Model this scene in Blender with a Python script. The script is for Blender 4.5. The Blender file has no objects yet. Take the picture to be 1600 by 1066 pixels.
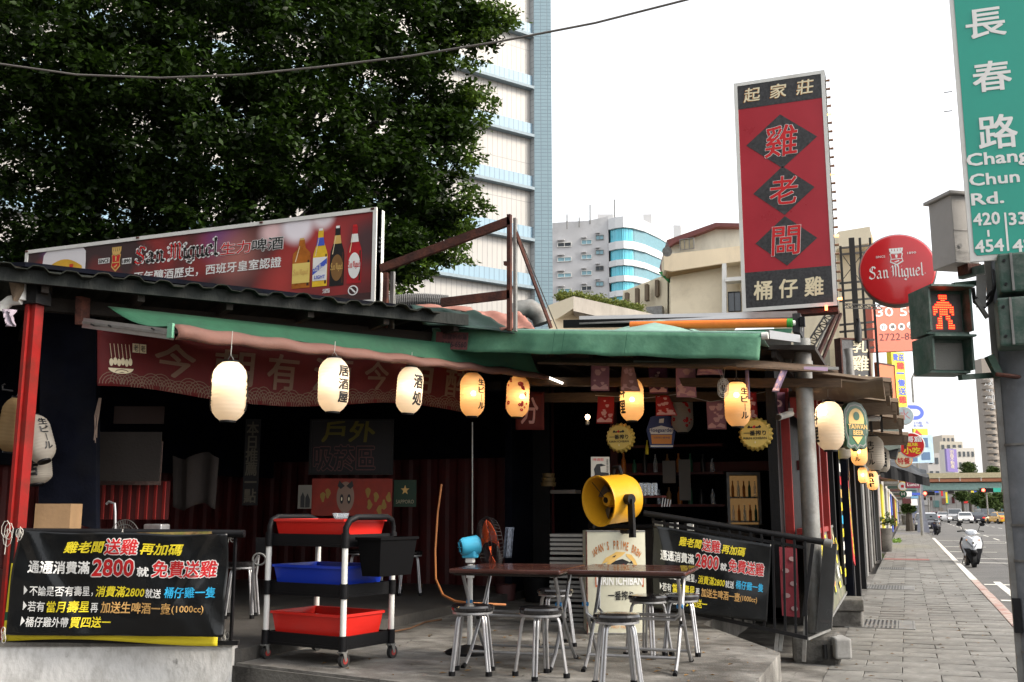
import bpy, bmesh, math, random
import numpy as np
from mathutils import Vector, Matrix
random.seed(7); rng=np.random.default_rng(7)
scene=bpy.context.scene; R=math.radians; PI=math.pi
# ---------------------------------------------------------------- camera
F=1555.; PITCH=math.atan(265/F); YAW=R(21.36); CH=1.5
cam=bpy.data.cameras.new('camera'); camo=bpy.data.objects.new('camera',cam)
scene.collection.objects.link(camo); scene.camera=camo
cam.lens=F/1600*36; cam.sensor_width=36; cam.clip_end=3000; cam.clip_start=.05
camo.location=(0,0,CH); camo.rotation_euler=(PI/2+PITCH,0,YAW)
# ---------------------------------------------------------------- sky, sun, exposure
world=bpy.data.worlds.new('World'); scene.world=world; world.use_nodes=True
nt=world.node_tree; bg=nt.nodes['Background']
sky=nt.nodes.new('ShaderNodeTexSky'); sky.sky_type='NISHITA'; sky.sun_disc=False
SUN_EL,SUN_AZ=R(36),R(88)      # azimuth clockwise from +Y (street direction): off to the right
sky.sun_elevation=SUN_EL; sky.sun_rotation=SUN_AZ; sky.air_density=1.0; sky.dust_density=4; sky.ozone_density=1
hs=nt.nodes.new('ShaderNodeHueSaturation'); hs.inputs['Saturation'].default_value=.3
nt.links.new(sky.outputs[0],hs.inputs['Color'])
veil=nt.nodes.new('ShaderNodeMix'); veil.data_type='RGBA'; veil.inputs['Factor'].default_value=.35   # even high overcast over the clear-sky model
veil.inputs['B'].default_value=(7.0,6.95,6.9,1); nt.links.new(hs.outputs[0],veil.inputs['A']); nt.links.new(veil.outputs['Result'],bg.inputs['Color'])
bg.inputs['Strength'].default_value=.15
sl=bpy.data.lights.new('sun','SUN'); sl.energy=1.6; sl.angle=R(18); sl.color=(1,.87,.70)
so=bpy.data.objects.new('sun',sl); scene.collection.objects.link(so)
SDIR=Vector((math.sin(SUN_AZ)*math.cos(SUN_EL),math.cos(SUN_AZ)*math.cos(SUN_EL),math.sin(SUN_EL)))
so.rotation_euler=SDIR.to_track_quat('Z','Y').to_euler(); so.location=(30,10,60)
scene.view_settings.view_transform='Standard'; scene.view_settings.look='None'
scene.view_settings.exposure=1.15; scene.view_settings.gamma=1; scene.view_settings.use_curve_mapping=False
scene.render.engine='CYCLES'; cy=scene.cycles
cy.use_denoising=True; cy.max_bounces=8; cy.diffuse_bounces=3; cy.transmission_bounces=6; cy.transparent_max_bounces=8
cy.caustics_reflective=False; cy.caustics_refractive=False; cy.sample_clamp_indirect=4
# ---------------------------------------------------------------- projection helpers (photo pixel -> place)
def ray(px,py):
    x=(px-800)/F; y=(533-py)/F; c,s=math.cos(PITCH),math.sin(PITCH)
    fy=c-y*s; uz=s+y*c; a,b=math.cos(YAW),math.sin(YAW)
    return Vector((x*a-fy*b,x*b+fy*a,uz)),fy
O=Vector((0,0,CH))
def D(px,py,d): r,fy=ray(px,py); return O+r*(d/fy)
def Zp(px,py,z): r,_=ray(px,py); return O+r*((z-CH)/r.z)
def Yp(px,py,Y): r,_=ray(px,py); return O+r*(Y/r.y)
def Xp(px,py,X): r,_=ray(px,py); return O+r*(X/r.x)
# ---------------------------------------------------------------- materials
MC={}
def N(nt,t,**k):
    n=nt.nodes.new(t)
    for a,b in k.items(): setattr(n,a,b)
    return n
def M(name,col,rough=.6,metal=0,var=.18,scale=4,bump=.15,bscale=40,dirt=None,damt=.5,dscale=1.5,spec=.5,coat=0,trans=0,stretch=None,perobj=0,emit=None,es=0,alpha=None,ior=1.45,crack=0):
    if name in MC: return MC[name]
    m=bpy.data.materials.new(name); m.use_nodes=True; t=m.node_tree; b=t.nodes['Principled BSDF']; L=t.links.new
    col=tuple(col)[:3]
    tc=N(t,'ShaderNodeTexCoord'); mp=N(t,'ShaderNodeMapping'); L(tc.outputs['Object'],mp.inputs['Vector'])
    if stretch: mp.inputs['Scale'].default_value=stretch
    n1=N(t,'ShaderNodeTexNoise'); n1.inputs['Scale'].default_value=scale; n1.inputs['Detail'].default_value=8; n1.inputs['Roughness'].default_value=.65
    L(mp.outputs[0],n1.inputs['Vector'])
    mr=N(t,'ShaderNodeMapRange'); mr.inputs[1].default_value=.3; mr.inputs[2].default_value=.7
    mr.inputs[3].default_value=1-var; mr.inputs[4].default_value=1+var; L(n1.outputs['Fac'],mr.inputs[0])
    vm=N(t,'ShaderNodeVectorMath',operation='SCALE'); vm.inputs[0].default_value=col; L(mr.outputs[0],vm.inputs['Scale'])
    out=vm.outputs[0]
    if perobj:
        oi=N(t,'ShaderNodeObjectInfo'); m2=N(t,'ShaderNodeMapRange'); m2.inputs[3].default_value=1-perobj; m2.inputs[4].default_value=1+perobj
        L(oi.outputs['Random'],m2.inputs[0]); v2=N(t,'ShaderNodeVectorMath',operation='SCALE'); L(out,v2.inputs[0]); L(m2.outputs[0],v2.inputs['Scale']); out=v2.outputs[0]
    if dirt:
        n2=N(t,'ShaderNodeTexNoise'); n2.inputs['Scale'].default_value=dscale; n2.inputs['Detail'].default_value=10; n2.inputs['Roughness'].default_value=.7
        L(mp.outputs[0],n2.inputs['Vector'])
        m3=N(t,'ShaderNodeMapRange'); m3.inputs[1].default_value=.62-.3*damt; m3.inputs[2].default_value=.8-.2*damt; m3.inputs[4].default_value=min(1,.4+damt*.6)
        L(n2.outputs['Fac'],m3.inputs[0]); mx=N(t,'ShaderNodeMix',data_type='RGBA')
        L(m3.outputs[0],mx.inputs['Factor']); L(out,mx.inputs['A']); mx.inputs['B'].default_value=(*dirt,1); out=mx.outputs['Result']
    if crack:     # fine cracks and chips: warped cell edges
        wn=N(t,'ShaderNodeTexNoise'); wn.inputs['Scale'].default_value=3; wn.inputs['Detail'].default_value=5; L(tc.outputs['Object'],wn.inputs['Vector'])
        wm=N(t,'ShaderNodeVectorMath',operation='MULTIPLY_ADD'); wm.inputs[1].default_value=(.5,.5,.5); L(wn.outputs['Color'],wm.inputs[0]); L(tc.outputs['Object'],wm.inputs[2])
        vo=N(t,'ShaderNodeTexVoronoi',feature='DISTANCE_TO_EDGE'); vo.inputs['Scale'].default_value=crack; L(wm.outputs[0],vo.inputs['Vector'])
        cm=N(t,'ShaderNodeMapRange'); cm.inputs[1].default_value=.004; cm.inputs[2].default_value=.014; cm.inputs[3].default_value=.7; cm.inputs[4].default_value=0; L(vo.outputs['Distance'],cm.inputs[0])
        gate=N(t,'ShaderNodeMapRange'); gate.inputs[1].default_value=.5; gate.inputs[2].default_value=.58; L(n1.outputs['Fac'],gate.inputs[0])
        mu=N(t,'ShaderNodeMath',operation='MULTIPLY'); L(cm.outputs[0],mu.inputs[0]); L(gate.outputs[0],mu.inputs[1])
        cx_=N(t,'ShaderNodeMix',data_type='RGBA'); L(mu.outputs[0],cx_.inputs['Factor']); L(out,cx_.inputs['A']); cx_.inputs['B'].default_value=(.03,.027,.024,1); out=cx_.outputs['Result']
    L(out,b.inputs['Base Color'])
    m4=N(t,'ShaderNodeMapRange'); m4.inputs[3].default_value=max(.02,rough-.12); m4.inputs[4].default_value=min(1,rough+.12)
    L(n1.outputs['Fac'],m4.inputs[0]); L(m4.outputs[0],b.inputs['Roughness'])
    b.inputs['Metallic'].default_value=metal; b.inputs['Specular IOR Level'].default_value=spec; b.inputs['Coat Weight'].default_value=coat
    b.inputs['Transmission Weight'].default_value=trans; b.inputs['IOR'].default_value=ior
    if alpha is not None: b.inputs['Alpha'].default_value=alpha
    if bump:
        n3=N(t,'ShaderNodeTexNoise'); n3.inputs['Scale'].default_value=bscale; n3.inputs['Detail'].default_value=6; L(mp.outputs[0],n3.inputs['Vector'])
        bp=N(t,'ShaderNodeBump'); bp.inputs['Strength'].default_value=bump; bp.inputs['Distance'].default_value=.02
        L(n3.outputs['Fac'],bp.inputs['Height']); L(bp.outputs[0],b.inputs['Normal'])
    if emit: b.inputs['Emission Color'].default_value=(*emit,1); b.inputs['Emission Strength'].default_value=es
    MC[name]=m; return m
def P(name,col,rough=.45): return M(name,col,rough,var=.05,bump=0)    # plain print / paint
# ---------------------------------------------------------------- object helpers
col=scene.collection; ORG={}
def org(o):
    while o is not None:
        if o in ORG: return ORG[o]
        o=o.parent
    return Vector((0,0,0))
def tagp(o,label=None,cat=None,group=None,kind=None):
    if label: o['label']=label
    if cat: o['category']=cat
    if group: o['group']=group
    if kind: o['kind']=kind
    return o
def T(name,label,cat,loc=(0,0,0),group=None):
    o=bpy.data.objects.new(name,None); col.objects.link(o); o.location=loc; o.empty_display_size=.1
    ORG[o]=Vector(loc); return tagp(o,label,cat,group)
class MB:
    def __init__(s): s.v=[]; s.f=[]; s.sm=False
    def add(s,vs,fs):
        n=len(s.v); s.v+= [Vector(v) for v in vs]; s.f+=[tuple(n+i for i in f) for f in fs]; return s
    def box(s,x0,x1,y0,y1,z0,z1):
        return s.add([(x0,y0,z0),(x1,y0,z0),(x1,y1,z0),(x0,y1,z0),(x0,y0,z1),(x1,y0,z1),(x1,y1,z1),(x0,y1,z1)],
            [(0,3,2,1),(4,5,6,7),(0,1,5,4),(1,2,6,5),(2,3,7,6),(3,0,4,7)])
    def cbox(s,c,sx,sy,sz,m=None,ch=0):
        x,y,z=sx/2,sy/2,sz/2
        if ch:
            bm=bmesh.new(); bmesh.ops.create_cube(bm,size=1)
            for v in bm.verts: v.co=Vector((v.co.x*sx,v.co.y*sy,v.co.z*sz))
            bmesh.ops.bevel(bm,geom=bm.edges[:],offset=ch,segments=2,affect='EDGES',profile=.5)
            vs=[v.co.copy() for v in bm.verts]; fs=[[v.index for v in f.verts] for f in bm.faces]; bm.free()
        else:
            vs=[Vector(p) for p in [(-x,-y,-z),(x,-y,-z),(x,y,-z),(-x,y,-z),(-x,-y,z),(x,-y,z),(x,y,z),(-x,y,z)]]
            fs=[(0,3,2,1),(4,5,6,7),(0,1,5,4),(1,2,6,5),(2,3,7,6),(3,0,4,7)]
        if m is not None: vs=[m@v for v in vs]
        return s.add([v+Vector(c) for v in vs],fs)
    def beam(s,a,b,w,h,up=(0,0,1)):
        a=Vector(a); b=Vector(b); d=(b-a).normalized(); u=Vector(up)
        if abs(d.dot(u))>.95: u=Vector((0,1,0))
        sd=d.cross(u).normalized(); u=sd.cross(d)
        vs=[p+sd*sx*w/2+u*sz*h/2 for p in(a,b) for sx,sz in((-1,-1),(1,-1),(1,1),(-1,1))]
        return s.add(vs,[(0,3,2,1),(4,5,6,7),(0,1,5,4),(1,2,6,5),(2,3,7,6),(3,0,4,7)])
    def tube(s,pts,r,n=8,cap=True):
        pts=[Vector(p) for p in pts]; rs=r if isinstance(r,(list,tuple)) else [r]*len(pts)
        u=None; base=len(s.v)
        for i,p in enumerate(pts):
            d=(pts[min(i+1,len(pts)-1)]-pts[max(i-1,0)]).normalized()
            if u is None: u=d.orthogonal().normalized()
            u=(u-d*u.dot(d)); u=u.normalized() if u.length>1e-6 else d.orthogonal().normalized()
            w=d.cross(u)
            s.v+=[p+(u*math.cos(2*PI*k/n)+w*math.sin(2*PI*k/n))*rs[i] for k in range(n)]
        for i in range(len(pts)-1):
            for k in range(n):
                a=base+i*n+k; b=base+i*n+(k+1)%n; s.f.append((a,b,b+n,a+n))
        if cap:
            s.f.append(tuple(base+k for k in reversed(range(n)))); s.f.append(tuple(base+(len(pts)-1)*n+k for k in range(n)))
        s.sm=True; return s
    def lathe(s,prof,c=(0,0,0),n=24,m=None,closed=False):
        base=len(s.v); c=Vector(c)
        for r,z in prof:
            for k in range(n):
                v=Vector((r*math.cos(2*PI*k/n),r*math.sin(2*PI*k/n),z)); s.v.append((m@v if m is not None else v)+c)
        q=len(prof)
        for i in range(q-1):
            for k in range(n):
                a=base+i*n+k; b=base+i*n+(k+1)%n; s.f.append((a,b,b+n,a+n))
        if prof[0][0]>1e-5: s.f.append(tuple(base+k for k in reversed(range(n))))
        if prof[-1][0]>1e-5: s.f.append(tuple(base+(q-1)*n+k for k in range(n)))
        s.sm=True; return s
    def grid(s,fn,nu,nv):
        base=len(s.v)
        for j in range(nv+1):
            for i in range(nu+1): s.v.append(Vector(fn(i/nu,j/nv)))
        for j in range(nv):
            for i in range(nu):
                a=base+j*(nu+1)+i; s.f.append((a,a+1,a+nu+2,a+nu+1))
        return s
    def poly(s,pts,off):     # extruded polygon
        n=len(pts); off=Vector(off); pts=[Vector(p) for p in pts]
        return s.add(pts+[p+off for p in pts],[tuple(reversed(range(n))),tuple(range(n,2*n))]+[(i,(i+1)%n,n+(i+1)%n,n+i) for i in range(n)])
    def build(s,name,mat,parent=None,label=None,cat=None,group=None,kind=None,smooth=None,solid=0):
        me=bpy.data.meshes.new(name); og=org(parent) if parent is not None else Vector((0,0,0))
        me.from_pydata([tuple(v-og) for v in s.v],[],s.f)
        if mat is not None: me.materials.append(mat)
        o=bpy.data.objects.new(name,me); col.objects.link(o)
        if parent is not None: o.parent=parent
        if (s.sm if smooth is None else smooth):
            me.polygons.foreach_set('use_smooth',[True]*len(me.polygons))
            try:
                me.set_sharp_from_angle(angle=R(38))
            except Exception: pass
        if solid:
            md=o.modifiers.new('solid','SOLIDIFY'); md.thickness=solid; md.offset=0
        return tagp(o,label,cat,group,kind)
def dup(root,loc,rz=None,label=None,group=None,sc=None):
    def cp(o,par):
        c=o.copy(); col.objects.link(c); c.parent=par
        for ch in list(o.children): cp(ch,c)
        return c
    r=cp(root,root.parent); r.location=loc
    if rz is not None: r.rotation_euler=(0,0,rz)
    if sc: r.scale=(sc,)*3 if not isinstance(sc,tuple) else sc
    if label: r['label']=label
    if group: r['group']=group
    return r
def S(mb,name,mat,parent=None,kind='structure'):
    return mb.build(name,mat,parent,kind=None if parent is not None else kind)
# ---------------------------------------------------------------- lettering
TC={}; LAY={}
def text2d(body,bold=0.0,vertical=False):
    k=(body,bold)
    if k in TC: return TC[k]
    if bold:      # thicken by overlaying shifted copies, each a hair in front of the last
        a,fs=text2d(body,0.0); n=len(a); A=[a]; Fs=list(fs); lay=[np.zeros(n)]
        m=4 if bold<=.032 else 8
        for j in range(m):
            an=PI/4+2*PI*j/m; A.append(a+np.array((math.cos(an),math.sin(an)))*bold); lay.append(np.full(n,j+1.0)); Fs+=[tuple(i+n*(j+1) for i in f) for f in fs]
        TC[k]=(np.concatenate(A),Fs); LAY[k]=np.concatenate(lay); return TC[k]
    c=bpy.data.curves.new('lettering','FONT'); c.body=body; c.resolution_u=2; c.space_line=.92; c.align_x='CENTER'
    o=bpy.data.objects.new('lettering',c); col.objects.link(o)
    dg=bpy.context.evaluated_depsgraph_get(); me=bpy.data.meshes.new_from_object(o.evaluated_get(dg))
    n=len(me.vertices); a=np.empty(n*3,dtype=np.float32); me.vertices.foreach_get('co',a); a=a.reshape(-1,3)[:,:2].copy()
    fs=[tuple(p.vertices) for p in me.polygons]
    bpy.data.objects.remove(o); bpy.data.curves.remove(c); bpy.data.meshes.remove(me)
    TC[k]=(a,fs); return TC[k]
class Pan:
    """a flat face: origin (lower left), u (width vector), v (height vector), outward normal"""
    def __init__(s,o,u,v,n=None):
        s.o=Vector(o); s.u=Vector(u); s.v=Vector(v); s.n=(Vector(n) if n is not None else s.u.cross(s.v)).normalized()
        s.fn=None
    def at(s,a,b,h=0):
        p=s.o+s.u*a+s.v*b
        if s.fn: h+=s.fn(a,b)
        return p+s.n*h
    def text(s,body,rect,mat,parent,bold=.015,h=.004,name='lettering',slant=0,ref=None,shape=None):
        a,fs=text2d(body,bold); r,_=text2d(body,ref if ref is not None else 0.0) if ref is not None else (a,0)
        lo=r.min(0); hi=r.max(0); u0,v0,u1,v1=rect
        mb=MB(); q=(a-lo)/(hi-lo)
        ly=LAY.get((body,bold)); 
        for i,(x,y) in enumerate(q):
            X=u0+(x+slant*(y-.5)*0.2)*(u1-u0); Y=v0+y*(v1-v0)
            if shape: X,Y=shape(X,Y)
            mb.v.append(s.at(X,Y,h+(ly[i]*.0003 if ly is not None else 0)))
        mb.f=list(fs); return mb.build(name,mat,parent)
    def shape(s,pts,mat,parent,h=.002,name='print',mb=None):
        m=mb or MB(); n=len(m.v); m.v+=[s.at(a,b,h) for a,b in pts]; m.f.append(tuple(range(n,n+len(pts))))
        if mb is None: return m.build(name,mat,parent)
        return m
    def rect(s,u0,v0,u1,v1,mat,parent,h=.002,name='print',nu=1,nv=1):
        mb=MB(); mb.grid(lambda a,b:s.at(u0+(u1-u0)*a,v0+(v1-v0)*b,h),nu,nv); return mb.build(name,mat,parent)
    def disc(s,cu,cv,ru,rv,mat,parent,h=.002,name='print',n=28,a0=0,a1=2*PI):
        return s.shape([(cu+ru*math.cos(a0+(a1-a0)*k/n),cv+rv*math.sin(a0+(a1-a0)*k/n)) for k in range(n)],mat,parent,h,name)
    def slab(s,t,mat,parent,name='panel',nu=1,nv=1,grow=0):
        mb=MB(); p=[s.at(a,b) for a,b in((-grow,-grow),(1+grow,-grow),(1+grow,1+grow),(-grow,1+grow))]
        mb.poly(p,s.n*-t); return mb.build(name,mat,parent)
    def frame(s,w,t,mat,parent,name='frame',front=.012):   # w metres wide border, t deep
        wu=w/s.u.length; wv=w/s.v.length; out=[]
        for (a0,b0,a1,b1) in((0,1-wv,1,1),(0,0,1,wv),(0,wv,wu,1-wv),(1-wu,wv,1,1-wv)):
            mb=MB(); mb.poly([s.at(a,b,front) for a,b in((a0,b0),(a1,b0),(a1,b1),(a0,b1))],s.n*-(t+front)); out.append(mb.build(name,mat,parent))
        return out
def ribbon(strokes,nib,ang,f,h):
    """broad-nib pen strokes: f maps pen space to the face"""
    mb=MB(); n=Vector((math.cos(ang),math.sin(ang)))*nib/2
    for st in strokes:
        P_=[Vector(p) for p in st]
        for i in range(len(P_)-1):
            a,b=P_[i],P_[i+1]; d=b-a
            side=d.x*n.y-d.y*n.x
            q=[a-n,b-n,b+n,a+n]
            if side<0: q=q[::-1]
            mb.add([f(x.x,x.y) for x in q],[(0,1,2,3)])
    return mb
BL={'S':([[(1.0,1.3),(.85,1.5),(.5,1.55),(.2,1.35),(.18,1.05),(.45,.88),(.8,.7),(.92,.42),(.78,.1),(.4,0),(.02,.18)],[(.02,.18),(.12,.4)],[(.55,1.5),(.5,1.05)]],1.15),
'a':([[(.1,.8),(.35,1),(.6,.85),(.6,.15),(.78,.0),(.9,.12)],[(.6,.6),(.3,.5),(.08,.3),(.12,.08),(.35,0),(.6,.2)]],.95),
'n':([[(.0,.85),(.18,1),(.22,.8),(.22,.12),(.35,0)],[(.22,.8),(.5,1),(.68,.82),(.68,.12),(.85,0),(.95,.1)]],1.0),
'M':([[(.0,1.2),(.25,1.5),(.35,1.3),(.35,.2),(.1,0)],[(.35,1.3),(.65,1.55),(.75,1.3),(.75,.1)],[(.75,1.3),(1.05,1.55),(1.2,1.3),(1.2,.15),(1.4,0)],[(.1,.75),(.35,.9)]],1.5),
'i':([[(.0,.88),(.15,1),(.2,.85),(.2,.12),(.35,0),(.45,.1)],[(.1,1.3),(.25,1.4)]],.48),
'g':([[(.6,.9),(.3,1),(.08,.8),(.08,.2),(.3,0),(.6,.2)],[(.6,1),(.6,-.2),(.35,-.42),(.05,-.3)]],.8),
'u':([[(.0,.88),(.15,1),(.2,.85),(.2,.15),(.4,0),(.65,.2)],[(.62,1),(.66,.85),(.66,.12),(.8,0),(.92,.1)]],.98),
'e':([[(.15,.5),(.65,.72),(.5,1),(.25,.95),(.08,.7),(.08,.25),(.3,0),(.65,.18)]],.75),
'l':([[(.05,1.5),(.2,1.62),(.22,1.4),(.22,.12),(.38,0),(.5,.1)]],.5)}
def blackletter(pan,word,rect,mats,parent,h=.004,nib=.24,grow=0):
    x=0; runs={}
    w=sum(BL[c][1] if c!=' ' else .3 for c in word)
    u0,v0,u1,v1=rect
    f=lambda X,Y:pan.at(u0+X/w*(u1-u0),v0+(Y+.42)/2.04*(v1-v0),h)
    for c in word:
        if c==' ': x+=.3; continue
        st,ad=BL[c]; runs.setdefault(0 if c.isupper() else 1,[]).extend([[(px+x,py) for px,py in s_] for s_ in st]); x+=ad
    for k,st in runs.items():
        mb=ribbon(st,nib+grow,R(42),f,h)
        if grow:
            for s_ in st:
                for px,py in s_:
                    g=(nib+grow)*.5; mb.add([f(px+g*math.cos(a),py+g*math.sin(a)) for a in (i*PI/4 for i in range(8))],[tuple(range(8))])
        mb.build('lettering',mats[k] if isinstance(mats,(list,tuple)) else mats,parent)
def emblem(pan,cu,cv,w,hh,mats,parent,h=.004):   # crown over a quartered shield
    line,fill,fill2=mats
    sh=lambda k:[(cu+k*w*a,cv+k*hh*b) for a,b in((-.5,.16),(-.4,.2),(0,.12),(.4,.2),(.5,.16),(.42,-.05),(.5,-.3),(.2,-.42),(0,-.5),(-.2,-.42),(-.5,-.3),(-.42,-.05))]
    pan.shape(sh(1),line,parent,h,'emblem'); pan.shape(sh(.84),fill,parent,h+.002,'emblem')
    mb=MB()
    for i in range(5):
        a=-.42+i*.21; pan.shape([(cu+w*(a-.07),cv+hh*.28),(cu+w*(a+.07),cv+hh*.28),(cu+w*(a+.1),cv+hh*.47),(cu+w*(a-.1),cv+hh*.47)],None,None,h,mb=mb)
    pan.shape([(cu-w*.42,cv+hh*.2),(cu,cv+hh*.15),(cu+w*.42,cv+hh*.2),(cu+w*.48,cv+hh*.33),(cu,cv+hh*.29),(cu-w*.48,cv+hh*.33)],None,None,h+.001,mb=mb)
    pan.shape([(cu-w*.4,cv-hh*.12),(cu+w*.4,cv-hh*.12),(cu+w*.4,cv-hh*.16),(cu-w*.4,cv-hh*.16)],None,None,h+.004,mb=mb)
    pan.shape([(cu-w*.06,cv-hh*.08),(cu+w*.06,cv-hh*.08),(cu+w*.09,cv+hh*.06),(cu,cv+hh*.12),(cu-w*.09,cv+hh*.06)],None,None,h+.004,mb=mb)
    pan.shape([(cu-w*.22,cv-hh*.3),(cu-w*.05,cv-hh*.34),(cu+w*.2,cv-hh*.26),(cu+w*.16,cv-hh*.2),(cu,cv-hh*.26)],None,None,h+.004,mb=mb)
    mb.build('emblem',fill2,parent)
#MARK
# ================================================================ MATERIALS
asphalt=M('asphalt',(.10,.098,.095),.85,var=.25,scale=1.2,bump=.5,bscale=160,dirt=(.14,.135,.13),damt=.5,dscale=.25)
slabm=M('paving_stone',(.2,.195,.18),.72,var=.3,scale=9,bump=.35,bscale=120,dirt=(.1,.095,.085),damt=.7,dscale=1.3,perobj=.2,crack=.9)
jointm=M('paving_joint',(.05,.047,.042),.95,var=.3,bump=.4)
conc=M('concrete_floor',(.26,.25,.23),.62,var=.45,scale=5,bump=.5,bscale=60,dirt=(.06,.055,.048),damt=.95,dscale=1.6,stretch=(1,1.5,1),crack=1.1)
concdk=M('stained_concrete',(.2,.19,.17),.85,var=.4,scale=5,bump=.6,bscale=30,dirt=(.035,.033,.03),damt=.95,dscale=2.5)
whitewall=M('whitewashed_concrete',(.66,.66,.65),.8,var=.12,scale=2,bump=.35,bscale=25,dirt=(.2,.19,.165),damt=.55,dscale=3.2,stretch=(1,1,.6),crack=1.6)
earth=M('ground_soil',(.12,.11,.1),.95,var=.3,bump=.4)
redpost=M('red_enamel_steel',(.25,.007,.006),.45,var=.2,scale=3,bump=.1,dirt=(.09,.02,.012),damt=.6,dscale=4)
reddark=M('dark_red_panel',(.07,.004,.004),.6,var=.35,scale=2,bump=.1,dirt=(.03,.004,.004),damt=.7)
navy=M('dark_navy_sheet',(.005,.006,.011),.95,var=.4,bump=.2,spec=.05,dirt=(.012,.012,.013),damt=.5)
blackm=M('black_steel',(.007,.007,.008),.5,spec=.3,var=.3,scale=8,bump=.15)
blackpl=M('black_plastic',(.006,.006,.007),.48,spec=.2,var=.2,scale=10,bump=.12,bscale=90)
darkwood=M('dark_timber',(.016,.011,.008),.75,var=.4,scale=5,bump=.3,stretch=(1,6,6))
roofm=M('weathered_roof_sheet',(.014,.017,.014),.85,var=.4,scale=3,bump=.3,dirt=(.05,.045,.036),damt=.5,spec=.2)
fascia=M('grimy_gutter',(.009,.012,.011),.6,var=.45,scale=2.5,bump=.3,dirt=(.05,.047,.04),damt=.35,dscale=3,stretch=(1,1,.3),spec=.25)
canvas=M('green_canvas',(.085,.225,.14),.75,var=.14,scale=2,bump=.3,bscale=14,dirt=(.02,.1,.06),damt=.6,dscale=1.8)
canvaslt=M('faded_green_canvas',(.2,.34,.29),.8,var=.14,scale=2,bump=.35,bscale=8,dirt=(.13,.22,.18),damt=.5,dscale=1.6)
pinktarp=M('pink_faded_tarp',(.14,.066,.05),.75,var=.2,scale=3,bump=.5,bscale=9,dirt=(.11,.045,.036),damt=.6)
dktarp=M('dark_green_tarp',(.02,.05,.04),.55,var=.3,scale=3,bump=.5,bscale=8)
orange=M('orange_canvas_roll',(.7,.17,.02),.7,var=.15,scale=4,bump=.2,bscale=30)
galv=M('galvanised_steel',(.22,.22,.21),.5,metal=.35,var=.28,scale=6,bump=.12,dirt=(.13,.1,.08),damt=.45,dscale=4)
alu=M('aluminium',(.3,.3,.3),.35,metal=.7,var=.12,scale=10,bump=.05,dirt=(.25,.23,.2),damt=.3)
chrome=M('worn_chrome',(.40,.40,.41),.34,metal=.7,var=.15,scale=15,bump=0)
whitemt=M('white_enamel',(.68,.68,.65),.45,var=.08,scale=6,bump=.05,dirt=(.4,.36,.3),damt=.35,dscale=3)
rust=M('rusted_steel',(.055,.017,.012),.8,var=.45,scale=10,bump=.4,dirt=(.13,.04,.02),damt=.5,dscale=5)
greytex=M('grey_rope',(.4,.39,.36),.8,var=.1,bump=.1)
ropew=P('white_twine',(.55,.53,.48),.9)
bronze=M('dark_cable',(.02,.018,.016),.6,var=.1,bump=0)
pw=P('print_white',(.78,.78,.76)); pk=P('print_black',(.008,.008,.009)); pr=P('print_red',(.55,.012,.015)); pyl=P('print_yellow',(.72,.6,.03))
pgold=P('print_gold',(.62,.4,.12)); pcy=P('print_cyan',(.03,.4,.7)); pg=P('print_green',(.012,.085,.04)); pgrey=P('print_grey',(.3,.3,.3)); pblue=P('print_blue',(.05,.1,.5)); pcream=P('print_cream',(.75,.66,.45)); porange=P('print_orange',(.7,.28,.05))
leafm=None
# ================================================================ GROUND, ROAD, PAVEMENT
S(MB().add([(-400,-60,-.16),(600,-60,-.16),(600,1500,-.16),(-400,1500,-.16)],[(0,1,2,3)]),'ground',earth)
S(MB().add([(1.36,-40,-.12),(26,-40,-.12),(26,900,-.12),(1.36,900,-.12)],[(0,1,2,3)]),'road',asphalt)
S(MB().box(-4.6,-.8,-10,10.9,-.15,-.004).box(-12,-.8,10.9,26,-.15,-.006),'forecourt_ground',conc)
sw=S(MB().box(-.8,1.2,-12,170,-.15,-.03),'sidewalk',jointm)
W_,H_=.6667,.385
def slab_mb(w,h,tilt):
    bm=bmesh.new(); bmesh.ops.create_cube(bm,size=1)
    for v in bm.verts: v.co=Vector((v.co.x*w,v.co.y*h,v.co.z*.05+tilt*v.co.x*v.co.y*.02))
    bmesh.ops.bevel(bm,geom=[e for e in bm.edges if e.verts[0].co.z>0 and e.verts[1].co.z>0],offset=.004,segments=1,affect='EDGES')
    me=bpy.data.meshes.new('paving_slab'); bm.to_mesh(me); bm.free(); me.materials.append(slabm); return me
slabs={(w,k):slab_mb(w-.007,H_-.007,k) for w in (W_,W_/2) for k in(-1,0,1)}
cnt=0; far_=MB(); y=4.2; row=0
rr=random.Random(3)
grates=[(-.42,14.6),(-.38,21.5),(-.36,28.5)]
while y<110:
    segs=[(-.8+i*W_,W_) for i in range(3)] if row%2==0 else [(-.8,W_/2)]+[(-.8+W_/2+i*W_,W_) for i in range(2)]+[(1.2-W_/2,W_/2)]
    for x,w in segs:
        if any(abs(y-gy)<H_*.9 and x<gx+.45 and x+w>gx-.45 for gx,gy in grates) and False: continue
        z=rr.uniform(-.003,.003)
        if y>6.2 and cnt<300:
            o=bpy.data.objects.new('paving_slab',slabs[(w,rr.choice((-1,0,1)))]); col.objects.link(o); o.parent=sw
            o.location=(x+w/2,y+H_/2,-.025+z); o.rotation_euler=(rr.uniform(-.006,.006),rr.uniform(-.005,.005),rr.uniform(-.004,.004)); cnt+=1
        elif y>32: far_.box(x+.004,x+w-.004,y+.004,y+H_-.004,-.04,z)
    y+=H_; row+=1
far_.build('far_paving_slabs',slabm,sw,kind='stuff')
kred=M('worn_red_kerb_paint',(.3,.09,.07),.75,var=.3,scale=12,bump=.3,dirt=(.42,.38,.34),damt=1.0,dscale=6)
kwh=M('worn_white_kerb_paint',(.6,.58,.54),.75,var=.15,scale=10,bump=.3,dirt=(.3,.28,.26),damt=.4,dscale=6)
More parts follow.
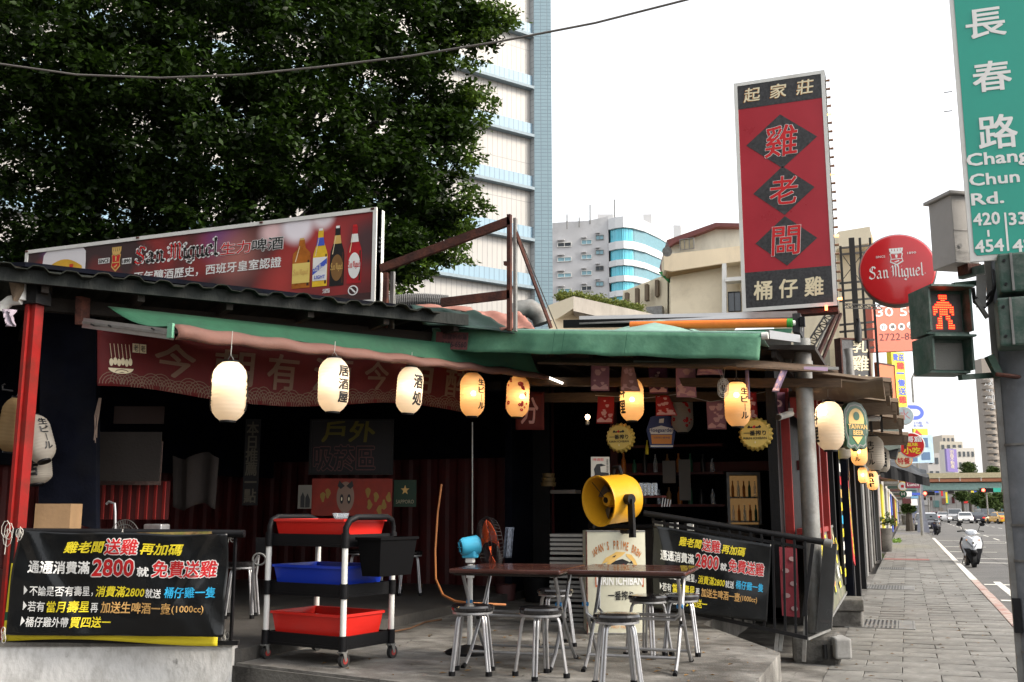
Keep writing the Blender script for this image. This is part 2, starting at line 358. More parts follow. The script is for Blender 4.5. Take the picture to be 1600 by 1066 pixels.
kerb=S(MB().box(1.2,1.355,4,170,-.15,-.02),'kerb',concdk)
y=4.0; k=0
while y<60:
    L_=.98; x=1.205
    m=kred if y<24 else kwh
    b=MB(); b.cbox((x+.075,y+L_/2,-.052+rr.uniform(-.003,.003)),.152+rr.uniform(0,.008),L_-.012,.12,ch=.012); b.build('kerb_stone',m,kerb); y+=L_
# road markings
wp=M('road_paint',(.62,.61,.56),.75,var=.2,scale=8,bump=.3,dirt=(.16,.155,.15),damt=.45,dscale=3)
S(MB().add([(1.75,12,-.116),(1.9,12,-.116),(1.9,26,-.116),(1.75,26,-.116)],[(0,1,2,3)]),'edge_line_marking',wp)
mb=MB()
for yy in (20.5,24.8,35,38,44,50,60): mb.add([(1.5,yy,-.112),(3.2,yy,-.112),(3.2,yy+.28,-.112),(1.5,yy+.28,-.112)],[(0,1,2,3)])
for yy in range(30,170,8):
    for x in(4.6,7.9,11.2): mb.add([(x,yy,-.112),(x+.12,yy,-.112),(x+.12,yy+4,-.112),(x,yy+4,-.112)],[(0,1,2,3)])
for yy in (56,58.5,72,74.5,150): mb.add([(3.4,yy,-.108),(22,yy,-.108),(22,yy+.35,-.108),(3.4,yy+.35,-.108)],[(0,1,2,3)])
S(mb,'lane_markings',wp)
S(MB().add([(1.36,4,-.114),(1.42,4,-.114),(1.42,120,-.114),(1.36,120,-.114)],[(0,1,2,3)]),'gutter_strip',jointm)
S(MB().add([(3.0,14,-.115),(3.03,14,-.115),(2.2,60,-.115),(2.17,60,-.115)],[(0,1,2,3)]),'asphalt_seam',jointm)
S(MB().box(-.75,.55,33.6,34.5,-.02,.006),'red_pavement_patch',M('red_paving',(.25,.1,.085),.8,dirt=(.15,.12,.1)))
for i,(gx,gy) in enumerate(grates):
    t=T('drain_grate',['steel drain grate set in the paving nearest the concrete blocks','steel drain grate in the paving, second one up the street','steel drain grate in the paving, farthest of the three'][i],'drain grate',(gx,gy,0),'drain grates in the pavement')
    w,h=.86,1.05
    f=MB(); 
    for a in(-1,1): f.box(gx-w/2,gx+w/2,gy+a*(h/2-.012)-.012,gy+a*(h/2-.012)+.012,-.01,.012); f.box(gx+a*(w/2-.012)-.012,gx+a*(w/2-.012)+.012,gy-h/2+.024,gy+h/2-.024,-.01,.012)
    f.build('frame',galv,t)
    MB().box(gx-w/2+.02,gx+w/2-.02,gy-h/2+.02,gy+h/2-.02,.003,.005).build('pit_cover',pk,t)
    MB().box(gx+w/2-.2,gx+w/2-.03,gy-h/2+.03,gy+h/2-.03,.004,.012).build('end_plate',galv,t)
    for k in range(13): MB().box(gx-w/2+.04+k*.053,gx-w/2+.066+k*.053,gy-h/2+.026,gy+h/2-.026,.005,.011).build('slat',galv,t)
# ---- raised platform of the eatery, its inner floor and the white wall
pf=MB(); z0,z1=-.15,.35
pts=[(-4.86,6.62),(-3.22,6.30),(-1.02,5.95),(-1.04,8.71),(-2.02,10.55),(-2.02,15),(-4.84,15)]
pf.poly([(x,y,z1) for x,y in pts],(0,0,-.5)); S(pf,'platform_floor',conc)
S(MB().poly([(x,y,.33) for x,y in[(-4.88,6.60),(-3.22,6.28),(-1.0,5.93),(-1.0,6.0),(-3.22,6.34),(-4.88,6.66)]],(0,0,-.48)),'platform_edge',concdk)
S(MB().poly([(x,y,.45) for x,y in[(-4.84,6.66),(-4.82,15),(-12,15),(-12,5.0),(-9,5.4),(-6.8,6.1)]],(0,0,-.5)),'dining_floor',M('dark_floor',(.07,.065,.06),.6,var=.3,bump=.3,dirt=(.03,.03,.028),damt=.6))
# white wall
w0,w1=Vector((-9.5,4.75,0)),Vector((-4.87,6.58,0)); dn=Vector((.37,-.93,0))*.14
wt=T('low_wall','low whitewashed wall with stained corner under the left banner','wall',(-7,5.7,0))
g=MB(); dd=(w1-w0)
def wf(a,b):
    p=w0+dd*a; return p+Vector((0,0,-.15+.65*b))+Vector((.006*math.sin(a*90)*math.sin(b*11),0,0))
g.poly([w0+Vector((0,0,.475)),w1+Vector((0,0,.475)),w1+Vector((-.05,.13,.475)),w0+Vector((-.05,.13,.475))],(0,0,-.62)); g.build('wall_body',whitewall,wt)
g=MB(); g.poly([w0+Vector((.02,-.015,.505)),w1+Vector((.01,-.015,.505)),w1+Vector((-.045,.145,.505)),w0+Vector((-.05,.14,.505))],(0,0,-.028)); g.build('coping',concdk,wt)
# concrete footing and blocks
ft=T('concrete_footing','rough concrete footing with moulded arches at the foot of the steel pole','footing',(-.93,10.85,0))
b=MB(); b.cbox((-.93,10.88,.13),.46,.42,.3,ch=.05); b.build('block',concdk,ft)
for k in range(3): MB().tube([(-.84+k*.075,10.66,.06),(-.84+k*.075,10.66,.19)],.022,8).build('recess',pk,ft)
MB().cbox((-.70,10.70,.17),.16,.3,.2,Matrix.Rotation(.3,3,'Z'),ch=.02).build('side_block',M('pale_concrete',(.3,.3,.29),.8,dirt=(.12,.11,.1),damt=.5),ft)
bt=T('concrete_block_stack','two grey concrete blocks stacked beside the pavement under the menu board','blocks',(-.9,14.4,0))
MB().cbox((-.86,14.4,.10),.46,.62,.2,ch=.015).build('block',conc,bt); MB().cbox((-.84,14.36,.28),.46,.6,.15,Matrix.Rotation(.05,3,'Z'),ch=.015).build('block',conc,bt)
# ================================================================ THE EATERY SHACK
E0,E2=Vector((-6.75,5.95,3.385)),Vector((-3.5,9.9,3.40)); ed=(E2-E0); eL=ed.length; eu=ed/eL; en=Vector((-eu.y,eu.x,0)).normalized()   # inward (left-back)
shack=T('food_shack','dark timber and sheet metal eatery with a corrugated roof and red posts','eatery',(-5,9,0))
def corr(P0,U,V,pitch,amp,nu=None,lip=0):
    L=U.length; n=int(L/pitch); seg=6; mb=MB(); prof=[0,.9,1,.9,0,0]
    up=U.cross(V).normalized(); 
    if up.z<0: up=-up
    mb.grid(lambda a,b:P0+U*a+V*b+up*amp*prof[int(round(a*n*seg))%seg]+up*.01*math.sin(a*31+b*5),n*seg,6); return mb
corr(E0-eu*.15+en*-.12+Vector((0,0,.06)),eu*(eL*.78),en*6+Vector((0,0,.25)),.235,.04).build('roof_sheet',roofm,shack,solid=.008)
MB().beam(E0-eu*.1+Vector((0,0,.03)),E0+eu*(eL*.82)+Vector((0,0,.03)),.05,.115).build('gutter',fascia,shack)
MB().beam(E0+en*.5+Vector((0,0,-.1)),E0+eu*(eL*.95)+en*.5+Vector((0,0,-.1)),.1,.12).build('beam',darkwood,shack)
for k in range(7):
    a=E0+eu*(eL*(.05+.15*k)); MB().beam(a+en*.05+Vector((0,0,-.03)),a+en*5.5+Vector((0,0,.1)),.06,.1).build('rafter',darkwood,shack)
# ceiling so that no daylight falls in
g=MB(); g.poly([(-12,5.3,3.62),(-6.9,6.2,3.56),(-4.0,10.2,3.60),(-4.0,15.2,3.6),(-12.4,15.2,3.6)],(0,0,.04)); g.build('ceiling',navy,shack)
# walls: back walls with red corrugated panels, left side
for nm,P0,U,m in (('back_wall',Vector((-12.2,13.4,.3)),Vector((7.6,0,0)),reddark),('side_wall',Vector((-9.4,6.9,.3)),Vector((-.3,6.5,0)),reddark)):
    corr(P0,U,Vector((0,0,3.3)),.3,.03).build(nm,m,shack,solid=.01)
# dark boards hung in front of the side wall (upper half)
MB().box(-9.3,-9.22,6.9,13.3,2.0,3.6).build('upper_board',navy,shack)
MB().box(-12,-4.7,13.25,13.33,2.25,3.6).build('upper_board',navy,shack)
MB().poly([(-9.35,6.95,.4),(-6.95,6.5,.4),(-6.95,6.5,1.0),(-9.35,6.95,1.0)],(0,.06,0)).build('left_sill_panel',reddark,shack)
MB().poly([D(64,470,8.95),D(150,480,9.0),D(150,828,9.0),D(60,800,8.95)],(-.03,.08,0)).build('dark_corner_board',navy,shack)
# red posts
b=MB(); b.beam((-6.80,6.25,.47),(-6.80,6.25,3.3),.105,.09,(0,1,0)); b.build('red_post',redpost,shack)
MB().beam((-6.82,6.192,.47),(-6.82,6.192,3.3),.035,.025,(0,1,0)).build('post_lip',redpost,shack)
p=D(96,760,9.3); MB().beam((p.x,p.y,.45),(p.x,p.y,1.95),.12,.08,(0,1,0)).build('red_post',redpost,shack)
MB().beam((-6.95,6.22,1.35),(-9.3,6.7,1.35),.05,.06).build('side_rail',reddark,shack)
b=MB(); b.beam((-6.80,6.24,3.22),(-6.8,6.24,3.42),.2,.16,(0,1,0)); b.build('post_head',blackm,shack)
# right-hand section: kitchen and bar
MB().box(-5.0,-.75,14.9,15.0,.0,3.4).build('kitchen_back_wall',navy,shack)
MB().poly([(-5.0,10.3,3.36),(-.78,10.6,3.14),(-.78,15,3.2),(-5.0,15,3.4)],(0,0,.05)).build('kitchen_ceiling',darkwood,shack)
MB().beam((-4.1,10.75,2.98),(-.55,10.8,2.80),.14,.09).build('timber_beam',M('old_timber',(.085,.052,.03),.8,var=.4,scale=6,bump=.4,stretch=(1,8,8)),shack)
MB().beam((-4.1,11.4,2.86),(-1.0,11.5,2.76),.09,.11).build('timber_beam',MC['old_timber'],shack)
for k in range(8):
    x=-4.7+k*.5; MB().beam((x,10.6,3.26-.02*k),(x,14.8,3.3-.02*k),.05,.08).build('joist',darkwood,shack)
# black partition of the inner corner
MB().box(-4.95,-4.85,12.4,15,.4,3.4).build('partition',navy,shack)
MB().box(-4.9,-4.6,13.2,13.28,.4,3.4).build('partition',blackm,shack)
for x,y0 in((-3.72,13.2),): MB().box(x,x+.1,y0,y0+.1,.35,3.3).build('red_post',reddark,shack)
p=D(1233,800,10.95); MB().box(p.x-.045,p.x+.045,p.y,p.y+.06,.6,2.9).build('red_post',M('red_board',(.26,.018,.014),.5,var=.2,dirt=(.1,.008,.008),damt=.4),shack)
MB().box(-3.72,-1.2,13.0,13.08,2.0,2.12).build('red_shelf_beam',reddark,shack)
# steel corner pole
cp=T('steel_corner_pole','grey galvanised steel pole at the street corner of the eatery','pole',(-.93,10.85,0))
MB().tube([(-.93,10.85,.25),(-.93,10.85,1.4),(-.93,10.85,3.3)],[.093,.09,.088],16).build('tube',galv,cp)
MB().tube([(-.93,10.85,3.02),(-.93,10.85,3.06)],.1,16).build('collar',galv,cp)
# ---- street side of the shack
side=T('street_side_wall','dark street side of the eatery with red frames and black curtains','wall',(-.95,12,0))
MB().box(-1.35,-1.25,11.0,15,.5,3.1).build('inner_panel',blackm,side)
for px,d,w,m in((1275,11.6,.13,redpost),(1309,12.6,.10,MC['red_board']),(1330,13.6,.09,blackm)):
    p=D(px,700,d); MB().box(-1.0,-.9,p.y-.07,p.y+.07,.3,2.95).build('window_post',m,side)
MB().box(-1.12,-1.0,11.2,14.2,2.55,2.72).build('window_head',MC['red_board'],side)
MB().box(-1.1,-.92,11.1,13.6,1.25,1.31).build('window_sill',MC['red_board'],side)
gl=M('dusty_glass',(.25,.22,.2),.15,var=.1,bump=0,alpha=.25)
MB().box(-1.02,-1.01,11.4,12.5,1.32,2.5).build('window_pane',gl,side)
# menu boards on the side below the window
mbd=T('menu_board','long slanted printed menu board with yellow lettering along the street side','menu board',(-.9,13,.6))
pb=Pan(D(1296,1000,11.35)+Vector((0,0,-.05)),Vector((.02,4.6,.1)),Vector((-.06,0,.95)))
pb=Pan((-.85,11.35,.32),(.0,4.4,.06),(-.1,0,.95),(1,0,.1))
pb.slab(.03,M('menu_print',(.17,.16,.11),.5,var=.5,scale=3,bump=0,dirt=(.08,.1,.05),damt=.7,dscale=2),mbd,'board')
pb.frame(.03,.03,galv,mbd)
rq=random.Random(5)
for k in range(26):
    u,v=rq.uniform(.04,.9),rq.uniform(.08,.85); 
    pb.rect(u,v,u+rq.uniform(.02,.06),v+rq.uniform(.05,.12),rq.choice([pyl,pyl,pw,pg,pgold,porange,pcream]),mbd,.004+k*.0006)
for k,(s_,u,v,m) in enumerate((('炒飯',.06,.7,pyl),('串燒',.2,.3,pyl),('炸物',.35,.6,pyl),('啤酒',.5,.3,pw),('熱炒',.62,.65,pyl),('湯品',.78,.35,pyl))): pb.text(s_,(u,v,u+.07,v+.18),m,mbd,.03,.024)
# timber doors / black curtain strips further along
rq=random.Random(11)
for i,(y,h,dx,m) in enumerate([(15.9,2.9,.0,blackm),(17.0,2.8,.05,blackm),(18.3,2.9,.1,blackpl),(19.6,2.7,.0,darkwood),(21,2.8,.08,blackm)]):
    MB().box(-1.1,-.86+dx*.5,y,y+.28,.0,h).build('curtain_strip',m,side)
MB().box(-1.6,-1.12,14.2,23,.0,3.0).build('back_panel',M('grimy_panel',(.04,.036,.032),.8,var=.5,scale=3,bump=.3,dirt=(.09,.08,.07),damt=.4),side)
vb=T('vertical_menu_strip','narrow black signboard with yellow and red panels hung beside the street windows','signboard',(-.86,15,.6))
pv=Pan((-.84,14.55,.5),(0,.34,0),(0,0,2.1),(1,-.2,0)); pv.slab(.03,pk,vb,'board')
for k in range(11): pv.rect(.12,.05+k*.085,.88,.05+k*.085+.055,[pyl,pcream,pw,pyl,pcy,pyl,pgold,pr,pw,pyl,pyl][k],vb,.004)
vb=T('red_menu_strip','slanted red strip sign with yellow and white letters beside the black curtains','signboard',(-.8,16.2,.9))
pv=Pan((-.80,16.3,.75),(0,.5,-.1),(-.02,-.3,1.3),(1,-.2,0)); pv.slab(.02,pr,vb,'board'); pv.text('鮮\n奶\n油',(.2,.1,.8,.9),pyl,vb,.03)
# far side buildings along the pavement
sh=T('row_building','row of old grey shopfronts continuing up the street past the eatery','building',(-3,40,0))
MB().box(-6,-.95,23.2,34,0,3.3).build('front',M('old_render',(.12,.115,.105),.85,var=.4,scale=1.2,bump=.3,dirt=(.05,.045,.04),damt=.6,dscale=1),sh)
for k,(y,m) in enumerate(((24,galv),(25.8,darkwood),(27.5,galv),(29.5,concdk),(31.5,blackm))): MB().box(-.98,-.9,y,y+.9,.05,2.5).build('door_panel',m,sh)
MB().box(-.98,-.82,33.2,34.2,0.0,3.2).build('grey_pier',M('pier_grey',(.09,.09,.085),.8),sh)
sh=T('far_row_building','taller plastered shops farther up the street behind the hanging signs','building',(-4,60,0))
MB().box(-8,-1.0,34.4,60,0,6.5).build('front',M('old_plaster',(.3,.28,.25),.85,var=.25,scale=.8,bump=.2),sh)
MB().box(-8,-1.1,60.2,150,0,9).build('front',M('old_plaster2',(.38,.36,.33),.85,var=.25,scale=.5,bump=.2),sh)
for k in range(12):
    y=36+k*9.; m=[redpost,pyl,galv,pcream,pblue,darkwood][k%6]
    MB().box(-1.0,-.93,y,y+3,.1,2.6).build('shopfront',m,sh)
    MB().box(-.98,-.3,y-.5,y+3.6,2.8,2.95).build('canopy',[dktarp,pinktarp,galv][k%3],sh)
# ---- corrugated eaves over the pavement
brs=M('rusty_fibre_sheet',(.16,.115,.075),.85,var=.35,scale=4,bump=.35,dirt=(.06,.045,.035),damt=.6,dscale=2,stretch=(.4,1,1))
ev=T('street_eave','stepped brown corrugated eave panels jutting over the pavement','eave',(-.8,13,2.9))
for i,(y,zt,xo,dy) in enumerate([(11.1,2.86,-.28,1.0),(12.4,3.03,-.08,1.7),(14.2,2.97,-.02,1.9),(16.2,2.92,.04,1.9),(18.2,2.8,.10,1.9)]):
    if i==0: continue
    P0=Vector((-1.15,y,zt+.12)); corr(P0,Vector((0,dy,0)),Vector((xo+1.15,0,-.16)),.32,.05).build('eave_sheet',brs,ev,solid=.012)
    MB().box(-1.1,xo-.02,y+.01,y+.05,zt-.2,zt-.04).build('end_board',brs,ev)
    MB().box(xo-.08,xo-.03,y,y+dy,zt-.16,zt-.05).build('edge_batten',brs,ev)
tp=MB(); tp.grid(lambda a,b:(-1.1+a*.95,10.85+b*1.3,2.83-.05*b+.015*math.sin(a*14+b*3)),12,6); tp.build('ragged_board',brs,ev,solid=.02)
# white lamp, green AC box under the eave
t=T('white_floodlight','small white outdoor lamp fixed under the brown street eave','lamp',(-.25,14.1,2.45))
p=D(1366,653,13.6); MB().tube([p-Vector((.1,0,.01)),p-Vector((.02,0,0)),p+Vector((.08,0,-.02))],[.035,.045,.03],12).build('body',whitemt,t); MB().beam(p+Vector((-.05,0,0)),p+Vector((-.05,0,.18)),.02,.02).build('bracket',whitemt,t)
t=T('sheet_metal_hood','greenish grey sheet metal hood at the end of the street eave','hood',(-.2,20.4,2.6))
b=MB(); q=[D(x,y,19.5) for x,y in((1378,642),(1407,645),(1407,700),(1378,706))]; b.poly(q,(0,1.4,0)); b.build('hood',M('green_grey_tin',(.13,.16,.14),.6,var=.3,scale=3,dirt=(.05,.06,.05)),t)
MB().poly([D(x,y,19.6) for x,y in((1384,690),(1404,700),(1400,715),(1380,712))],(0,1,0)).build('dark_underside',blackm,t)
t=T('black_tarp_awning','ragged black tarpaulin awning reaching over the pavement','awning',(.1,31,2.5))
def baw(a,b):
    A=D(1375,722,28).lerp(D(1452,748,28),a); B=Vector((0,4.5,.35)); return A+B*b+Vector((0,0,-.05*math.sin(b*9+a*3)-.03*math.sin(a*17)))
MB().grid(baw,14,6).build('canvas',blackm,t,solid=.03)
MB().grid(lambda a,b:D(1375,722,28).lerp(D(1452,748,28),a)+Vector((0,0,-.42*b*(1-.5*a)))+Vector((0,.03*math.sin(a*20),0)),14,3).build('valance',blackm,t,solid=.02)
# ================================================================ AWNINGS
aw=T('left_awning','green roll-out awning with a faded pink front flap over the dining side','awning',(-5,8,3))
B0,B1=Vector((-5.49,6.44,2.96)),Vector((-3.72,10.5,2.99))
def awt(a,b):
    top=(E0+eu*.75+en*.05+Vector((0,0,-.15))).lerp(E0+eu*eL*1.0+en*.3+Vector((0,0,-.19)),a); bot=B0.lerp(B1,a)+Vector((0,0,.03))
    p=top.lerp(bot,b); p.z-=.07*math.sin(b*PI)+.012*math.sin(a*40)*b; return p
MB().grid(awt,30,8).build('canvas',M('shaded_green_canvas',(.015,.08,.042),.8,var=.25,scale=2,bump=.3,bscale=14,dirt=(.012,.05,.03),damt=.6,dscale=1.6),aw,smooth=True,solid=.004)  # shade under the gutter is put into this darker green
def flap(a,b):
    p=B0.lerp(B1,a); z=.035-.13*b*(1-.45*a); return p+Vector((.06*math.sin(b*2.5)+.01*math.sin(a*37+b*3)+.012,-.03-.012*math.sin(a*53),z+.008*math.sin(a*61)))
MB().grid(flap,60,5).build('front_flap',pinktarp,aw,smooth=True,solid=.004)
MB().tube([B0-Vector((.02,.03,0)),B1],.03,10).build('front_bar',alu,aw)
a0=D(132,505,8.4); MB().beam(a0,B0+Vector((0,0,-.045)),.04,.085).build('arm',alu,aw)
MB().beam(a0+Vector((.01,-.03,.0)),a0.lerp(B0,.97)+Vector((.02,-.03,-.045)),.012,.02).build('arm_groove',galv,aw)
for k in(.12,.32,.8): 
    q=a0.lerp(B0,k)+Vector((.02,-.03,-.02)); MB().tube([q,q+Vector((.02,-.05,0))],.008,8).build('rivet',pk,aw)
b=MB(); b.poly([D(118,463,8.5),D(128,463,8.5),D(126,507,8.5),D(117,507,8.5)],(0,.1,0)); b.build('bracket',rust,aw)
MB().cbox(B0+Vector((0.01,-.04,-.02)),.05,.03,.12).build('end_cap',M('green_cap',(.12,.3,.2),.6),aw)
# right green awning
aw=T('right_awning','faded green canvas awning with a hanging front valance over the kitchen','awning',(-2.8,9.3,3.2))
G0,G1=D(678,515,10.35),D(1190,522,9.25); H0,H1=D(675,548,10.35),D(1187,563,9.22)
def vtop(a,b):
    f=G0.lerp(G1,a); bk=f+Vector((-.1,1.75,.02+.36*max(0,1-abs(a-.62)/.42)**1.2+.08)); p=f.lerp(bk,b); p.z+=.012*math.sin(a*29)*b-.03*math.sin(b*PI); return p
MB().grid(vtop,48,10).build('canopy',canvaslt,aw,smooth=True,solid=.004)
def val(a,b):
    p=G0.lerp(G1,a).lerp(H0.lerp(H1,a),b); w=.022*math.sin(a*13+1)+.012*math.sin(a*41)+.01*math.sin(a*90+b*4); return p+Vector((.0,-.02-w*b,.006*math.sin(a*30)*b))
MB().grid(val,90,6).build('valance',canvas,aw,smooth=True,solid=.004)
MB().tube([G0+Vector((-.02,.01,.0)),G1+Vector((.05,.01,0))],.022,10).build('front_bar',canvaslt,aw)
for k in(.4,.43,.62): MB().beam(G0.lerp(G1,k)+Vector((0,-.04,-.01)),H0.lerp(H1,k)+Vector((0,-.06,.02)),.004,.004).build('seam',M('seam_green',(.01,.07,.04),.8),aw)
pn=Pan(H0.lerp(H1,.018)+(G0-H0)*.05+Vector((0,-.055,0)),(H1-H0)*.108+Vector((0,0,0)),(G0-H0)*.8)
pn.rect(0,0,1,1,M('faded_label',(.13,.045,.045),.8,var=.3,scale=20,bump=.2),aw,.002,'label')
fl=P('faded_print',(.03,.02,.025),.8); pn.text('修理帆布篷',(.2,.58,.97,.9),fl,aw,.01,.005); pn.text('2396-6560',(.2,.12,.97,.45),fl,aw,.02,.005)
MB().tube([G1+Vector((.0,0,-.02)),G1+Vector((.06,0,-.02))],.035,10).build('bar_end',whitemt,aw)
MB().beam(G1+Vector((.05,.05,.0)),Vector((-.95,10.7,3.28)),.04,.08).build('arm',alu,aw)
# rolled awning above: grey housing and orange roll
aw=T('rolled_awning','orange rolled-up canvas awning under a long grey housing above the green awning','awning',(-1.8,10.7,3.6))
h0,h1=D(905,497,11.6),D(1246,492,10.6)
MB().poly([D(905,494,12.2),D(1245,486,11.0),D(1247,495,10.7),D(905,505,11.9)],(0,.0,-.015)).build('housing_top',alu,aw)
MB().poly([D(880,500,12),D(1247,492,10.9),D(1247,507,10.9),D(880,512,12)],(0,.04,0)).build('housing_back',blackm,aw)
MB().poly([D(1238,490,10.6),D(1250,489,10.6),D(1250,520,10.6),D(1238,518,10.6)],(0,.5,0)).build('housing_end',blackm,aw)
MB().tube([D(985,509,11.2),D(1230,505,10.6)],.048,14).build('canvas_roll',orange,aw); MB().tube([D(1230,505,10.6),D(1238,505,10.58)],.05,14).build('roll_end',M('bright_green',(.05,.3,.04),.6),aw)
MB().tube([D(1238,505,10.58),D(1242,505,10.58)],.03,12).build('axle',whitemt,aw)
MB().poly([D(1120,517,10.9),D(1238,513,10.5),D(1236,520,10.5),D(1130,521,10.9)],(0,.02,0)).build('canvas_edge',canvas,aw)
MB().cbox(D(1254,503,10.6),.05,.08,.1).build('gear_box',blackm,aw); MB().tube([D(1253,508,10.6),D(1253,518,10.6)],.008,6).build('crank_eye',galv,aw)
# grey sheet behind the pole + rounded lid
t=T('grey_metal_sheet','flat grey metal sheet between the awning end and the steel pole','sheet',(-1.1,11,3))
MB().poly([D(1190,530,11.2),D(1236,528,11.0),D(1236,575,11),D(1192,572,11.2)],(0,.03,0)).build('sheet',M('grey_sheet',(.3,.3,.3),.6,dirt=(.2,.2,.19)),t)
t=T('tarp_heap','dark green and pink tarpaulins draped over the end of the shack roof','tarpaulin',(-4,9.6,3.6))
def drape(c,seed,amp=.05):
    A,B,C_,Dd=[Vector(q) for q in c]
    return lambda a,b:A.lerp(B,a).lerp(Dd.lerp(C_,a),b)+Vector((0,amp*.6*math.sin(a*9+seed),amp*math.sin(a*13+seed)*math.sin(b*3+.5)+amp*.4*math.sin(b*17+a*7)))
MB().grid(drape((D(640,478,10.3),D(742,487,10.3),D(805,520,10),D(660,505,10)),1,.018),20,10).build('dark_tarp',dktarp,t,smooth=True,solid=.01)
MB().grid(drape((D(742,487,10.6),D(812,489,10.6),D(836,513,10.1),D(782,514,10.0)),2,.02),18,8).build('pink_tarp',M('salmon_tarp',(.34,.15,.115),.7,var=.15,bump=.3,bscale=12),t,smooth=True,solid=.01)
MB().grid(drape((D(650,476,10.5),D(735,480,10.6),D(752,489,10.3),D(660,480,10.3)),4,.012),14,4).build('pink_tarp',MC['salmon_tarp'],t,smooth=True,solid=.01)
t=T('silver_duct','curved silver duct elbow on the roof behind the tarpaulin','duct',(-3.4,12,3.9))
MB().tube([D(800,492,12),D(812,484,12),D(828,482,12),D(843,492,12),D(848,506,12)],.12,14).build('duct',galv,t,smooth=True)
t=T('ridge_pipe','long dark corrugated drain hose lying along the roof top behind the billboard','hose',(-5,10.6,3.9))
b=MB(); n=70
b.tube([D(600,476,11.2).lerp(D(700,474,11.2),i/n)+Vector((0,0,.03*math.sin(i/n*PI))) for i in range(n+1)],[.085+.012*(i%2) for i in range(n+1)],12); b.build('hose',M('grey_hose',(.1,.1,.1),.6),t,smooth=False)
# roof underside of kitchen lean-to edge board seen under the awning
t=T('lean_to_edge','thin weathered plywood lean-to roof edge beneath the green awning','roof edge',(-2,10.3,2.9))
MB().poly([D(860,560,10.8),D(1140,560,10.3),D(1300,572,10.3),D(1310,580,10.2),D(1150,570,9.8),D(840,566,10.3)],(0,0,-.02)).build('board',MC['old_timber'],t)
MB().beam(D(990,566,10.2),D(1310,576,10.15),.03,.03).build('edge_strip',galv,t)
# ================================================================ SIGNS
def blobs(name,base,bl,rough=.4,noise=.12):
    """printed picture backdrop: soft coloured discs of ink (object coordinates)"""
    m=bpy.data.materials.new(name); m.use_nodes=True; t=m.node_tree; b=t.nodes['Principled BSDF']; L=t.links.new
    tc=N(t,'ShaderNodeTexCoord'); nz=N(t,'ShaderNodeTexNoise'); nz.inputs['Scale'].default_value=1.6; nz.inputs['Detail'].default_value=1; L(tc.outputs['Object'],nz.inputs['Vector'])
    mr=N(t,'ShaderNodeMapRange'); mr.inputs[1].default_value=.4; mr.inputs[2].default_value=.62; L(nz.outputs['Fac'],mr.inputs[0])
    mx=N(t,'ShaderNodeMix',data_type='RGBA'); L(mr.outputs[0],mx.inputs['Factor']); mx.inputs['A'].default_value=(*base[0],1); mx.inputs['B'].default_value=(*base[1],1); out=mx.outputs['Result']
    for c,r,colr,soft in bl:
        d=N(t,'ShaderNodeVectorMath',operation='DISTANCE'); L(tc.outputs['Object'],d.inputs[0]); d.inputs[1].default_value=c
        q=N(t,'ShaderNodeMapRange'); q.interpolation_type='SMOOTHSTEP'; q.inputs[1].default_value=r; q.inputs[2].default_value=r*(1-soft); L(d.outputs['Value'],q.inputs[0])
        x=N(t,'ShaderNodeMix',data_type='RGBA'); L(q.outputs[0],x.inputs['Factor']); L(out,x.inputs['A']); x.inputs['B'].default_value=(*colr,1); out=x.outputs['Result']
    L(out,b.inputs['Base Color']); b.inputs['Roughness'].default_value=rough; return m
YB=9.2
bl0=Yp(42,388,YB); br0=Yp(590,327,YB); zb=Yp(597,465,YB).z
bb=T('beer_billboard','long white framed lightbox billboard with four beer bottles, on the roof','billboard',(bl0.x,YB,zb))
zt=br0.z+.02; pb=Pan((bl0.x,YB,zb-.06),(br0.x-bl0.x,0,0),(0,0,zt-zb+.06),(0,-1,0))
oX=lambda px,pyl:(Yp(px,pyl,YB)-Vector((bl0.x,YB,zb)))
def uv(px,pyl): q=Yp(px,pyl,YB); return ((q.x-pb.o.x)/pb.u.x,(q.z-pb.o.z)/pb.v.z)
bd=blobs('beer_print',((.035,.015,.018),(.26,.02,.02)),[(oX(345,372),.42,(.16,.05,.2),1),(oX(85,385),.3,(.15,.08,.3),1),(oX(370,400),.5,(.4,.14,.12),1),(oX(520,395),.85,(.42,.035,.035),1),(oX(425,363),.24,(.8,.55,.55),.8),(oX(465,352),.28,(.85,.8,.85),.55),(oX(505,338),.2,(.8,.72,.75),.6),(oX(575,380),.4,(.07,.03,.035),.8),(oX(440,440),.5,(.4,.04,.035),1)])
pb.slab(.16,whitemt,bb,'lightbox'); pb.rect(.008,.0,.99,.965,bd,bb,.004,'print',1,1)
for f_ in pb.frame(.045,.10,whitemt,bb,front=.02): pass
def rc(x0,y0,x1,y1): a=uv(x0,y1); b=uv(x1,y0); return (a[0],a[1],b[0],b[1])
# slanted picture boxes: lettering follows the photo's baseline because the sign is seen at an angle
r_=rc(212,411,338,370); a0,b0=uv(211,415); a1,b1=uv(341,402); _,t1=uv(341,374)
SMr=(a0,b0-.035,a1,t1+.02)
blackletter(pb,'San Miguel',(SMr[0],SMr[1],SMr[2],SMr[3]),[pw,pw],bb,.007,.19,.14)
blackletter(pb,'San Miguel',(SMr[0],SMr[1],SMr[2],SMr[3]),[pr,pk],bb,.010,.19)
a2,b2=uv(345,400); a3,b3=uv(443,394); _,t3=uv(443,369)
am=(a2+a3)/2
for g_,m,h in((.045,pw,.007),(.012,None,.010)):
    pb.text('生力',(a2,b2,am-.002,t3),m or pr,bb,g_,h,ref=.012); pb.text('啤酒',(am+.002,b2,a3,t3),m or pk,bb,g_,h,ref=.012)
a4,b4=uv(210,437); a5,b5=uv(440,416); _,t5=uv(440,401)
pb.text('百年釀酒歷史，西班牙皇室認證',(a4,b5-.015,a5,t5),pw,bb,.02,.008)
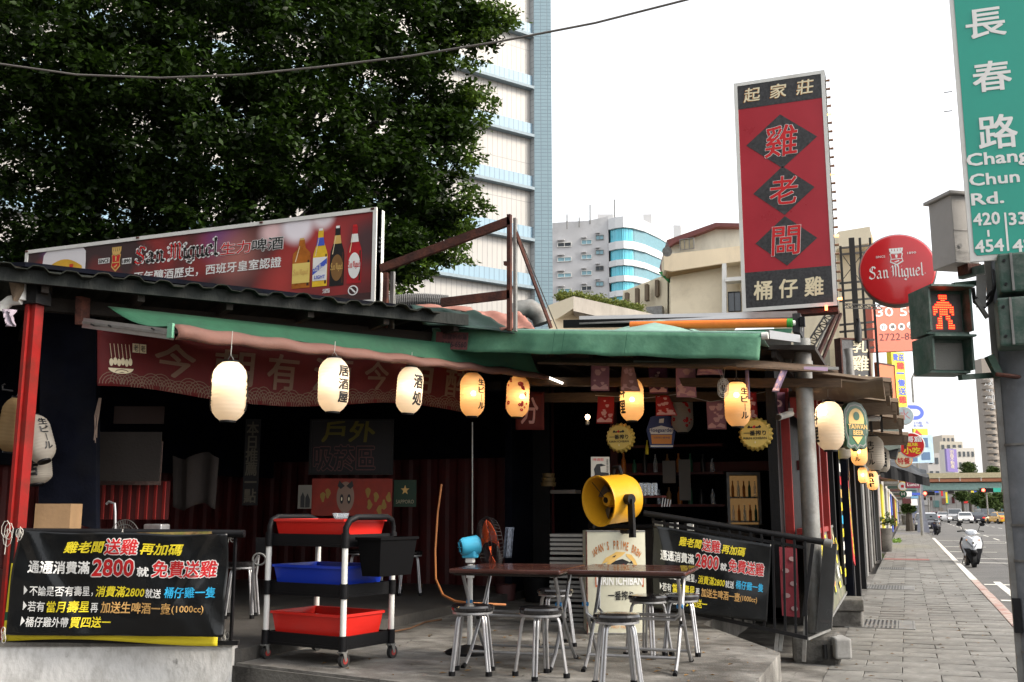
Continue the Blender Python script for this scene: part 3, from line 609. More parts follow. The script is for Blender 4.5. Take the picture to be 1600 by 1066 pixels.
a,b=uv(504,459); c,d=uv(516,451); pb.text('酒',(a,b,c,d),pw,bb,.01,.008)
a,b=uv(552,454); pb.disc(a,b,.0125,.052,pw,bb,.008,'emblem'); pb.disc(a,b,.0095,.04,M('pdark',(.05,.02,.02),.5),bb,.010,'emblem'); pb.shape([(a-.007,b+.02),(a-.004,b+.03),(a+.008,b-.02),(a+.005,b-.03)],pw,bb,.012)
cu,cv=uv(182,405); emblem(pb,cu,cv,.028,.30,(pgold,pr,pgold),bb,.007)
for s_,x0,x1 in(('SINCE',155,171),('1890',192,205)):
    a,b=uv(x0,412); c,d=uv(x1,404); pb.rect(a-.002,b-.008,c+.002,d+.008,pw,bb,.006); pb.text(s_,(a,b,c,d),pk,bb,.03,.009)
# printed mug of beer
a,b=uv(66,425); c,d=uv(136,389)
foam=[(a,b-.2),(a,b+.05)]+[(a+(c-a)*(.5-.5*math.cos(PI*k/12))*1.0,b+.08+(d-b)*.95*math.sin(PI*k/12)**.45) for k in range(13)]+[(c,b+.05),(c,b-.2)]
pb.shape(foam,M('foam_print',(.72,.7,.72),.5,var=.03,bump=0),bb,.007,'mug_print')
pb.shape([(a+.004,b-.2),(a+.006,b+.02)]+[(a+(c-a)*(.08+.84*k/10),b+.02+.10*math.sin(PI*k/10)) for k in range(11)]+[(c-.004,b-.2)],M('beer_yellow',(.62,.36,.03),.4,var=.15,bump=0),bb,.009,'mug_print')
emblem(pb,*uv(112,421),.012,.13,(pr,pr,pr),bb,.011)
# printed bottles
def bottle(px0,px1,py0,py1,body,neck,cap,lab,labm,shape='long'):
    a,b=uv(px0,py1); c,d=uv(px1,py0); W=c-a; H=d-b; cx=(a+c)/2
    prof={'steinie':[(.5,.0),(.5,.62),(.47,.7),(.2,.8),(.15,.97)],'long':[(.5,0),(.5,.5),(.46,.58),(.2,.78),(.17,.98)]}[shape]
    pts=[(cx-w*W,b+h*H) for w,h in prof]+[(cx+w*W,b+h*H) for w,h in reversed(prof)]
    pb.shape(pts,body,bb,.008,'bottle_print')
    pb.shape([(cx-.13*W,b+.96*H),(cx+.13*W,b+.96*H),(cx+.13*W,b+H),(cx-.13*W,b+H)],cap,bb,.011,'bottle_print')
    pb.shape([(cx-.28*W,b+.7*H),(cx+.28*W,b+.7*H),(cx+.2*W,b+.84*H),(cx-.2*W,b+.84*H)],neck,bb,.010,'bottle_print')
    if lab=='oval': pb.disc(cx,b+.3*H,.42*W,.22*H,labm,bb,.011,'label_print')
    else: pb.rect(cx-.48*W,b+.1*H,cx+.48*W,b+.5*H,labm,bb,.011,'label_print')
    pb.shape([(cx-.36*W,b+.53*H),(cx-.30*W,b+.53*H),(cx-.10*W,b+.84*H),(cx-.13*W,b+.84*H)],M('print_highlight',(.75,.62,.4),.4,bump=0),bb,.0105,'bottle_print'); pb.shape([(cx+.32*W,b+.04*H),(cx+.44*W,b+.04*H),(cx+.44*W,b+.55*H),(cx+.34*W,b+.55*H)],M('print_lowlight',(.05,.02,.012),.4,bump=0),bb,.009,'bottle_print')
    m=pr if labm in(pcream,pw) else pgold
    if lab=='light': pb.shape([(cx-.48*W,b+.2*H),(cx+.48*W,b+.38*H),(cx+.48*W,b+.48*H),(cx-.48*W,b+.3*H)],pblue,bb,.012); pb.text('LIGHT',(cx-.35*W,b+.13*H,cx+.38*W,b+.19*H),pblue,bb,.03,.014); m=pw
    blackletter(pb,'San Miguel',(cx-.42*W,b+.24*H,cx+.42*W,b+.38*H),m,bb,.014,.3)
ab=M('amber_print',(.4,.12,.01),.3,var=.3,scale=6,bump=0); bottle(456,487,371,452,ab,ab,pgold,'rect',M('yellow_label',(.72,.55,.15),.5,var=.05,bump=0),'steinie')
bottle(488,514,356,449,M('lager_print',(.75,.48,.03),.3,var=.2,scale=6,bump=0),pblue,pw,'light',pw)
bottle(515,540,352,448,pk,pgold,pw,'oval',M('brown_label',(.2,.1,.03),.5,bump=0)); bottle(542,567,350,444,M('crimson_print',(.4,.012,.02),.3,var=.2,bump=0),pw,pr,'oval',pw)
pb.rect(uv(440,465)[0],.0,.99,.12,M('pdark',(.05,.02,.02)),bb,.0075)
for k in(0,.35,.7,.985): 
    q=pb.at(k+.005,.985,.02); MB().cbox(q,.04,.02,.02).build('clip',rust,bb)
q=Yp(597,420,YB); MB().tube([(q.x,YB+.12,q.z-.1),(q.x+.09,YB+.12,q.z-.2),(q.x+.1,YB+.12,q.z-.38),(q.x+.02,YB+.12,q.z-.5)],.008,6).build('cable',greytex,bb)
for k in range(4): MB().box(br0.x+.0,br0.x+.0035,YB+.04,YB+.10,zb+.52+k*.05,zb+.54+k*.05).build('vent_slot',pk,bb)
# empty rusted frame
YF=9.25; t=T('rusted_sign_frame','empty rusted steel sign frame standing beside the long billboard','sign frame',(-4.3,YF,3.6))
fp=lambda x,y,Y=YF:Yp(x,y,Y)
A,B=fp(596,388),fp(800,342); MB().beam((A.x,YF,4.08),(B.x-.02,YF,fp(800,345).z),.05,.09).build('top_rail',rust,t)
MB().beam((fp(690,470).x,YF,fp(690,473).z),(B.x-.02,YF,fp(800,460).z),.05,.09).build('bottom_rail',rust,t)
A=fp(604,400); MB().beam((A.x,YF,3.4),(A.x,YF,4.03),.05,.05,(0,1,0)).build('post',rust,t); MB().beam((A.x+.05,YF+.06,3.4),(A.x+.05,YF+.06,4.05),.04,.04,(0,1,0)).build('post',galv,t)
B=fp(796,340); MB().beam((B.x,YF,3.3),(B.x,YF,B.z+.03),.04,.05,(0,1,0)).build('post',rust,t); MB().beam((B.x+.045,YF+.05,3.3),(B.x+.045,YF+.05,B.z+.0),.03,.05,(0,1,0)).build('post',galv,t)
MB().beam((B.x+.05,YF+.05,B.z-.15),(fp(846,505).x,YF+.3,fp(846,505).z),.03,.03).build('brace',rust,t)
MB().tube([(B.x+.05,YF+.05,B.z-.1),(fp(852,508).x,YF+.4,fp(852,508).z)],.006,6).build('stay_wire',bronze,t)
MB().cbox((B.x-.04,YF,fp(790,412).z),.03,.05,.04).build('lug',rust,t)
# big red vertical sign
d_=12.; TL,TR,BL_,BR_=D(1142,135,11.6),D(1285,107,12.05),D(1165,487,11.6),D(1312,478,12.05)
x0=(TL.x+BL_.x)/2; x1=(TR.x+BR_.x)/2; yy=12.2
q0,q1,q2,q3=[Yp(x,y,yy) for x,y in((1142,135),(1285,107),(1312,478),(1165,487))]
X0=(q0.x+q3.x)/2; X1=(q1.x+q2.x)/2; Z1=(q0.z+q1.z)/2; Z0=(q2.z+q3.z)/2
bs=T('tall_red_sign','tall red and black vertical signboard with three diamonds and gold calligraphy','signboard',((X0+X1)/2,yy,Z0))
ps=Pan((X0,yy,Z0),(X1-X0,0,0),(0,0,Z1-Z0),(0,-1,0)); ps.slab(.24,whitemt,bs,'box')
rsg=M('sign_red',(.38,.022,.035),.3,var=.12,scale=1.2,bump=.05,bscale=3,coat=.2); bsg=M('sign_black',(.04,.04,.042),.35,var=.5,scale=30,bump=.1,bscale=50)
ps.rect(.03,.0,.97,.99,rsg,bs,.004); ps.rect(.03,.88,.97,.99,bsg,bs,.007,'panel'); ps.rect(.03,.012,.97,.165,bsg,bs,.007,'panel')
ps.frame(.045,.2,whitemt,bs)
for cv,s_ in((.715,'雞'),(.50,'老'),(.285,'闆')):
    w,h=.36,.105 if cv<.7 else .118; w=.33 if cv<.7 else .385
    ps.shape([(.5-w,cv),(.5,cv-h),(.5+w,cv),(.5,cv+h)],bsg,bs,.008,'diamond')
    k=.5*h/.105; ps.text(s_,(.5-.45*w,cv-.56*h,.5+.45*w,cv+.58*h),pw,bs,.028,.010,ref=.0,slant=.4); ps.text(s_,(.5-.45*w,cv-.56*h,.5+.45*w,cv+.58*h),pr,bs,.012,.014,ref=.0,slant=.4)
for i,s_ in enumerate('起家莊'): ps.text(s_,(.11+i*.29,.905,.29+i*.29,.968),porange,bs,.022,.010,slant=.5); ps.text(s_,(.115+i*.29,.906,.295+i*.29,.969),pcream,bs,.016,.013,slant=.5)
for i,s_ in enumerate('桶仔雞'): ps.text(s_,(.13+i*.27,.045,.33+i*.27,.125),pcream,bs,.03,.012,slant=.3)
bulb=M('small_bulb',(.35,.2,.12),.4,bump=0)
for k in range(26):
    z=Z0+.1+(Z1-Z0-.2)*k/25; MB().tube([(X1+.0,yy+.1,z),(X1+.05,yy+.1,z)],[.012,.018],8).build('bulb',bulb if k%7 else M('lit_bulb',(.9,.4,.2),emit=(1,.35,.1),es=3),bs)
MB().box(X0+.1,X1+.0,yy+.02,yy+.2,Z0-.07,Z0-.01).build('bottom_beam',rust,bs)
q=Yp(1291,481,12.1); MB().cbox(q,.03,.03,.06).build('red_indicator',M('indicator_light',(.8,.1,.05),emit=(1,.12,.04),es=6),bs)
# lattice brackets that carry the sign
t=T('lattice_bracket','black steel lattice bracket holding up the tall red sign','bracket',(-.9,12.2,3.6))
def truss(a,b,w,n,r,parent,up=Vector((0,0,1))):
    a=Vector(a); b=Vector(b); d=(b-a).normalized(); s=d.cross(Vector((0,1,0))).normalized()*w/2
    MB().beam(a+s,b+s,r,r).build('chord',bronze,parent); MB().beam(a-s,b-s,r,r).build('chord',bronze,parent)
    mb=MB()
    for k in range(n):
        p=a.lerp(b,k/n); q=a.lerp(b,(k+1)/n); mb.beam(p+s,p-s,r*.7,r*.7); mb.beam(p+(s if k%2 else -s),q+(-s if k%2 else s),r*.7,r*.7)
    mb.build('lattice',bronze,parent)
truss(D(1300,486,12.2),D(1252,562,11.7),.09,12,.016,t)
MB().beam(D(1309,486,12.2),D(1272,568,11.8),.04,.04).build('strut',rust,t); MB().beam(D(1314,490,12.3),D(1282,570,12),.03,.03).build('strut',rust,t); MB().tube([D(1296,500,12.3),D(1262,580,12)],.014,8).build('stay',galv,t)
truss(D(1318,478,13.4),D(1378,480,13.6),.06,12,.012,t)
# round sign
rs=T('round_beer_sign','round red lightbox sign with white crest and blackletter lettering','round sign',(0,13.,4.4))
yr=12.6; c=Yp(1402,424,yr); rx=(Yp(1463,424,yr)-Yp(1340,424,yr)).x/2
m90=Matrix.Rotation(PI/2,3,'X')
rm=M('gloss_red_acrylic',(.52,.01,.015),.18,var=.04,bump=0,coat=.6)
MB().lathe([(rx*.99,-.09),(rx*1.0,.07),(rx*.97,.095)],c,48,m90).build('drum',M('rim_dark',(.1,.09,.09),.5),rs)
MB().lathe([(rx*.965,.096),(rx*.94,.115),(rx*.8,.128),(rx*.4,.135),(0.0001,.137)],c,48,m90).build('face',rm,rs)
pn=Pan(c+Vector((-rx,-.137,-rx)),(2*rx,0,0),(0,0,2*rx),(0,-1,0)); pn.fn=lambda a,b:-.018*max(0,((a-.5)**2+(b-.5)**2)*4)**1.2
emblem(pn,.5,.67,.17,.25,(pw,rm,pw),rs,.004)
pn.text('SINCE',(.24,.67,.36,.70),pw,rs,.01,.004); pn.text('1890',(.64,.69,.75,.72),pw,rs,.01,.004)
blackletter(pn,'San Miguel',(.14,.34,.83,.56),pw,rs,.005,.22); pn.text('R',(.84,.40,.855,.42),pw,rs,.0,.005)
MB().beam(c+Vector((rx*.5,.1,rx*.7)),c+Vector((rx*.5,.9,rx*.7)),.03,.1).build('bracket',rust,rs)
# frames and lattices behind the signs
t=T('steel_scaffold','dark steel ladder frame between the tall red sign and the round sign','scaffold',(-.4,14,3.2))
for px in(1314,1332,1345,1361): a=D(px,400,14.2); MB().beam((a.x,a.y,2.6),(a.x,a.y,D(px,372 if px>1330 else 385,14.2).z),.035 if px!=1332 else .08,.035,(0,1,0)).build('upright',bronze,t)
for pq in(385,395,440,452,468,505,516,533,545):
    a,b=D(1312,pq+3,14.3),D(1366,pq-2,14.4); MB().beam(a,b,.02,.03).build('rung',bronze,t)
MB().tube([D(1316,398,14.4),D(1345,440,14.4)],.006,5).build('wire',bronze,t); MB().tube([D(1345,400,14.4),D(1316,438,14.4)],.006,5).build('wire',bronze,t)
b=MB(); b.tube([D(1341,535,14.1),D(1341,515,14.1),D(1342,503,14.1),D(1340,498,14.1)],[.05,.05,.02,.03],10).build('insulator',pk,t)
def simple(name,label,quad,mat,dep=.1,group=None,frame=None,cat='sign'):
    """vertical board spanned by lower-left, lower-right, upper-left pixel corners at given depths"""
    (x0,y0,d0),(x1,y1,d1),(x2,y2)=quad; a=D(x0,y0,d0); b=D(x1,y1,d1); top=D(x2,y2,d0)
    t=T(name,label,cat,tuple(a),group); p=Pan(a,b-a,(0,0,top.z-a.z)); p.slab(dep,mat,t,'board')
    if frame: p.frame(.025,dep,frame,t)
    return t,p
os_=M('orange_sign_face',(.62,.13,.07),.4,var=.08,scale=1,bump=0)
t,p=simple('orange_phone_sign','orange signboard with white writing and a phone number behind the pedestrian signal',((1366,550,16),(1440,547,16.4),(1363,480)),os_,.15)
p.text('30 50',(.08,.78,.95,.99),pw,t,.01,.004)
for k,s_ in enumerate('訂購專線'): p.disc(.22+.19*k,.54+(.03 if k==3 else 0),.075,.08,pw,t,.004,'disc'); p.text(s_,(.175+.19*k,.50,.265+.19*k,.585),pk,t,.0,.008)
p.text('2722-885',(.12,.24,.98,.40),M('dark_red_print',(.1,.02,.02)),t,.0,.004)
t,p=simple('dark_calligraphy_sign','dark vertical signboard with pale brush lettering below the steel frame',((1316,600,14),(1362,600,14.2),(1313,528)),bsg,.12,frame=rust)
p.text('雞',(.35,.28,.95,.62),pcream,t,.02,.004,slant=.4); p.text('乳',(.4,.68,.95,.95),pcream,t,.02,.004,slant=.4); p.text('老',(.35,-.05,.9,.2),pcream,t,.02,.004)

MB().tube([D(1325,545,13.8),D(1327,560,13.8),D(1330,600,13.8)],[.06,.05,.06],10).build('lamp_tube',galv,t)
t,p=simple('cream_side_panel','cream painted steel panel dotted with rivets beside the dark sign',((1299,600,14.6),(1317,600,14.6),(1297,530)),M('cream_panel',(.5,.45,.33),.6),.3)
for k in range(7): MB().cbox(p.at(.85,.1+k*.13,.01),.02,.01,.02).build('rivet',pk,t)
t,p=simple('orange_end_panel','tall orange side panel of a signboard with a white edge',((1375,646,17.5),(1402,646,18.5),(1370,566)),M('orange_panel',(.6,.14,.04),.5,var=.05,bump=0),.05,frame=rust)
t,p=simple('yellow_strip_sign','narrow yellow vertical sign with red and blue stacked lettering',((1398,636,22),(1418,636,22.3),(1390,550)),pyl,.12)
for k,(s_,m) in enumerate((('費送',pblue),('雞',pr),('一',pblue),('隻',pblue),('送',pblue),('雞',pr))): p.text(s_,(.1 if len(s_)>1 else .35,.84-.155*k,.95,.97-.155*k),m,t,.03,.006,ref=.0) if s_!='一' else p.rect(.3,.6,.9,.63,pblue,t,.006)
t,p=simple('parking_sign','pale parking sign with a large blue curved letter beyond the yellow strip sign',((1412,670,30),(1455,670,30.5),(1411,629)),M('pale_blue_board',(.55,.58,.6),.5),.12)
b=[(.10+.62*1.0*0,.85)]
arc=[(.45+.32*math.cos(a),.62+.28*math.sin(a)) for a in [PI/2-PI*k/14 for k in range(15)]]; inn=[(.45+.19*math.cos(a),.62+.14*math.sin(a)) for a in [-PI/2+PI*k/14 for k in range(15)]]
p.shape([(.02,.9)]+arc+[(.36,.34),(.36,.48)]+inn+[(.02,.76)],pblue,t,.004); p.text('1小時\n半小時',(.35,.05,.7,.28),pblue,t,.01,.004); p.text('元',(.8,.18,.93,.28),pblue,t,.01,.004)
t,p=simple('blue_info_board','pale blue board with printed photos behind the round red snack sign',((1420,724,33),(1460,723,33.5),(1420,680)),M('pale_blue_board2',(.32,.45,.55),.5),.12)
for r0 in((.5,.55,.8,.9),(.5,.1,.85,.38),(.05,.05,.35,.4)): p.rect(*r0,P('print_navy',(.04,.1,.2)),t,.004)
t,p=simple('yellow_red_board','yellow board with a red corner tucked above the blue board',((1428,680,31),(1450,680,31.3),(1428,670)),pyl,.06); p.shape([(.0,.0),(.6,.0),(.2,.9)],pr,t,.004)
def rsign(name,label,px,py_,rp,d,face,rim):
    t=T(name,label,'round sign',tuple(D(px,py_,d))); c=D(px,py_,d); r=(D(px+rp,py_,d)-D(px-rp,py_,d)).length/2
    MB().lathe([(r,-.06),(r,.05),(r*.95,.06),(.0001,.062)],c,32,m90).build('drum',rim,t)
    pn=Pan(c+Vector((-r,-.063,-r)),(2*r,0,0),(0,0,2*r),(0,-1,0)); pn.disc(.5,.5,.46,.46,face,t,.002,'face',32); return t,pn
t,pn=rsign('round_snack_sign','round red snack sign with white and yellow characters over the pavement',1424,696,20,24,pr,whitemt)
pn.text('哥窟',(.3,.62,.9,.85),pw,t,.03,.005); pn.text('風味',(.28,.45,.74,.6),pyl,t,.02,.005); pn.text('小吃',(.2,.16,.82,.42),pyl,t,.03,.005)
t,pn=rsign('round_water_sign','round pale sign with a pink water character in front of the parking sign',1413,650,14,27,M('pale_disc',(.5,.6,.62)),whitemt); pn.text('水',(.2,.25,.8,.85),P('print_pink',(.6,.25,.25)),t,.0,.005)
t,pn=rsign('round_orange_sign','small round cream sign with red lettering half hidden under the red snack sign',1412,718,13,24.6,pcream,porange); pn.text('特餐',(.15,.2,.85,.6),pr,t,.02,.005)
t,pn=rsign('small_yellow_round_sign','small round yellow and white sign with a red square below the black awning',1410,760,7,34,pw,pyl); pn.rect(.35,.35,.65,.65,pr,t,.004)
t,pn=rsign('small_green_round_sign','small round green sign hung just below the yellow round one',1411,772,6,34.5,pg,pgrey); pn.text('H',(.3,.3,.7,.7),pw,t,.02,.004)
t,p=simple('maroon_banner_sign','maroon sign with pale script just under the tip of the black awning',((1416,763,33),(1438,763,33),(1416,752)),M('maroon',(.18,.012,.04)),.06); p.text('Lunch',(.1,.3,.9,.75),pw,t,.0,.004)
for k,(x,y,x1,y1,m,lb) in enumerate(((1416,776,1425,768,pw,'small white sign with a blue dash hung above the far pavement'),(1425,774,1438,770,pblue,'thin blue slanted signboard above the far pavement'),(1411,787,1424,779,reddark,'dark red sign with pale square hung low over the far pavement'),(1424,779,1435,775,M('sky_blue',(.15,.35,.55)),'light blue sign hung over the far pavement'),(1424,790,1434,780,pw,'white sign below the light blue one over the far pavement'))): simple('hanging_shop_sign',lb,((x,y,40),(x1,y,40),(x,y1)),m,.08,'small shop signs over the pavement')
# Taiwan beer shield sign
t=T('green_beer_shield_sign','green and gold shield shaped beer sign beside the street lantern','shield sign',tuple(D(1333,665,11.2)))
pt=Pan(D(1313,704,11.1),D(1353,704,11.5)-D(1313,704,11.1),(0,0,.55))
prof=[(.5,1),(.75,.96),(.93,.82),(1.0,.6),(.97,.35),(.88,.2),(.9,.08),(.78,.02),(.62,.06),(.5,-.02),(.38,.06),(.22,.02),(.1,.08),(.12,.2),(.03,.35),(0,.6),(.07,.82),(.25,.96)]
mb=MB(); mb.poly([pt.at(a,b,0) for a,b in prof],pt.n*.05); mb.build('shield',M('dark_green_shield',(.02,.06,.035),.4),t)
pt.shape([(.5+(a-.5)*.88,.5+(b-.5)*.9) for a,b in prof],galv,t,.053); pt.shape([(.5+(a-.5)*.8,.5+(b-.5)*.84) for a,b in prof],pg,t,.056)
pt.disc(.5,.62,.3,.24,pgold,t,.059); pt.disc(.5,.7,.12,.09,pg,t,.062); pt.rect(.16,.3,.86,.54,MC['dark_green_shield'],t,.064); pt.text('TAIWAN\nBEER',(.14,.31,.88,.53),pgold,t,.03,.067); pt.shape([(.3,.28),(.7,.28),(.5,.12)],pgold,t,.062)
# ================================================================ LANTERNS
def paper(name,c,hot=.3):
    m=bpy.data.materials.new(name); m.use_nodes=True; t=m.node_tree; t.nodes.clear(); L=t.links.new
    o=N(t,'ShaderNodeOutputMaterial'); tr=N(t,'ShaderNodeBsdfTranslucent'); df=N(t,'ShaderNodeBsdfDiffuse'); rf=N(t,'ShaderNodeBsdfRefraction')
    tr.inputs[0].default_value=(*c,1); df.inputs[0].default_value=(*c,1); rf.inputs['Color'].default_value=(c[0],c[1]*.85,c[2]*.6,1); rf.inputs['IOR'].default_value=1.03; rf.inputs['Roughness'].default_value=.7
    a=N(t,'ShaderNodeMixShader'); a.inputs[0].default_value=.42; L(tr.outputs[0],a.inputs[1]); L(df.outputs[0],a.inputs[2])
    b=N(t,'ShaderNodeMixShader'); b.inputs[0].default_value=hot; L(a.outputs[0],b.inputs[1]); L(rf.outputs[0],b.inputs[2]); L(b.outputs[0],o.inputs[0]); return m
papw=paper('lantern_paper',(.85,.78,.68)); papo=paper('aged_lantern_paper',(.85,.66,.42)); papoff=paper('unlit_lantern_paper',(.6,.56,.5),.05)
def lantern(px,y0,y1,d,label,txt,lit=8,pap=papw,aspect=.56,tilt=0,side=0.0,flowers=False,lowb=.5,hang=.18,txtm=pk,up=True,col_=(1,.62,.3)):
    lit*=.16
    a=D(px,y0,d); b=D(px,y1,d); c=(a+b)/2; H=(a-b).length; r=H*aspect/2
    t=T('paper_lantern',label,'lantern',tuple(c),'paper lanterns of the eatery')
    Rm=Matrix.Rotation(tilt,3,'Y'); n=15
    prof=[(r*.42,-H/2)]
    for k in range(n*4+1):
        s_=k/(n*4); z=-H/2+H*s_; e=abs(2*s_-1); rr_=r*(1-max(0,(e-.42)/.58)**2.4*.56); rr_*=1+.012*math.cos(2*PI*s_*n*1.0); prof.append((rr_,z))
    prof.append((r*.42,H/2))
    mb=MB().lathe(prof[1:-1],c,40,Rm); mb.f=mb.f[:-2] # open ends
    mb.build('paper_shade',pap,t)
    for z,h in((-H/2-.012,.02),(H/2-.008,.02)):
        MB().lathe([(r*.47,z),(r*.47,z+h),(r*.36,z+h),(r*.36,z),(r*.47,z)],c,24,Rm).build('ring',blackpl,t)
    top=c+Rm@Vector((0,0,H/2)); 
    MB().tube([top+Vector((-r*.3,0,0)),top+Vector((0,0,.06)),top+Vector((r*.3,0,0))],.003,5).build('wire_handle',galv,t)
    if hang: MB().tube([top+Vector((0,0,.05)),top+Vector((.005,0,.05+hang))],.003,5).build('hanging_cord',greytex,t)
    # wrapped lettering
    ang0=math.atan2(-c.y,-c.x)    # towards the camera
    if txt:
        for seg,off in txt:
            chars=seg; nC=len(chars); hh=H*.72/nC; 
            for i,chh in enumerate(chars):
                a2,fs=text2d(chh,.035); lo=a2.min(0); hi=a2.max(0); mb=MB()
                w=min(hh*1.0,r*.85); zc=H*.36-hh*(i+.5)
                if chh=='ー': 
                    a2=np.array([(.45,0),(.55,0),(.55,1),(.45,1)]); fs=[(0,1,2,3)]; lo=np.array((0,0.)); hi=np.array((1.,1.))
                ly=LAY.get((chh,.035)) if chh!='ー' else None
                for vi,(x,y) in enumerate((a2-lo)/(hi-lo)):
                    z=zc+(y-.5)*hh*.86; s_=(z+H/2)/H; e=abs(2*s_-1); R_=r*(1-max(0,(e-.42)/.58)**2.4*.56)*1.03+.002+(ly[vi]*.0003 if ly is not None else 0)
                    an=ang0+off+(x-.5)*w/r; mb.v.append(c+Rm@Vector((R_*math.cos(an),R_*math.sin(an),z)))
                mb.f=list(fs); mb.build('lettering',txtm,t)
    if flowers:
        rq=random.Random(4)
        mb=MB()
        for k in range(26):
            an=ang0+(.55 if k%3 else -1.15)+rq.gauss(0,.22); z=rq.uniform(-.34,.4)*H; sz=rq.choice((.016,.024,.03))*H*2.0
            R_=r*1.03+.002; s_=(z+H/2)/H; R_=r*(1-max(0,(abs(2*s_-1)-.42)/.58)**2.4*.56)*1.03+.002
            for q in range(5):
                qa=q*2*PI/5+k; mb.v; base=len(mb.v)
                cx,cz=math.cos(qa)*sz*.55,math.sin(qa)*sz*.55
                for j in range(7):
                    ja=j*2*PI/7; X=cx+math.cos(ja)*sz*.42; Z=z+cz+math.sin(ja)*sz*.42; mb.v.append(c+Rm@Vector((R_*math.cos(an+X/r),R_*math.sin(an+X/r),Z)))
                mb.f.append(tuple(range(base,base+7)))
        mb.build('blossom_print',pr,t)
    if lit:
        l=bpy.data.lights.new('lantern_bulb','POINT'); l.energy=lit; l.color=(1,.76,.5) if pap is papw else col_; l.shadow_soft_size=.028
        o=bpy.data.objects.new('lantern_bulb',l); col.objects.link(o); o.parent=t; o.location=Rm@Vector((side*r,-.25*r,H*(lowb-.5)))
        MB().lathe([(.002,-.04),(.024,-.02),(.028,0),(.014,.03),(.012,.06)],c+Rm@Vector((side*r,-.25*r,H*(lowb-.5)+.075)),10).build('lamp_holder',whitemt,t)
    return t
NB='生ビール'
lantern(358,566,658,7.8,'large plain glowing lantern, leftmost of the row under the pink awning flap',[('料理店',-1.55),('居酒屋',1.5)],9,lowb=.72,aspect=.58,hang=.2)
lantern(521,560,644,8.7,'glowing lantern with three black characters, between two other lanterns left of centre',[('居酒屋',.72)],9,lowb=.58,side=.25,hang=.1)
lantern(640,574,646,9.8,'glowing lantern with two bold black characters, third from the left in the row',[('酒処',.68)],8,lowb=.55,side=.2,tilt=.07,hang=.1)
lantern(738,583,651,10.5,'glowing lantern with a vertical draught beer inscription, fourth in the row',[(NB,.8)],8,pap=papo,lowb=.52,side=.2,hang=.16)
lantern(809,588,652,11.1,'glowing lantern printed with small red blossoms under the timber beam',None,8,pap=papo,flowers=True,lowb=.5,side=.5,hang=.06,tilt=.05)
lantern(987,592,658,10.9,'glowing lantern in front of the kitchen, black writing on its left edge',[('料理',-.95)],8,pap=papo,lowb=.5,side=.1,hang=.06)
lantern(1152,597,667,10.3,'glowing lantern left of the steel pole with a vertical draught beer inscription',[(NB,.6)],9,pap=papo,lowb=.7,side=.0,hang=.1)
lantern(1296,628,704,10.8,'pale glowing lantern beside the green shield sign, street side of the pole',[('料理',-1.25)],9,lowb=.78,side=-.3,hang=.1)
lantern(1342,684,728,15.5,'amber lantern partly behind the green shield sign on the street side',[(NB,-.2)],7,pap=papo,lowb=.5,hang=.1)
lantern(1366,682,735,17.,'unlit grey lantern with a vertical draught beer inscription under the eave',[(NB,-.3)],0,pap=papoff,hang=.1)
lantern(1379,700,738,18.5,'small unlit grey lantern farthest out under the street eave',[('居',.2)],0,pap=papoff,hang=.1)
lantern(1363,735,766,19.5,'small amber lantern hanging low between black curtains on the street side',[('Bar',-.1)],6,pap=papo,hang=.1)
lantern(1348,730,755,17.,'narrow amber lantern half hidden behind a black curtain strip',None,5,pap=papo,hang=.1)
lantern(1318,700,717,14.,'unlit lantern end peeping out below the pale glowing street lantern',None,0,pap=papoff,hang=0,aspect=1.3)
lantern(1066,616,676,11.8,'unlit lantern with faint red blossoms hanging in front of the bar',None,0,pap=papoff,flowers=True,hang=.1)
lantern(60,648,724,8.5,'tilted unlit lantern with draught beer writing tied beside the red post',[(NB,.5)],0,pap=papoff,tilt=-.42,hang=0)
lantern(56,708,757,8.7,'tipped unlit lantern hanging lowest beside the red post',[('居',-.3)],0,pap=papoff,tilt=-.2,hang=0,aspect=.95)
lantern(22,622,706,8.5,'tan worn paper lantern outside the red corner post at the far left',None,0,pap=paper('tan_lantern_paper',(.42,.3,.16),.05),tilt=.12,hang=0,aspect=.5)
# ================================================================ RED BANNER UNDER THE LEFT AWNING
rb=T('red_calligraphy_banner','long dark red cloth banner with pale brush characters hung behind the lanterns','banner',tuple(D(150,560,8.4)))
A0,A1,A2,A3=D(152,514,8.4),D(745,570,11.6),D(745,640,11.6),D(152,606,8.4)
def rbf(a,b): return A3.lerp(A2,a).lerp(A0.lerp(A1,a),b)+Vector((.03*math.sin(a*23),-.03*math.sin(a*19),(1-b)*(.05*math.sin(a*9+1.2)-.03)))
cl=M('red_banner_cloth',(.095,.004,.005),.75,var=.15,scale=3,bump=.2,bscale=60)
MB().grid(rbf,80,8).build('cloth',cl,rb,smooth=True,solid=.003)
class Cur(Pan):
    def __init__(s,fn,nrm): s.f0=fn; s.n=Vector(nrm).normalized(); s.fn=None; s.u=Vector((3,0,0)); s.v=Vector((0,0,1))
    def at(s,a,b,h=0): return s.f0(a,b)+s.n*h
cur=Cur(rbf,(.8,-.6,0)); bc=P('faded_banner_print',(.16,.10,.07),.7)
for i,s_ in enumerate('今朝有酒今朝醉'): cur.text(s_,(.115+.127*i,.26,.205+.127*i,.86),bc,rb,.02,.012,slant=.5)
mb=MB()
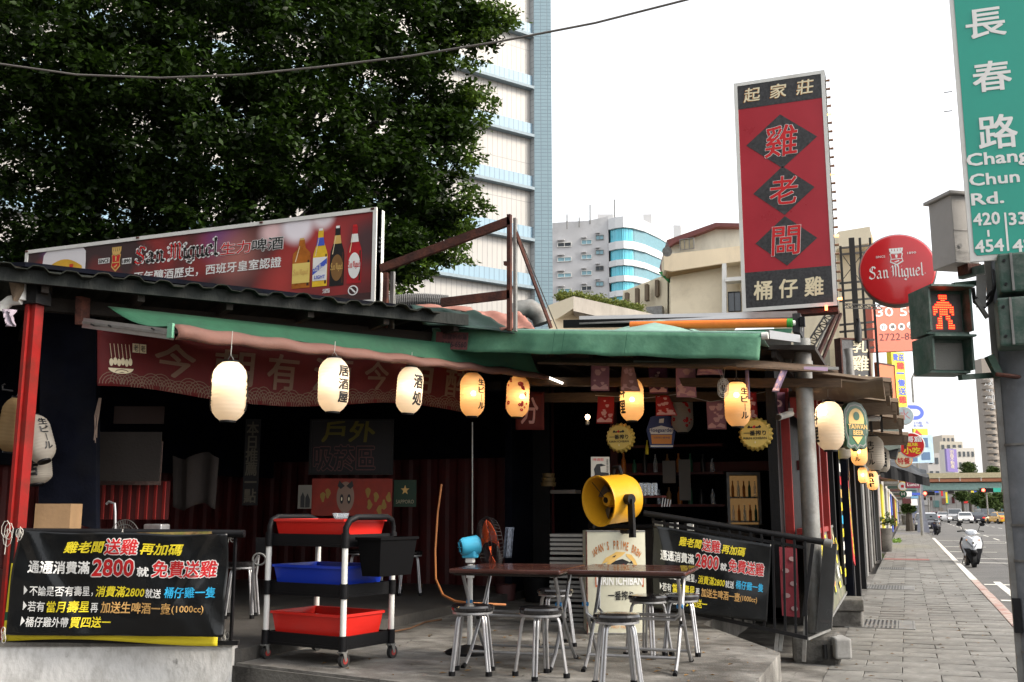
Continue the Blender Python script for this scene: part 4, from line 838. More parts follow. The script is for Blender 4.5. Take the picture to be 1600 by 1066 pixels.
for k in range(46):      # wave crests along the hem
    cu=.026+k*.0208; cv=.04+.05*math.sin(k*1.7)
    for rr_ in(.024,.018,.012,.006):
        for j in range(8):
            a0_,a1_=PI*j/8,PI*(j+1)/8
            cur.shape([(cu+rr_*math.cos(a0_),cv+rr_*9*math.sin(a0_)),(cu+rr_*math.cos(a1_),cv+rr_*9*math.sin(a1_)),(cu+(rr_-.0015)*math.cos(a1_),cv+(rr_-.0015)*9*math.sin(a1_)),(cu+(rr_-.0015)*math.cos(a0_),cv+(rr_-.0015)*9*math.sin(a0_))],None,None,.010,mb=mb)
mb.build('wave_print',bc,rb)
cur.shape([(.02+.025*(1+math.cos(a)),.32+.10*math.sin(a)) for a in [PI+PI*k/10 for k in range(11)]],pcream,rb,.011,'bowl_print')
mb=MB()
for k in range(6):
    cx=.026+k*.0075
    cur.shape([(cx+.004*math.cos(j),.42+.07*math.sin(j)+.02*(k%2)) for j in [q*2*PI/10 for q in range(10)]],None,None,.012,mb=mb)
    cur.shape([(cx,.5),(cx+.001,.5),(cx+.001-.003,.75),(cx-.003,.75)],None,None,.012,mb=mb)
mb.build('food_print',pcream,rb)
for u in(.068,.083): cur.shape([(u,.62),(u+.014,.62),(u+.014,.78),(u,.78)],pcream,rb,.011,'stamp'); cur.text('老',(u+.002,.64,u+.012,.76),pk,rb,.01,.014)
# ================================================================ BUNTING, CAP SIGNS
def flag(x0,y0,x1,y1,d,m,label,art,lean=0,fold=0,n=''):
    a=D(x0,y1,d); b=D(x1,y1,d); c=D(x0,y0,d); t=T('printed_flag',label,'flag',tuple(a),'bunting flags over the kitchen front')
    base=Pan(a,b-a,(0,0,c.z-a.z)); w=random.Random(hash(label)%999)
    ph=w.uniform(0,6)
    f=lambda u,v:base.at(u,v)+Vector((lean*(1-v)+fold*(u-.5)*(v-.5)*-.3,.015*math.sin(u*5+ph)+.01*math.sin(v*4+ph),0))
    MB().grid(f,8,8).build('cloth',m,t,smooth=True,solid=.002)
    cc=Cur(f,(0,-1,0))
    ink=P('flag_ink',(.6,.35,.33),.8) if art!='dark' else P('flag_ink_dark',(.3,.12,.14),.8)
    if art in('text',): cc.text(n,(.2,.15,.8,.85),ink,t,.02,.006)
    elif art=='yu':
        cc.text('ゆ',(.15,.35,.85,.78),ink,t,.03,.006)
        for k in range(3): cc.shape([(.22+.2*k,.1),(.28+.2*k,.1),(.34+.2*k,.26),(.28+.2*k,.26)],ink,t,.006)
    else:
        for k in range(7):
            q=w.uniform(.2,.8),w.uniform(.2,.85); r0=w.uniform(.06,.17); cc.shape([(q[0]+r0*math.cos(j)*(1+.3*math.sin(3*j)),q[1]+.7*r0*math.sin(j)*(1+.3*math.cos(2*j))) for j in [z*2*PI/14 for z in range(14)]],ink,t,.004+.001*k,'motif')
        cc.shape([(.05,.05),(.95,.05),(.95,.16),(.7,.22),(.5,.12),(.25,.24),(.05,.14)],ink,t,.012,'motif')
    return t
pink_=M('pink_flag',(.3,.13,.16),.8,var=.1,bump=.1); plum=M('plum_flag',(.12,.035,.07),.8,var=.1,bump=.1); crim=M('crimson_flag',(.33,.015,.015),.8,var=.1,bump=.1); lil=M('lilac_flag',(.35,.25,.36),.8,var=.1,bump=.1)
flag(924,569,952,611,10.7,pink_,'pink flag with faint blossoms, leftmost of the upper row','m')
flag(969,571,993,612,10.75,M('salmon_flag',(.35,.17,.15),.8),'crumpled salmon flag in front of the kitchen lantern','m',lean=.03,fold=.3)
flag(1014,574,1044,615,11,plum,'plum flag with a pale round emblem between pink flags','m')
flag(1057,572,1088,621,10.8,M('rose_flag',(.42,.2,.26),.8),'rose pink flag with a red blossom above the unlit lantern','m')
flag(1090,573,1128,586,10.7,M('rose_flag',(.42,.2,.26),.8),'short folded pink flag tucked under the roof edge','m',fold=.2)
flag(935,620,961,662,11.2,crim,'crimson flag with a lucky fish print, left of the bottle cap signs','m',lean=-.02)
flag(1022,618,1050,650,11.3,crim,'crimson flag half hidden behind the unlit lantern','m',lean=.04,fold=.3)
flag(1105,627,1135,671,11.2,pink_,'faded crimson flag with a pale print left of the lit lantern','m')
flag(1168,613,1184,656,10.9,crim,'bright red flag just right of the lit lantern by the pole','m')
flag(1198,613,1228,655,10.9,plum,'plum flag with a bath mark and steam, next to the steel pole','yu')
flag(956-150,612,1005-155,672,11.8,M('dark_red_flag',(.10,.012,.010),.8),'dark red flag with a brush character behind the blossom lantern','text',n='分')
flag(1166,576,1172,624,10.2,lil,'lilac flag seen edge-on hanging beside the lit lantern','m')
flag(1222,576,1233,612,10.0,lil,'twisted lilac flag in front of the steel pole','m',lean=-.1)
t=T('bunting_cord','thin string carrying the flags from the kitchen to the steel pole','string',tuple(D(1100,625,11)))
MB().tube([D(930,618,11.2),D(1010,622,11.3),D(1060,616,11.3),D(1110,628,11.1),D(1170,618,10.9),D(1215,608,10.9)],.004,5).build('string',greytex,t)
t=T('lilac_ribbon','lilac cloth strip tied along the plywood edge by the pole','ribbon',tuple(D(1280,575,10)))
MB().poly([D(1256,573,9.9),D(1293,574,9.9),D(1293,580,9.9),D(1256,577,9.9)],(0,.02,0)).build('cloth',lil,t)
t=T('twine_bundle','knotted bundle of white twine hanging beside the lit lantern','twine',tuple(D(1130,600,10.2)))
rq=random.Random(9)
for k in range(10):
    ps_=[D(1131+rq.uniform(-6,6),595+rq.uniform(-4,6),10.1+rq.uniform(-.05,.05))]
    a_=rq.uniform(0,6)
    for j in range(14): ps_.append(D(1130+9*math.cos(a_+j*.6)*(1-.3*(k%3)),602+11*math.sin(a_+j*.6)+(k%4)*3,10.1+.03*math.sin(j+k)))
    MB().tube(ps_,.0028,4).build('strand',ropew,t)
for x in(1116,1127,1134): MB().tube([D(x,563,10.2),D(1130,596,10.1)],.003,4).build('strand',ropew,t)
def cap(px,py_,rp,d,label):
    c=D(px,py_,d); r=(D(px+rp,py_,d)-c).length; t=T('bottle_cap_sign',label,'bottle cap sign',tuple(c),'gold bottle cap signs')
    nt_=21; prof=[]
    for k in range(nt_*6): 
        a=2*PI*k/(nt_*6); rr_=r*(1+.045*math.cos(a*nt_)); prof.append((rr_*math.cos(a),rr_*math.sin(a)))
    gm=M('gold_cap_enamel',(.5,.36,.08),.4,metal=.2,var=.12,scale=5,bump=.05)
    mb=MB(); n=len(prof)
    for k,(s_,yy_) in enumerate(((1.0,.05),(.95,.02),(.88,-.015),(.84,-.02))): mb.v+=[c+Vector((x*s_,yy_,z*s_)) for x,z in prof]
    for k in range(3):
        for i in range(n): mb.f.append((k*n+i,k*n+(i+1)%n,(k+1)*n+(i+1)%n,(k+1)*n+i))
    mb.f.append(tuple(3*n+i for i in range(n))); mb.f.append(tuple(reversed(range(n)))); mb.sm=True; mb.build('cap',gm,t)
    pn=Pan(c+Vector((-r,-.021,-r)),(2*r,0,0),(0,0,2*r),(0,-1,0))
    pn.disc(.5,.5,.40,.40,M('gold_face',(.62,.46,.12),.4,var=.06,bump=0),t,.002,'face')
    pn.text('一番搾り',(.17,.44,.83,.6),pk,t,.03,.006); pn.text('KIRIN ICHIBAN',(.16,.33,.84,.4),pk,t,.02,.006)
    for i in range(5): pn.shape([(.28+i*.07,.68),(.33+i*.08,.76-(i%2)*.04),(.38+i*.08,.7),(.34+i*.08,.66)],pk if i!=2 else pr,t,.006+.0004*i,'emblem')
    pn.shape([(.48,.24),(.5,.29),(.52,.24),(.5,.2)],pcream,t,.006)
cap(968,684,23,11.1,'gold bottle cap sign hanging below the kitchen lantern'); cap(1180,678,26,10.7,'gold bottle cap sign right of the lit lantern near the pole')
t=T('white_beer_sign','hexagonal blue, white and orange beer sign hung behind the unlit lantern','sign',tuple(D(1035,675,11.9)))
pn=Pan(D(1011,700,11.9),D(1057,700,11.9)-D(1011,700,11.9),(0,0,.39))
hexo=[(.12,0),(.88,0),(1,.55),(.85,.95),(.5,1.02),(.15,.95),(0,.55)]
mb=MB(); mb.poly([pn.at(a,b) for a,b in hexo],pn.n*-.03); mb.build('plate',P('navy_print',(.02,.04,.16)),t)
pn.shape([(.14,.42),(.86,.42),(.93,.58),(.5,.68),(.07,.58)],pw,t,.003); pn.shape([(.17,.12),(.83,.12),(.86,.4),(.14,.4)],porange,t,.004); pn.rect(.12,.03,.88,.08,pw,t,.004); pn.text('Hoegaarden',(.08,.45,.92,.6),P('navy_print',(.02,.04,.16)),t,.02,.007); pn.text('比利時小麥啤酒',(.24,.28,.78,.34),P('navy_print',(.02,.04,.16)),t,.0,.007); pn.shape([(.42,.76),(.58,.76),(.6,.9),(.44,.88)],pw,t,.005)
t=T('security_camera','small white cylindrical security camera by the steel pole','camera',tuple(D(1222,649,10.6)))
MB().tube([D(1217,652,10.5),D(1236,646,10.8)],.035,14).build('body',whitemt,t); MB().tube([D(1215,652.5,10.48),D(1217.5,652,10.51)],.03,14).build('lens',pk,t); MB().cbox(D(1236,644,10.85),.05,.05,.08).build('mount',whitemt,t)
# ================================================================ BANNERS ON FENCES
vinyl=M('black_vinyl',(.006,.007,.008),.24,var=.6,scale=2.2,bump=.5,bscale=3.5,coat=.25,spec=.3)
ORG_=M('amber_letter',(.62,.36,.12))
def promo(pan,parent,hidden=0):
    # rows laid out as printed: (text, u0, v0, u1, v1, colour, bold, outline)
    rows=[('雞老闆',.235,.80,.425,.915,pyl_,.03,0,.35),('送雞',.435,.785,.585,.935,pr,.025,1,.2),('再加碼',.60,.79,.79,.905,pyl_,.03,0,.35),
    ('通通消費滿',.075,.595,.365,.72,pw,.03,0,0),('2800',.38,.575,.575,.735,pr,.03,1,.2),('就',.59,.575,.645,.67,pw,.03,0,0),('免費送雞',.66,.575,.95,.735,pr,.025,1,.1),
    ('不論是否有壽星，',.095,.375,.385,.475,pw,.015,0,0),('消費滿2800',.40,.37,.632,.475,pyl_,.02,0,.15),('就送',.637,.37,.71,.46,pw,.015,0,0),('桶仔雞一隻',.725,.375,.955,.48,pcy,.02,0,0),
    ('若有',.09,.225,.17,.325,pw,.015,0,0),('當月壽星',.18,.22,.372,.33,pyl_,.02,0,0),('再',.38,.22,.415,.31,pw,.015,0,0),('加送生啤酒一壺',.43,.215,.765,.325,ORG_,.02,0,0),('(1000cc)',.77,.215,.91,.30,ORG_,.01,0,0),
    ('桶仔雞外帶',.09,.08,.295,.175,pw,.015,0,0),('買四送一',.303,.075,.485,.18,pyl_,.02,0,0)]
    for s_,a,b,c,d,m,bo,ol,sl in rows:
        if ol: pan.text(s_,(a,b,c,d),pw,parent,.07,.004,ref=.0,slant=sl); pan.text(s_,(a,b,c,d),m,parent,bo,.007,ref=.0,slant=sl)
        else: pan.text(s_,(a,b,c,d),m,parent,bo,.004,slant=sl)
    for v in(.385,.235,.09): pan.shape([(.068,v),(.086,v+.045),(.068,v+.09)],pw,parent,.004,'arrow')
pyl_=P('banner_yellow',(.78,.64,.03))
# left fence and banner
lf=T('left_fence','black pipe railing with thin uprights on top of the low white wall','fence',(-5.6,6.1,.5))
a,b=D(20,831,7.95),D(382,834,7.75); MB().tube([a,b],.03,12).build('top_rail',blackm,lf)
c0,c1=D(10,992,7.95),D(372,1003,7.75)
MB().beam((c0.x,c0.y,.52),(c1.x,c1.y,.52),.03,.03).build('bottom_rail',blackm,lf)
for k in range(13):
    p=a.lerp(b,k/12.5); q=c0.lerp(c1,k/12.5); MB().beam((p.x,p.y+.01,.505),(p.x,p.y+.01,p.z),.02,.02,(0,1,0)).build('upright',blackm,lf)
lb=T('left_promo_banner','black vinyl banner with white, yellow and red offers tied to the left railing','banner',tuple(D(15,990,7.9)))
q0,q1,q2,q3=D(14,991,7.9),D(352,994,7.68),D(361,834,7.68),D(33,829,7.9)
def lbf(u,v):
    p=q0.lerp(q1,u).lerp(q3.lerp(q2,u),v); n=Vector((.3,-.95,0))
    sag=-.012*math.sin(u*PI*2)**2*v
    w=.03*math.sin(u*9+v*4)+.022*math.sin(u*5-v*9)+.012*math.sin(u*23+v*11)+.09*max(0,1-abs((u-.04)-(1-v)*.3)*16)*(.25+.75*v)+.08*max(0,1-abs((.97-u)-(1-v)*.3)*16)*(.25+.75*v)+.05*max(0,1-abs((.97-u)-v*.25)*16)*(1-v)
    return p+n*(.045+w*.5)+Vector((0,0,sag))
MB().grid(lbf,80,36).build('sheet',vinyl,lb,smooth=True,solid=.002)
cu_=Cur(lbf,(.3,-.95,0)); promo(cu_,lb)
# yellow banner behind, peeping out below and at the left
yb=T('yellow_under_banner','yellow banner edge showing below and left of the black left banner','banner',tuple(D(10,995,7.95)))
f=lambda u,v:q0.lerp(q1,u).lerp(q3.lerp(q2,u),v)+Vector((-.045,.02,-.055+.02*math.sin(u*5)))+Vector((.3,-.95,0))*.02
MB().grid(lambda u,v:f(u*.985,v*.10),40,3).build('hem',pyl_,yb,smooth=True,solid=.002); MB().grid(lambda u,v:f(-.012+u*.03,v*.75),3,10).build('side_strip',pyl_,yb,smooth=True,solid=.002)
MB().grid(lambda u,v:f(-.014+u*.034,.2+v*.08),2,2).build('green_mark',pg,yb,solid=.004)
pg2=Cur(lambda u,v:lbf(u,v)+Vector((0,0,0)),(.3,-.95,0)); 
t=T('food_print_strip','colourful printed food picture above the black left banner','print strip',tuple(D(250,838,7.8)))
q=Pan(D(192,842,7.80),D(330,840,7.72)-D(192,842,7.80),(0,0,.045)); q.slab(.004,M('food_print',(.25,.15,.06),.5,var=.9,scale=14,bump=0,dirt=(.25,.3,.05),damt=.6,dscale=9),t)
tw=T('white_twine_knots','white twine knots tying the left banner corners to the rail and post','twine',tuple(D(32,830,7.9)))
for (x,y,s) in((12,830,1.3),(32,827,.7),(192,831,.45),(360,834,.6),(352,988,.5),(8,985,.6)):
    rq=random.Random(x)
    for k in range(3):
        c=D(x+rq.uniform(-4,4),y+6+rq.uniform(-2,8),7.78); MB().tube([c+Vector((.035*s*math.cos(j*.8+k),.0,.05*s*math.sin(j*.8+k)+.02*k*s)) for j in range(9)],.0028,4).build('strand',ropew,tw)
    MB().tube([D(x,y-4,7.8),D(x-3,y+14*s+3,7.78),D(x-5,y+28*s,7.78)],.003,4).build('strand',ropew,tw)
# right fence
rf=T('right_fence','black railing sloping down beside the ramp to the steel pole','fence',(-1.8,10.2,.4))
ra,rb_=D(1006,802,10.45),D(1292,848,9.9); la,lb_=D(1030,946,10.4),D(1262,997,9.85)
MB().tube([ra,rb_],.032,12).build('top_rail',blackm,rf); MB().tube([D(1288,847,9.9),D(1300,850,9.87)],.04,12).build('pipe_end',galv,rf)
MB().beam(D(1020,815,10.4),D(1258,856,9.95),.03,.03).build('mid_rail',blackm,rf)
MB().beam(la,lb_,.035,.035).build('bottom_rail',blackm,rf)
n=15
for k in range(n):
    s_=k/(n-1); MB().beam(D(1020+238*s_,806+40*s_,10.43-.5*s_),D(1030+230*s_,946+50*s_,10.4-.53*s_),.022,.022,(0,1,0)).build('upright',blackm,rf)
MB().beam(D(1270,850,9.9),D(1256,963,9.9),.035,.035,(0,1,0)).build('end_post',blackm,rf)
for (x,y0,y1,d) in((1259,962,1034,9.92),(1215,990,1019,10.0),(1222,990,1017,10.0)): MB().beam(D(x,y0,d),D(x-3,y1,d),.035,.03,(0,1,0)).build('leg',galv,rf)
rbn=T('right_promo_banner','black vinyl banner with white, yellow and red offers tied to the right railing','banner',tuple(D(1040,950,10.3)))
u0,u1,u2,u3=D(1022,950,10.3),D(1200,972,9.98),D(1207,851,9.98),D(1022,820,10.3)
def rbf2(u,v):
    p=u0.lerp(u1,u).lerp(u3.lerp(u2,u),v); return p+Vector((-.1,-1,0)).normalized()*(.05+.007*math.sin(u*9+v*4)+.006*math.sin(u*5-v*9)+.02*max(0,1-abs((u-.04)-(1-v)*.2)*14)*v)
MB().grid(rbf2,60,28).build('sheet',vinyl,rbn,smooth=True,solid=.002); promo(Cur(rbf2,(-.1,-1,0)),rbn)
t=T('crimson_patterned_cloth','crimson cloth with a white floral pattern behind the end of the right railing','cloth',tuple(D(1235,960,10.35)))
q=Pan(D(1222,962,10.35),D(1250,965,10.35)-D(1222,962,10.35),(0,0,.68)); q.slab(.01,M('pink_red_cloth',(.15,.012,.02),.8),t,'cloth')
rq=random.Random(2)
for k in range(5):
    q.disc(.5+.2*(-1)**k,.12+.18*k,.2,.035,P('pale_print',(.25,.15,.15)),t,.012,'print',12)
for z,(m) in ((.93,pw),): 
    for k in range(3): MB().cbox(D(1029+24*k,820+2*k,10.5),.09,.03,.07).build('carton',M('white_carton',(.55,.55,.52),.6),T('small_carton','small white carton on the shelf behind the right banner, '+['left','middle','right'][k]+' of three','carton',tuple(D(1029+24*k,820,10.5)),'cartons behind the right banner'))
t=T('black_corner_board','tall black leaning board at the corner by the steel pole','board',tuple(D(1290,960,10.4)))
MB().poly([D(1275,990,10.2),D(1299,985,10.3),D(1307,850,10.3),D(1286,850,10.2)],(.0,.12,0)).build('board',vinyl,t)
MB().beam(D(1262,999,10.1),D(1297,984,10.3),.02,.02).build('bottom_trim',galv,t)
t=T('yellow_poster','faded yellow and brown poster behind the steel pole corner','poster',tuple(D(1275,960,10.9)))
q=Pan(D(1264,958,10.9),D(1282,958,10.9)-D(1264,958,10.9),(0,0,.75)); q.slab(.01,M('yellow_poster_print',(.4,.33,.1),.5,var=.6,scale=5,bump=0,dirt=(.2,.06,.03),damt=.6,dscale=4),t)
# ================================================================ STOOLS, TABLES
st0=T('round_stool','round stool','stool',(0,0,0),'round stools at the folding tables')
MB().lathe([(.06,.428),(.145,.432),(.158,.445),(.16,.462),(.15,.476),(.08,.481),(.0001,.481)],n=36).build('seat',M('glossy_black_vinyl',(.012,.011,.012),.14,var=.2,scale=6,bump=.06,bscale=8,coat=.5,dirt=(.06,.05,.045),damt=.25,dscale=5),st0)
MB().lathe([(.13,.418),(.147,.418),(.147,.432),(.13,.432)],n=32).build('seat_ring',chrome,st0)
for k in range(2):
    for s in(-1,1):
        Rz=Matrix.Rotation(PI/4+k*PI/2,3,'Z'); q=[]
        for r_,z in((.03,.415),(.09,.416),(.118,.408),(.131,.385),(.14,.34),(.165,.16),(.185,.02)): q.append(Rz@Vector((s*r_,.012*(1 if k else -1)*0+s*.0,z-(.0 if k else .002))))
        off=Rz@Vector((0,.0115,0))
        MB().tube([p+off for p in q],.0098,8).tube([p-off for p in q],.0098,8).build('leg',chrome,st0)
        f_=q[-1]; MB().tube([f_+Vector((0,0,.012)),f_-Vector((0,0,.02))],.024,8).build('foot_cap',blackpl,st0)
sp=[((738,1060),.3,'black round stool nearest the red and blue trolley, in front of the tables'),((845,1066),.9,'middle black stool of the three in front of the tables'),((966,1084),.45,'black stool at the front right, in front of the right table'),
((1014,1033),1.2,'black stool behind the right table in front of the cream barrel'),((1065,1030),.2,'black stool behind the right table next to the right banner'),((868,1016),.6,'stool partly hidden behind the left table')]
for i,((x,y),rz,lb) in enumerate(sp):
    p=Zp(x,y-8,.35)
    if i==0: st0.location=p; st0.rotation_euler=(0,0,rz); st0['label']=lb
    else: dup(st0,p,rz,lb)
for (x,y,z),lb in (((640,930,.45),'stool in the shade just right of the trolley basket'),((610,925,.45),'dim stool behind the trolley, left of the orange hose'),((375,965,.45),'stool at the left edge of the trolley by the banner'),((560,925,.45),'shaded stool seen between the trolley posts')):
    dup(st0,Zp(x,y,z),.5,lb,sc=(1,1,1.15))
ttop=M('brown_laminate',(.05,.016,.012),.25,var=.2,scale=3,bump=.06,bscale=6,coat=.4,dirt=(.14,.08,.06),damt=.3,dscale=2,stretch=(1,4,1))
def table():
    t=T('folding_table','folding table','table',(0,0,0),'brown folding tables')
    mb=MB(); mb.cbox((0,0,.705),.86,.86,.034,ch=.012); mb.build('tabletop',ttop,t)
    MB().box(-.40,.40,-.40,.40,.672,.687).build('underframe',darkwood,t)
    def path(*q): return [Vector(v) for v in q]
    for s,mn in((1,'leg'),(-1,'leg')):
        w=.36 if s>0 else .33
        # U shaped bent tube: down one side, across, up the other
        for sx in(-1,1):
            MB().tube(path((sx*w,-s*.30,.67),(sx*w,-s*.16,.47),(sx*w,s*.12,.18),(sx*w,s*.20,.10),(sx*w,s*.34,.012)),.0135,8).build('leg',chrome,t)
            MB().tube(path((sx*w,s*.33,.02),(sx*w,s*.375,-.0+.008)),.018,8).build('foot_cap',blackpl,t)
        MB().tube(path((-w,s*.20,.10),(w,s*.20,.10)),.0115,8).build('crossbar',chrome,t)
        MB().tube(path((-w,-s*.22,.56),(-w*.97,-s*.16,.40),(-w*.86,-s*.15,.365),(w*.86,-s*.15,.365),(w*.97,-s*.16,.40),(w,-s*.22,.56)),.0115,8).build('crossbar',chrome,t)
    for sx in(-1,1): MB().tube(path((sx*.325,-.01,.33),(sx*.375,-.01,.33)),.014,8).build('pivot',bronze,t)
    for sx in(-1,1): MB().tube([(sx*.33,-.17,.46),(sx*.375,-.17,.46)],.016,8).build('blue_clip',M('blue_plastic',(.03,.2,.45),.4),t)
    return t
tb=table(); tb.location=(-2.83,7.40,.35); tb.rotation_euler=(0,0,.08); tb['label']='brown topped folding table on the left, beside the pedestal fan'
dup(tb,(-1.95,7.56,.35),.08,'brown topped folding table on the right, nearest the right banner')
# ================================================================ TROLLEY
tr=T('service_trolley','three tier black service trolley with white posts, red and blue tubs and a basket','trolley',(0,0,0))
W,Dp=.80,.56
for z,nm in((.12,'lower_shelf'),(.50,'middle_shelf'),(.875,'upper_shelf')):
    mb=MB(); mb.box(-W/2,W/2,-Dp/2,Dp/2,z,z+.02)
    for (x0,x1,y0,y1) in((-W/2,W/2,-Dp/2,-Dp/2+.025),(-W/2,W/2,Dp/2-.025,Dp/2),(-W/2,-W/2+.025,-Dp/2+.025,Dp/2-.025),(W/2-.025,W/2,-Dp/2+.025,Dp/2-.025)): mb.box(x0,x1,y0,y1,z+.021,z+.095)
    mb.build(nm,blackpl,tr)
for x in(-1,1):
    for y in(-1,1):
        X,Y=x*(W/2+.003),y*(Dp/2+.003)
        for z0_,z1_ in((.205,.495),(.60,.87)): MB().tube([(X,Y,z0_),(X,Y,z1_)],.023,14).build('post',whitemt,tr)
        for z in(.12,.5,.875): MB().tube([(X,Y,z-.005),(X,Y,z+.105)],.032,12).build('corner_socket',blackpl,tr)
        cst=MB(); cst.box(X-.028,X+.028,Y-.03,Y+.03,.105,.115); ca=cst.build('caster',galv,tr)
        MB().poly([(X-.026,Y-.02,.11),(X-.026,Y+.02,.11),(X-.022,Y+.03,.045),(X-.022,Y+.01,.04)],(.003,0,0)).build('fork',galv,ca)
        MB().poly([(X+.023,Y-.02,.11),(X+.023,Y+.02,.11),(X+.02,Y+.03,.045),(X+.02,Y+.01,.04)],(.003,0,0)).build('fork',galv,ca)
        MB().tube([(X-.016,Y+.018,.048),(X+.016,Y+.018,.048)],.048,20).build('wheel',M('rubber',(.02,.02,.02),.7),ca)
        MB().tube([(X-.018,Y+.018,.048),(X+.018,Y+.018,.048)],.026,14).build('hub',M('red_hub',(.3,.03,.025),.5),ca)
for x in(-1,1):
    X=x*(W/2+.003); MB().tube([(X,-Dp/2,.97),(X,-Dp/2,1.02),(X+x*.01,-Dp/2+.03,1.075),(X+x*.02,-Dp/2+.1,1.10),(X+x*.02,Dp/2-.1,1.10),(X+x*.01,Dp/2-.03,1.075),(X,Dp/2,1.02),(X,Dp/2,.97)],.024,12).build('handle',blackpl,tr)
def tub(z,h,m,x0=-W/2+.03,x1=W/2-.05,y0=-Dp/2+.03,y1=Dp/2-.04):
    mb=MB(); t_=.022; i=.03
    P8=lambda g,z:[(x0+g,y0+g,z),(x1-g,y0+g,z),(x1-g,y1-g,z),(x0+g,y1-g,z)]
    mb.v=[Vector(v) for v in P8(i,z)+P8(0,z+h-.02)+P8(-.012,z+h-.02)+P8(-.012,z+h)+P8(.006,z+h)+P8(i+.006,z+.01)]
    mb.f=[(3,2,1,0)]
    for r_ in range(5):
        for k in range(4): mb.f.append((r_*4+k,r_*4+(k+1)%4,r_*4+4+(k+1)%4,r_*4+4+k))
    mb.f.append((20,21,22,23)); return mb,m
redpl=M('red_plastic',(.62,.022,.015),.32,var=.05,scale=4,bump=.04,bscale=60); blpl=M('blue_plastic_tub',(.012,.04,.40),.32,var=.08,scale=4,bump=.04,bscale=60)
tubs=[]
for z,h,m,lb in((.145,.225,redpl,'red plastic tub on the lowest shelf of the trolley'),(.525,.205,blpl,'blue plastic tub on the middle shelf of the trolley'),(.90,.185,redpl,'red plastic tub on the top shelf of the trolley')):
    t=T('plastic_tub',lb,'tub',(0,0,0),'plastic tubs on the trolley'); mb,mm=tub(z,h,mm_:=m); mb.build('tub',mm,t); tubs.append(t)
t=T('hanging_basket','black plastic waste basket hooked on the right side of the trolley','basket',(0,0,0)); 
mb,mm=tub(.66,.29,blackpl,W/2+.05,W/2+.28,-Dp/2+.08,Dp/2-.04); mb.build('basket',M('matt_black_plastic',(.0035,.0035,.004),.7,spec=.08,bump=0),t); tubs.append(t)
t=T('glass_bowl','small glass bowl lying on the top tub of the trolley','bowl',(0,0,0)); glassm=M('clear_glass',(.5,.55,.6),.08,var=.02,bump=0,alpha=.35)
MB().lathe([(.03,1.075),(.055,1.09),(.07,1.13),(.066,1.13),(.05,1.095),(.0001,1.085)],(.05,.05,0),20).build('bowl',glassm,t); tubs.append(t)
MB().cbox((.0,.0,1.065),.62,.36,.02,Matrix.Rotation(.1,3,'Z')).build('tray',blackpl,T('black_tray','black tray lying across the top red tub of the trolley','tray',(0,0,0))); tubs.append(bpy.data.objects['tray'].parent)
for o in [tr]+tubs: o.location=Vector((-4.32,7.06,.35)); o.rotation_euler=(0,0,R(-11))
# ================================================================ FANS, BARREL
kb=T('cream_beer_barrel','cream metal barrel board with orange beer lettering and a galloping beast','barrel',(-2.6,9.6,.35))
a=D(918,985,9.72); b_=D(1011,985,9.72); a.z=b_.z=.35; wv=b_-a; hv=.955
cr=M('cream_enamel',(.56,.55,.43),.4,var=.08,scale=3,bump=.05,dirt=(.3,.25,.15),damt=.25,dscale=4)
nn=wv.normalized(); bkv=Vector((-nn.y,nn.x,0))
def kf(u,v,h=0): 
    bul=.03*(1-(2*u-1)**2); return a+wv*u+Vector((0,0,hv*v))-bkv*(bul+h)
mb=MB(); mb.grid(lambda u,v:kf(u,v),16,2); mb.build('front',cr,kb,smooth=True)
pts=[kf(k/16,1) for k in range(17)]+[b_+bkv*.5+Vector((0,0,hv)),a+bkv*.5+Vector((0,0,hv))]
mb=MB(); mb.add(pts,[tuple(range(len(pts)))]); mb.build('lid',cr,kb); 
MB().poly([b_,b_+bkv*.5,b_+bkv*.5+Vector((0,0,hv)),b_+Vector((0,0,hv))],nn*-.01).build('side',cr,kb); MB().poly([a,a+bkv*.5,a+bkv*.5+Vector((0,0,hv)),a+Vector((0,0,hv))],nn*.01).build('side',cr,kb)
MB().tube([kf(k/16,1) for k in range(17)],.008,6).build('rim',galv,kb); MB().tube([kf(k/16,0.01) for k in range(17)],.008,6).build('rim',galv,kb); MB().tube([a,a+Vector((0,0,hv))],.008,6).build('edge',rust,kb)
kc=Cur(kf,-bkv)
s_="JAPAN'S PRIME BREW"
for i,ch in enumerate(s_):
    if ch==' ': continue
    an=PI*(.86-.72*i/(len(s_)-1)); cx,cv=.5+.43*math.cos(an),.665+.18*math.sin(an)**.8+.02; a2,fs=text2d(ch,.03); lo,hi=a2.min(0),a2.max(0); mb=MB()
    wid=.062*(hi-lo)[0]/.62; 
    for x,y in (a2-lo)/(hi-lo):
        X=(x-.5)*wid*(.7 if ch!="'" else .6); Y=(y-.5)*.088 if ch!="'" else (y+.3)*.03
        ro=(an-PI/2)*.75; mb.v.append(kc.at(cx+X*math.cos(ro)-Y*math.sin(ro)*.6,cv+X*math.sin(ro)*.6+Y*math.cos(ro),.003))
    mb.f=list(fs); mb.build('lettering',M('barrel_orange',(.5,.17,.03),.5,bump=0),kb)
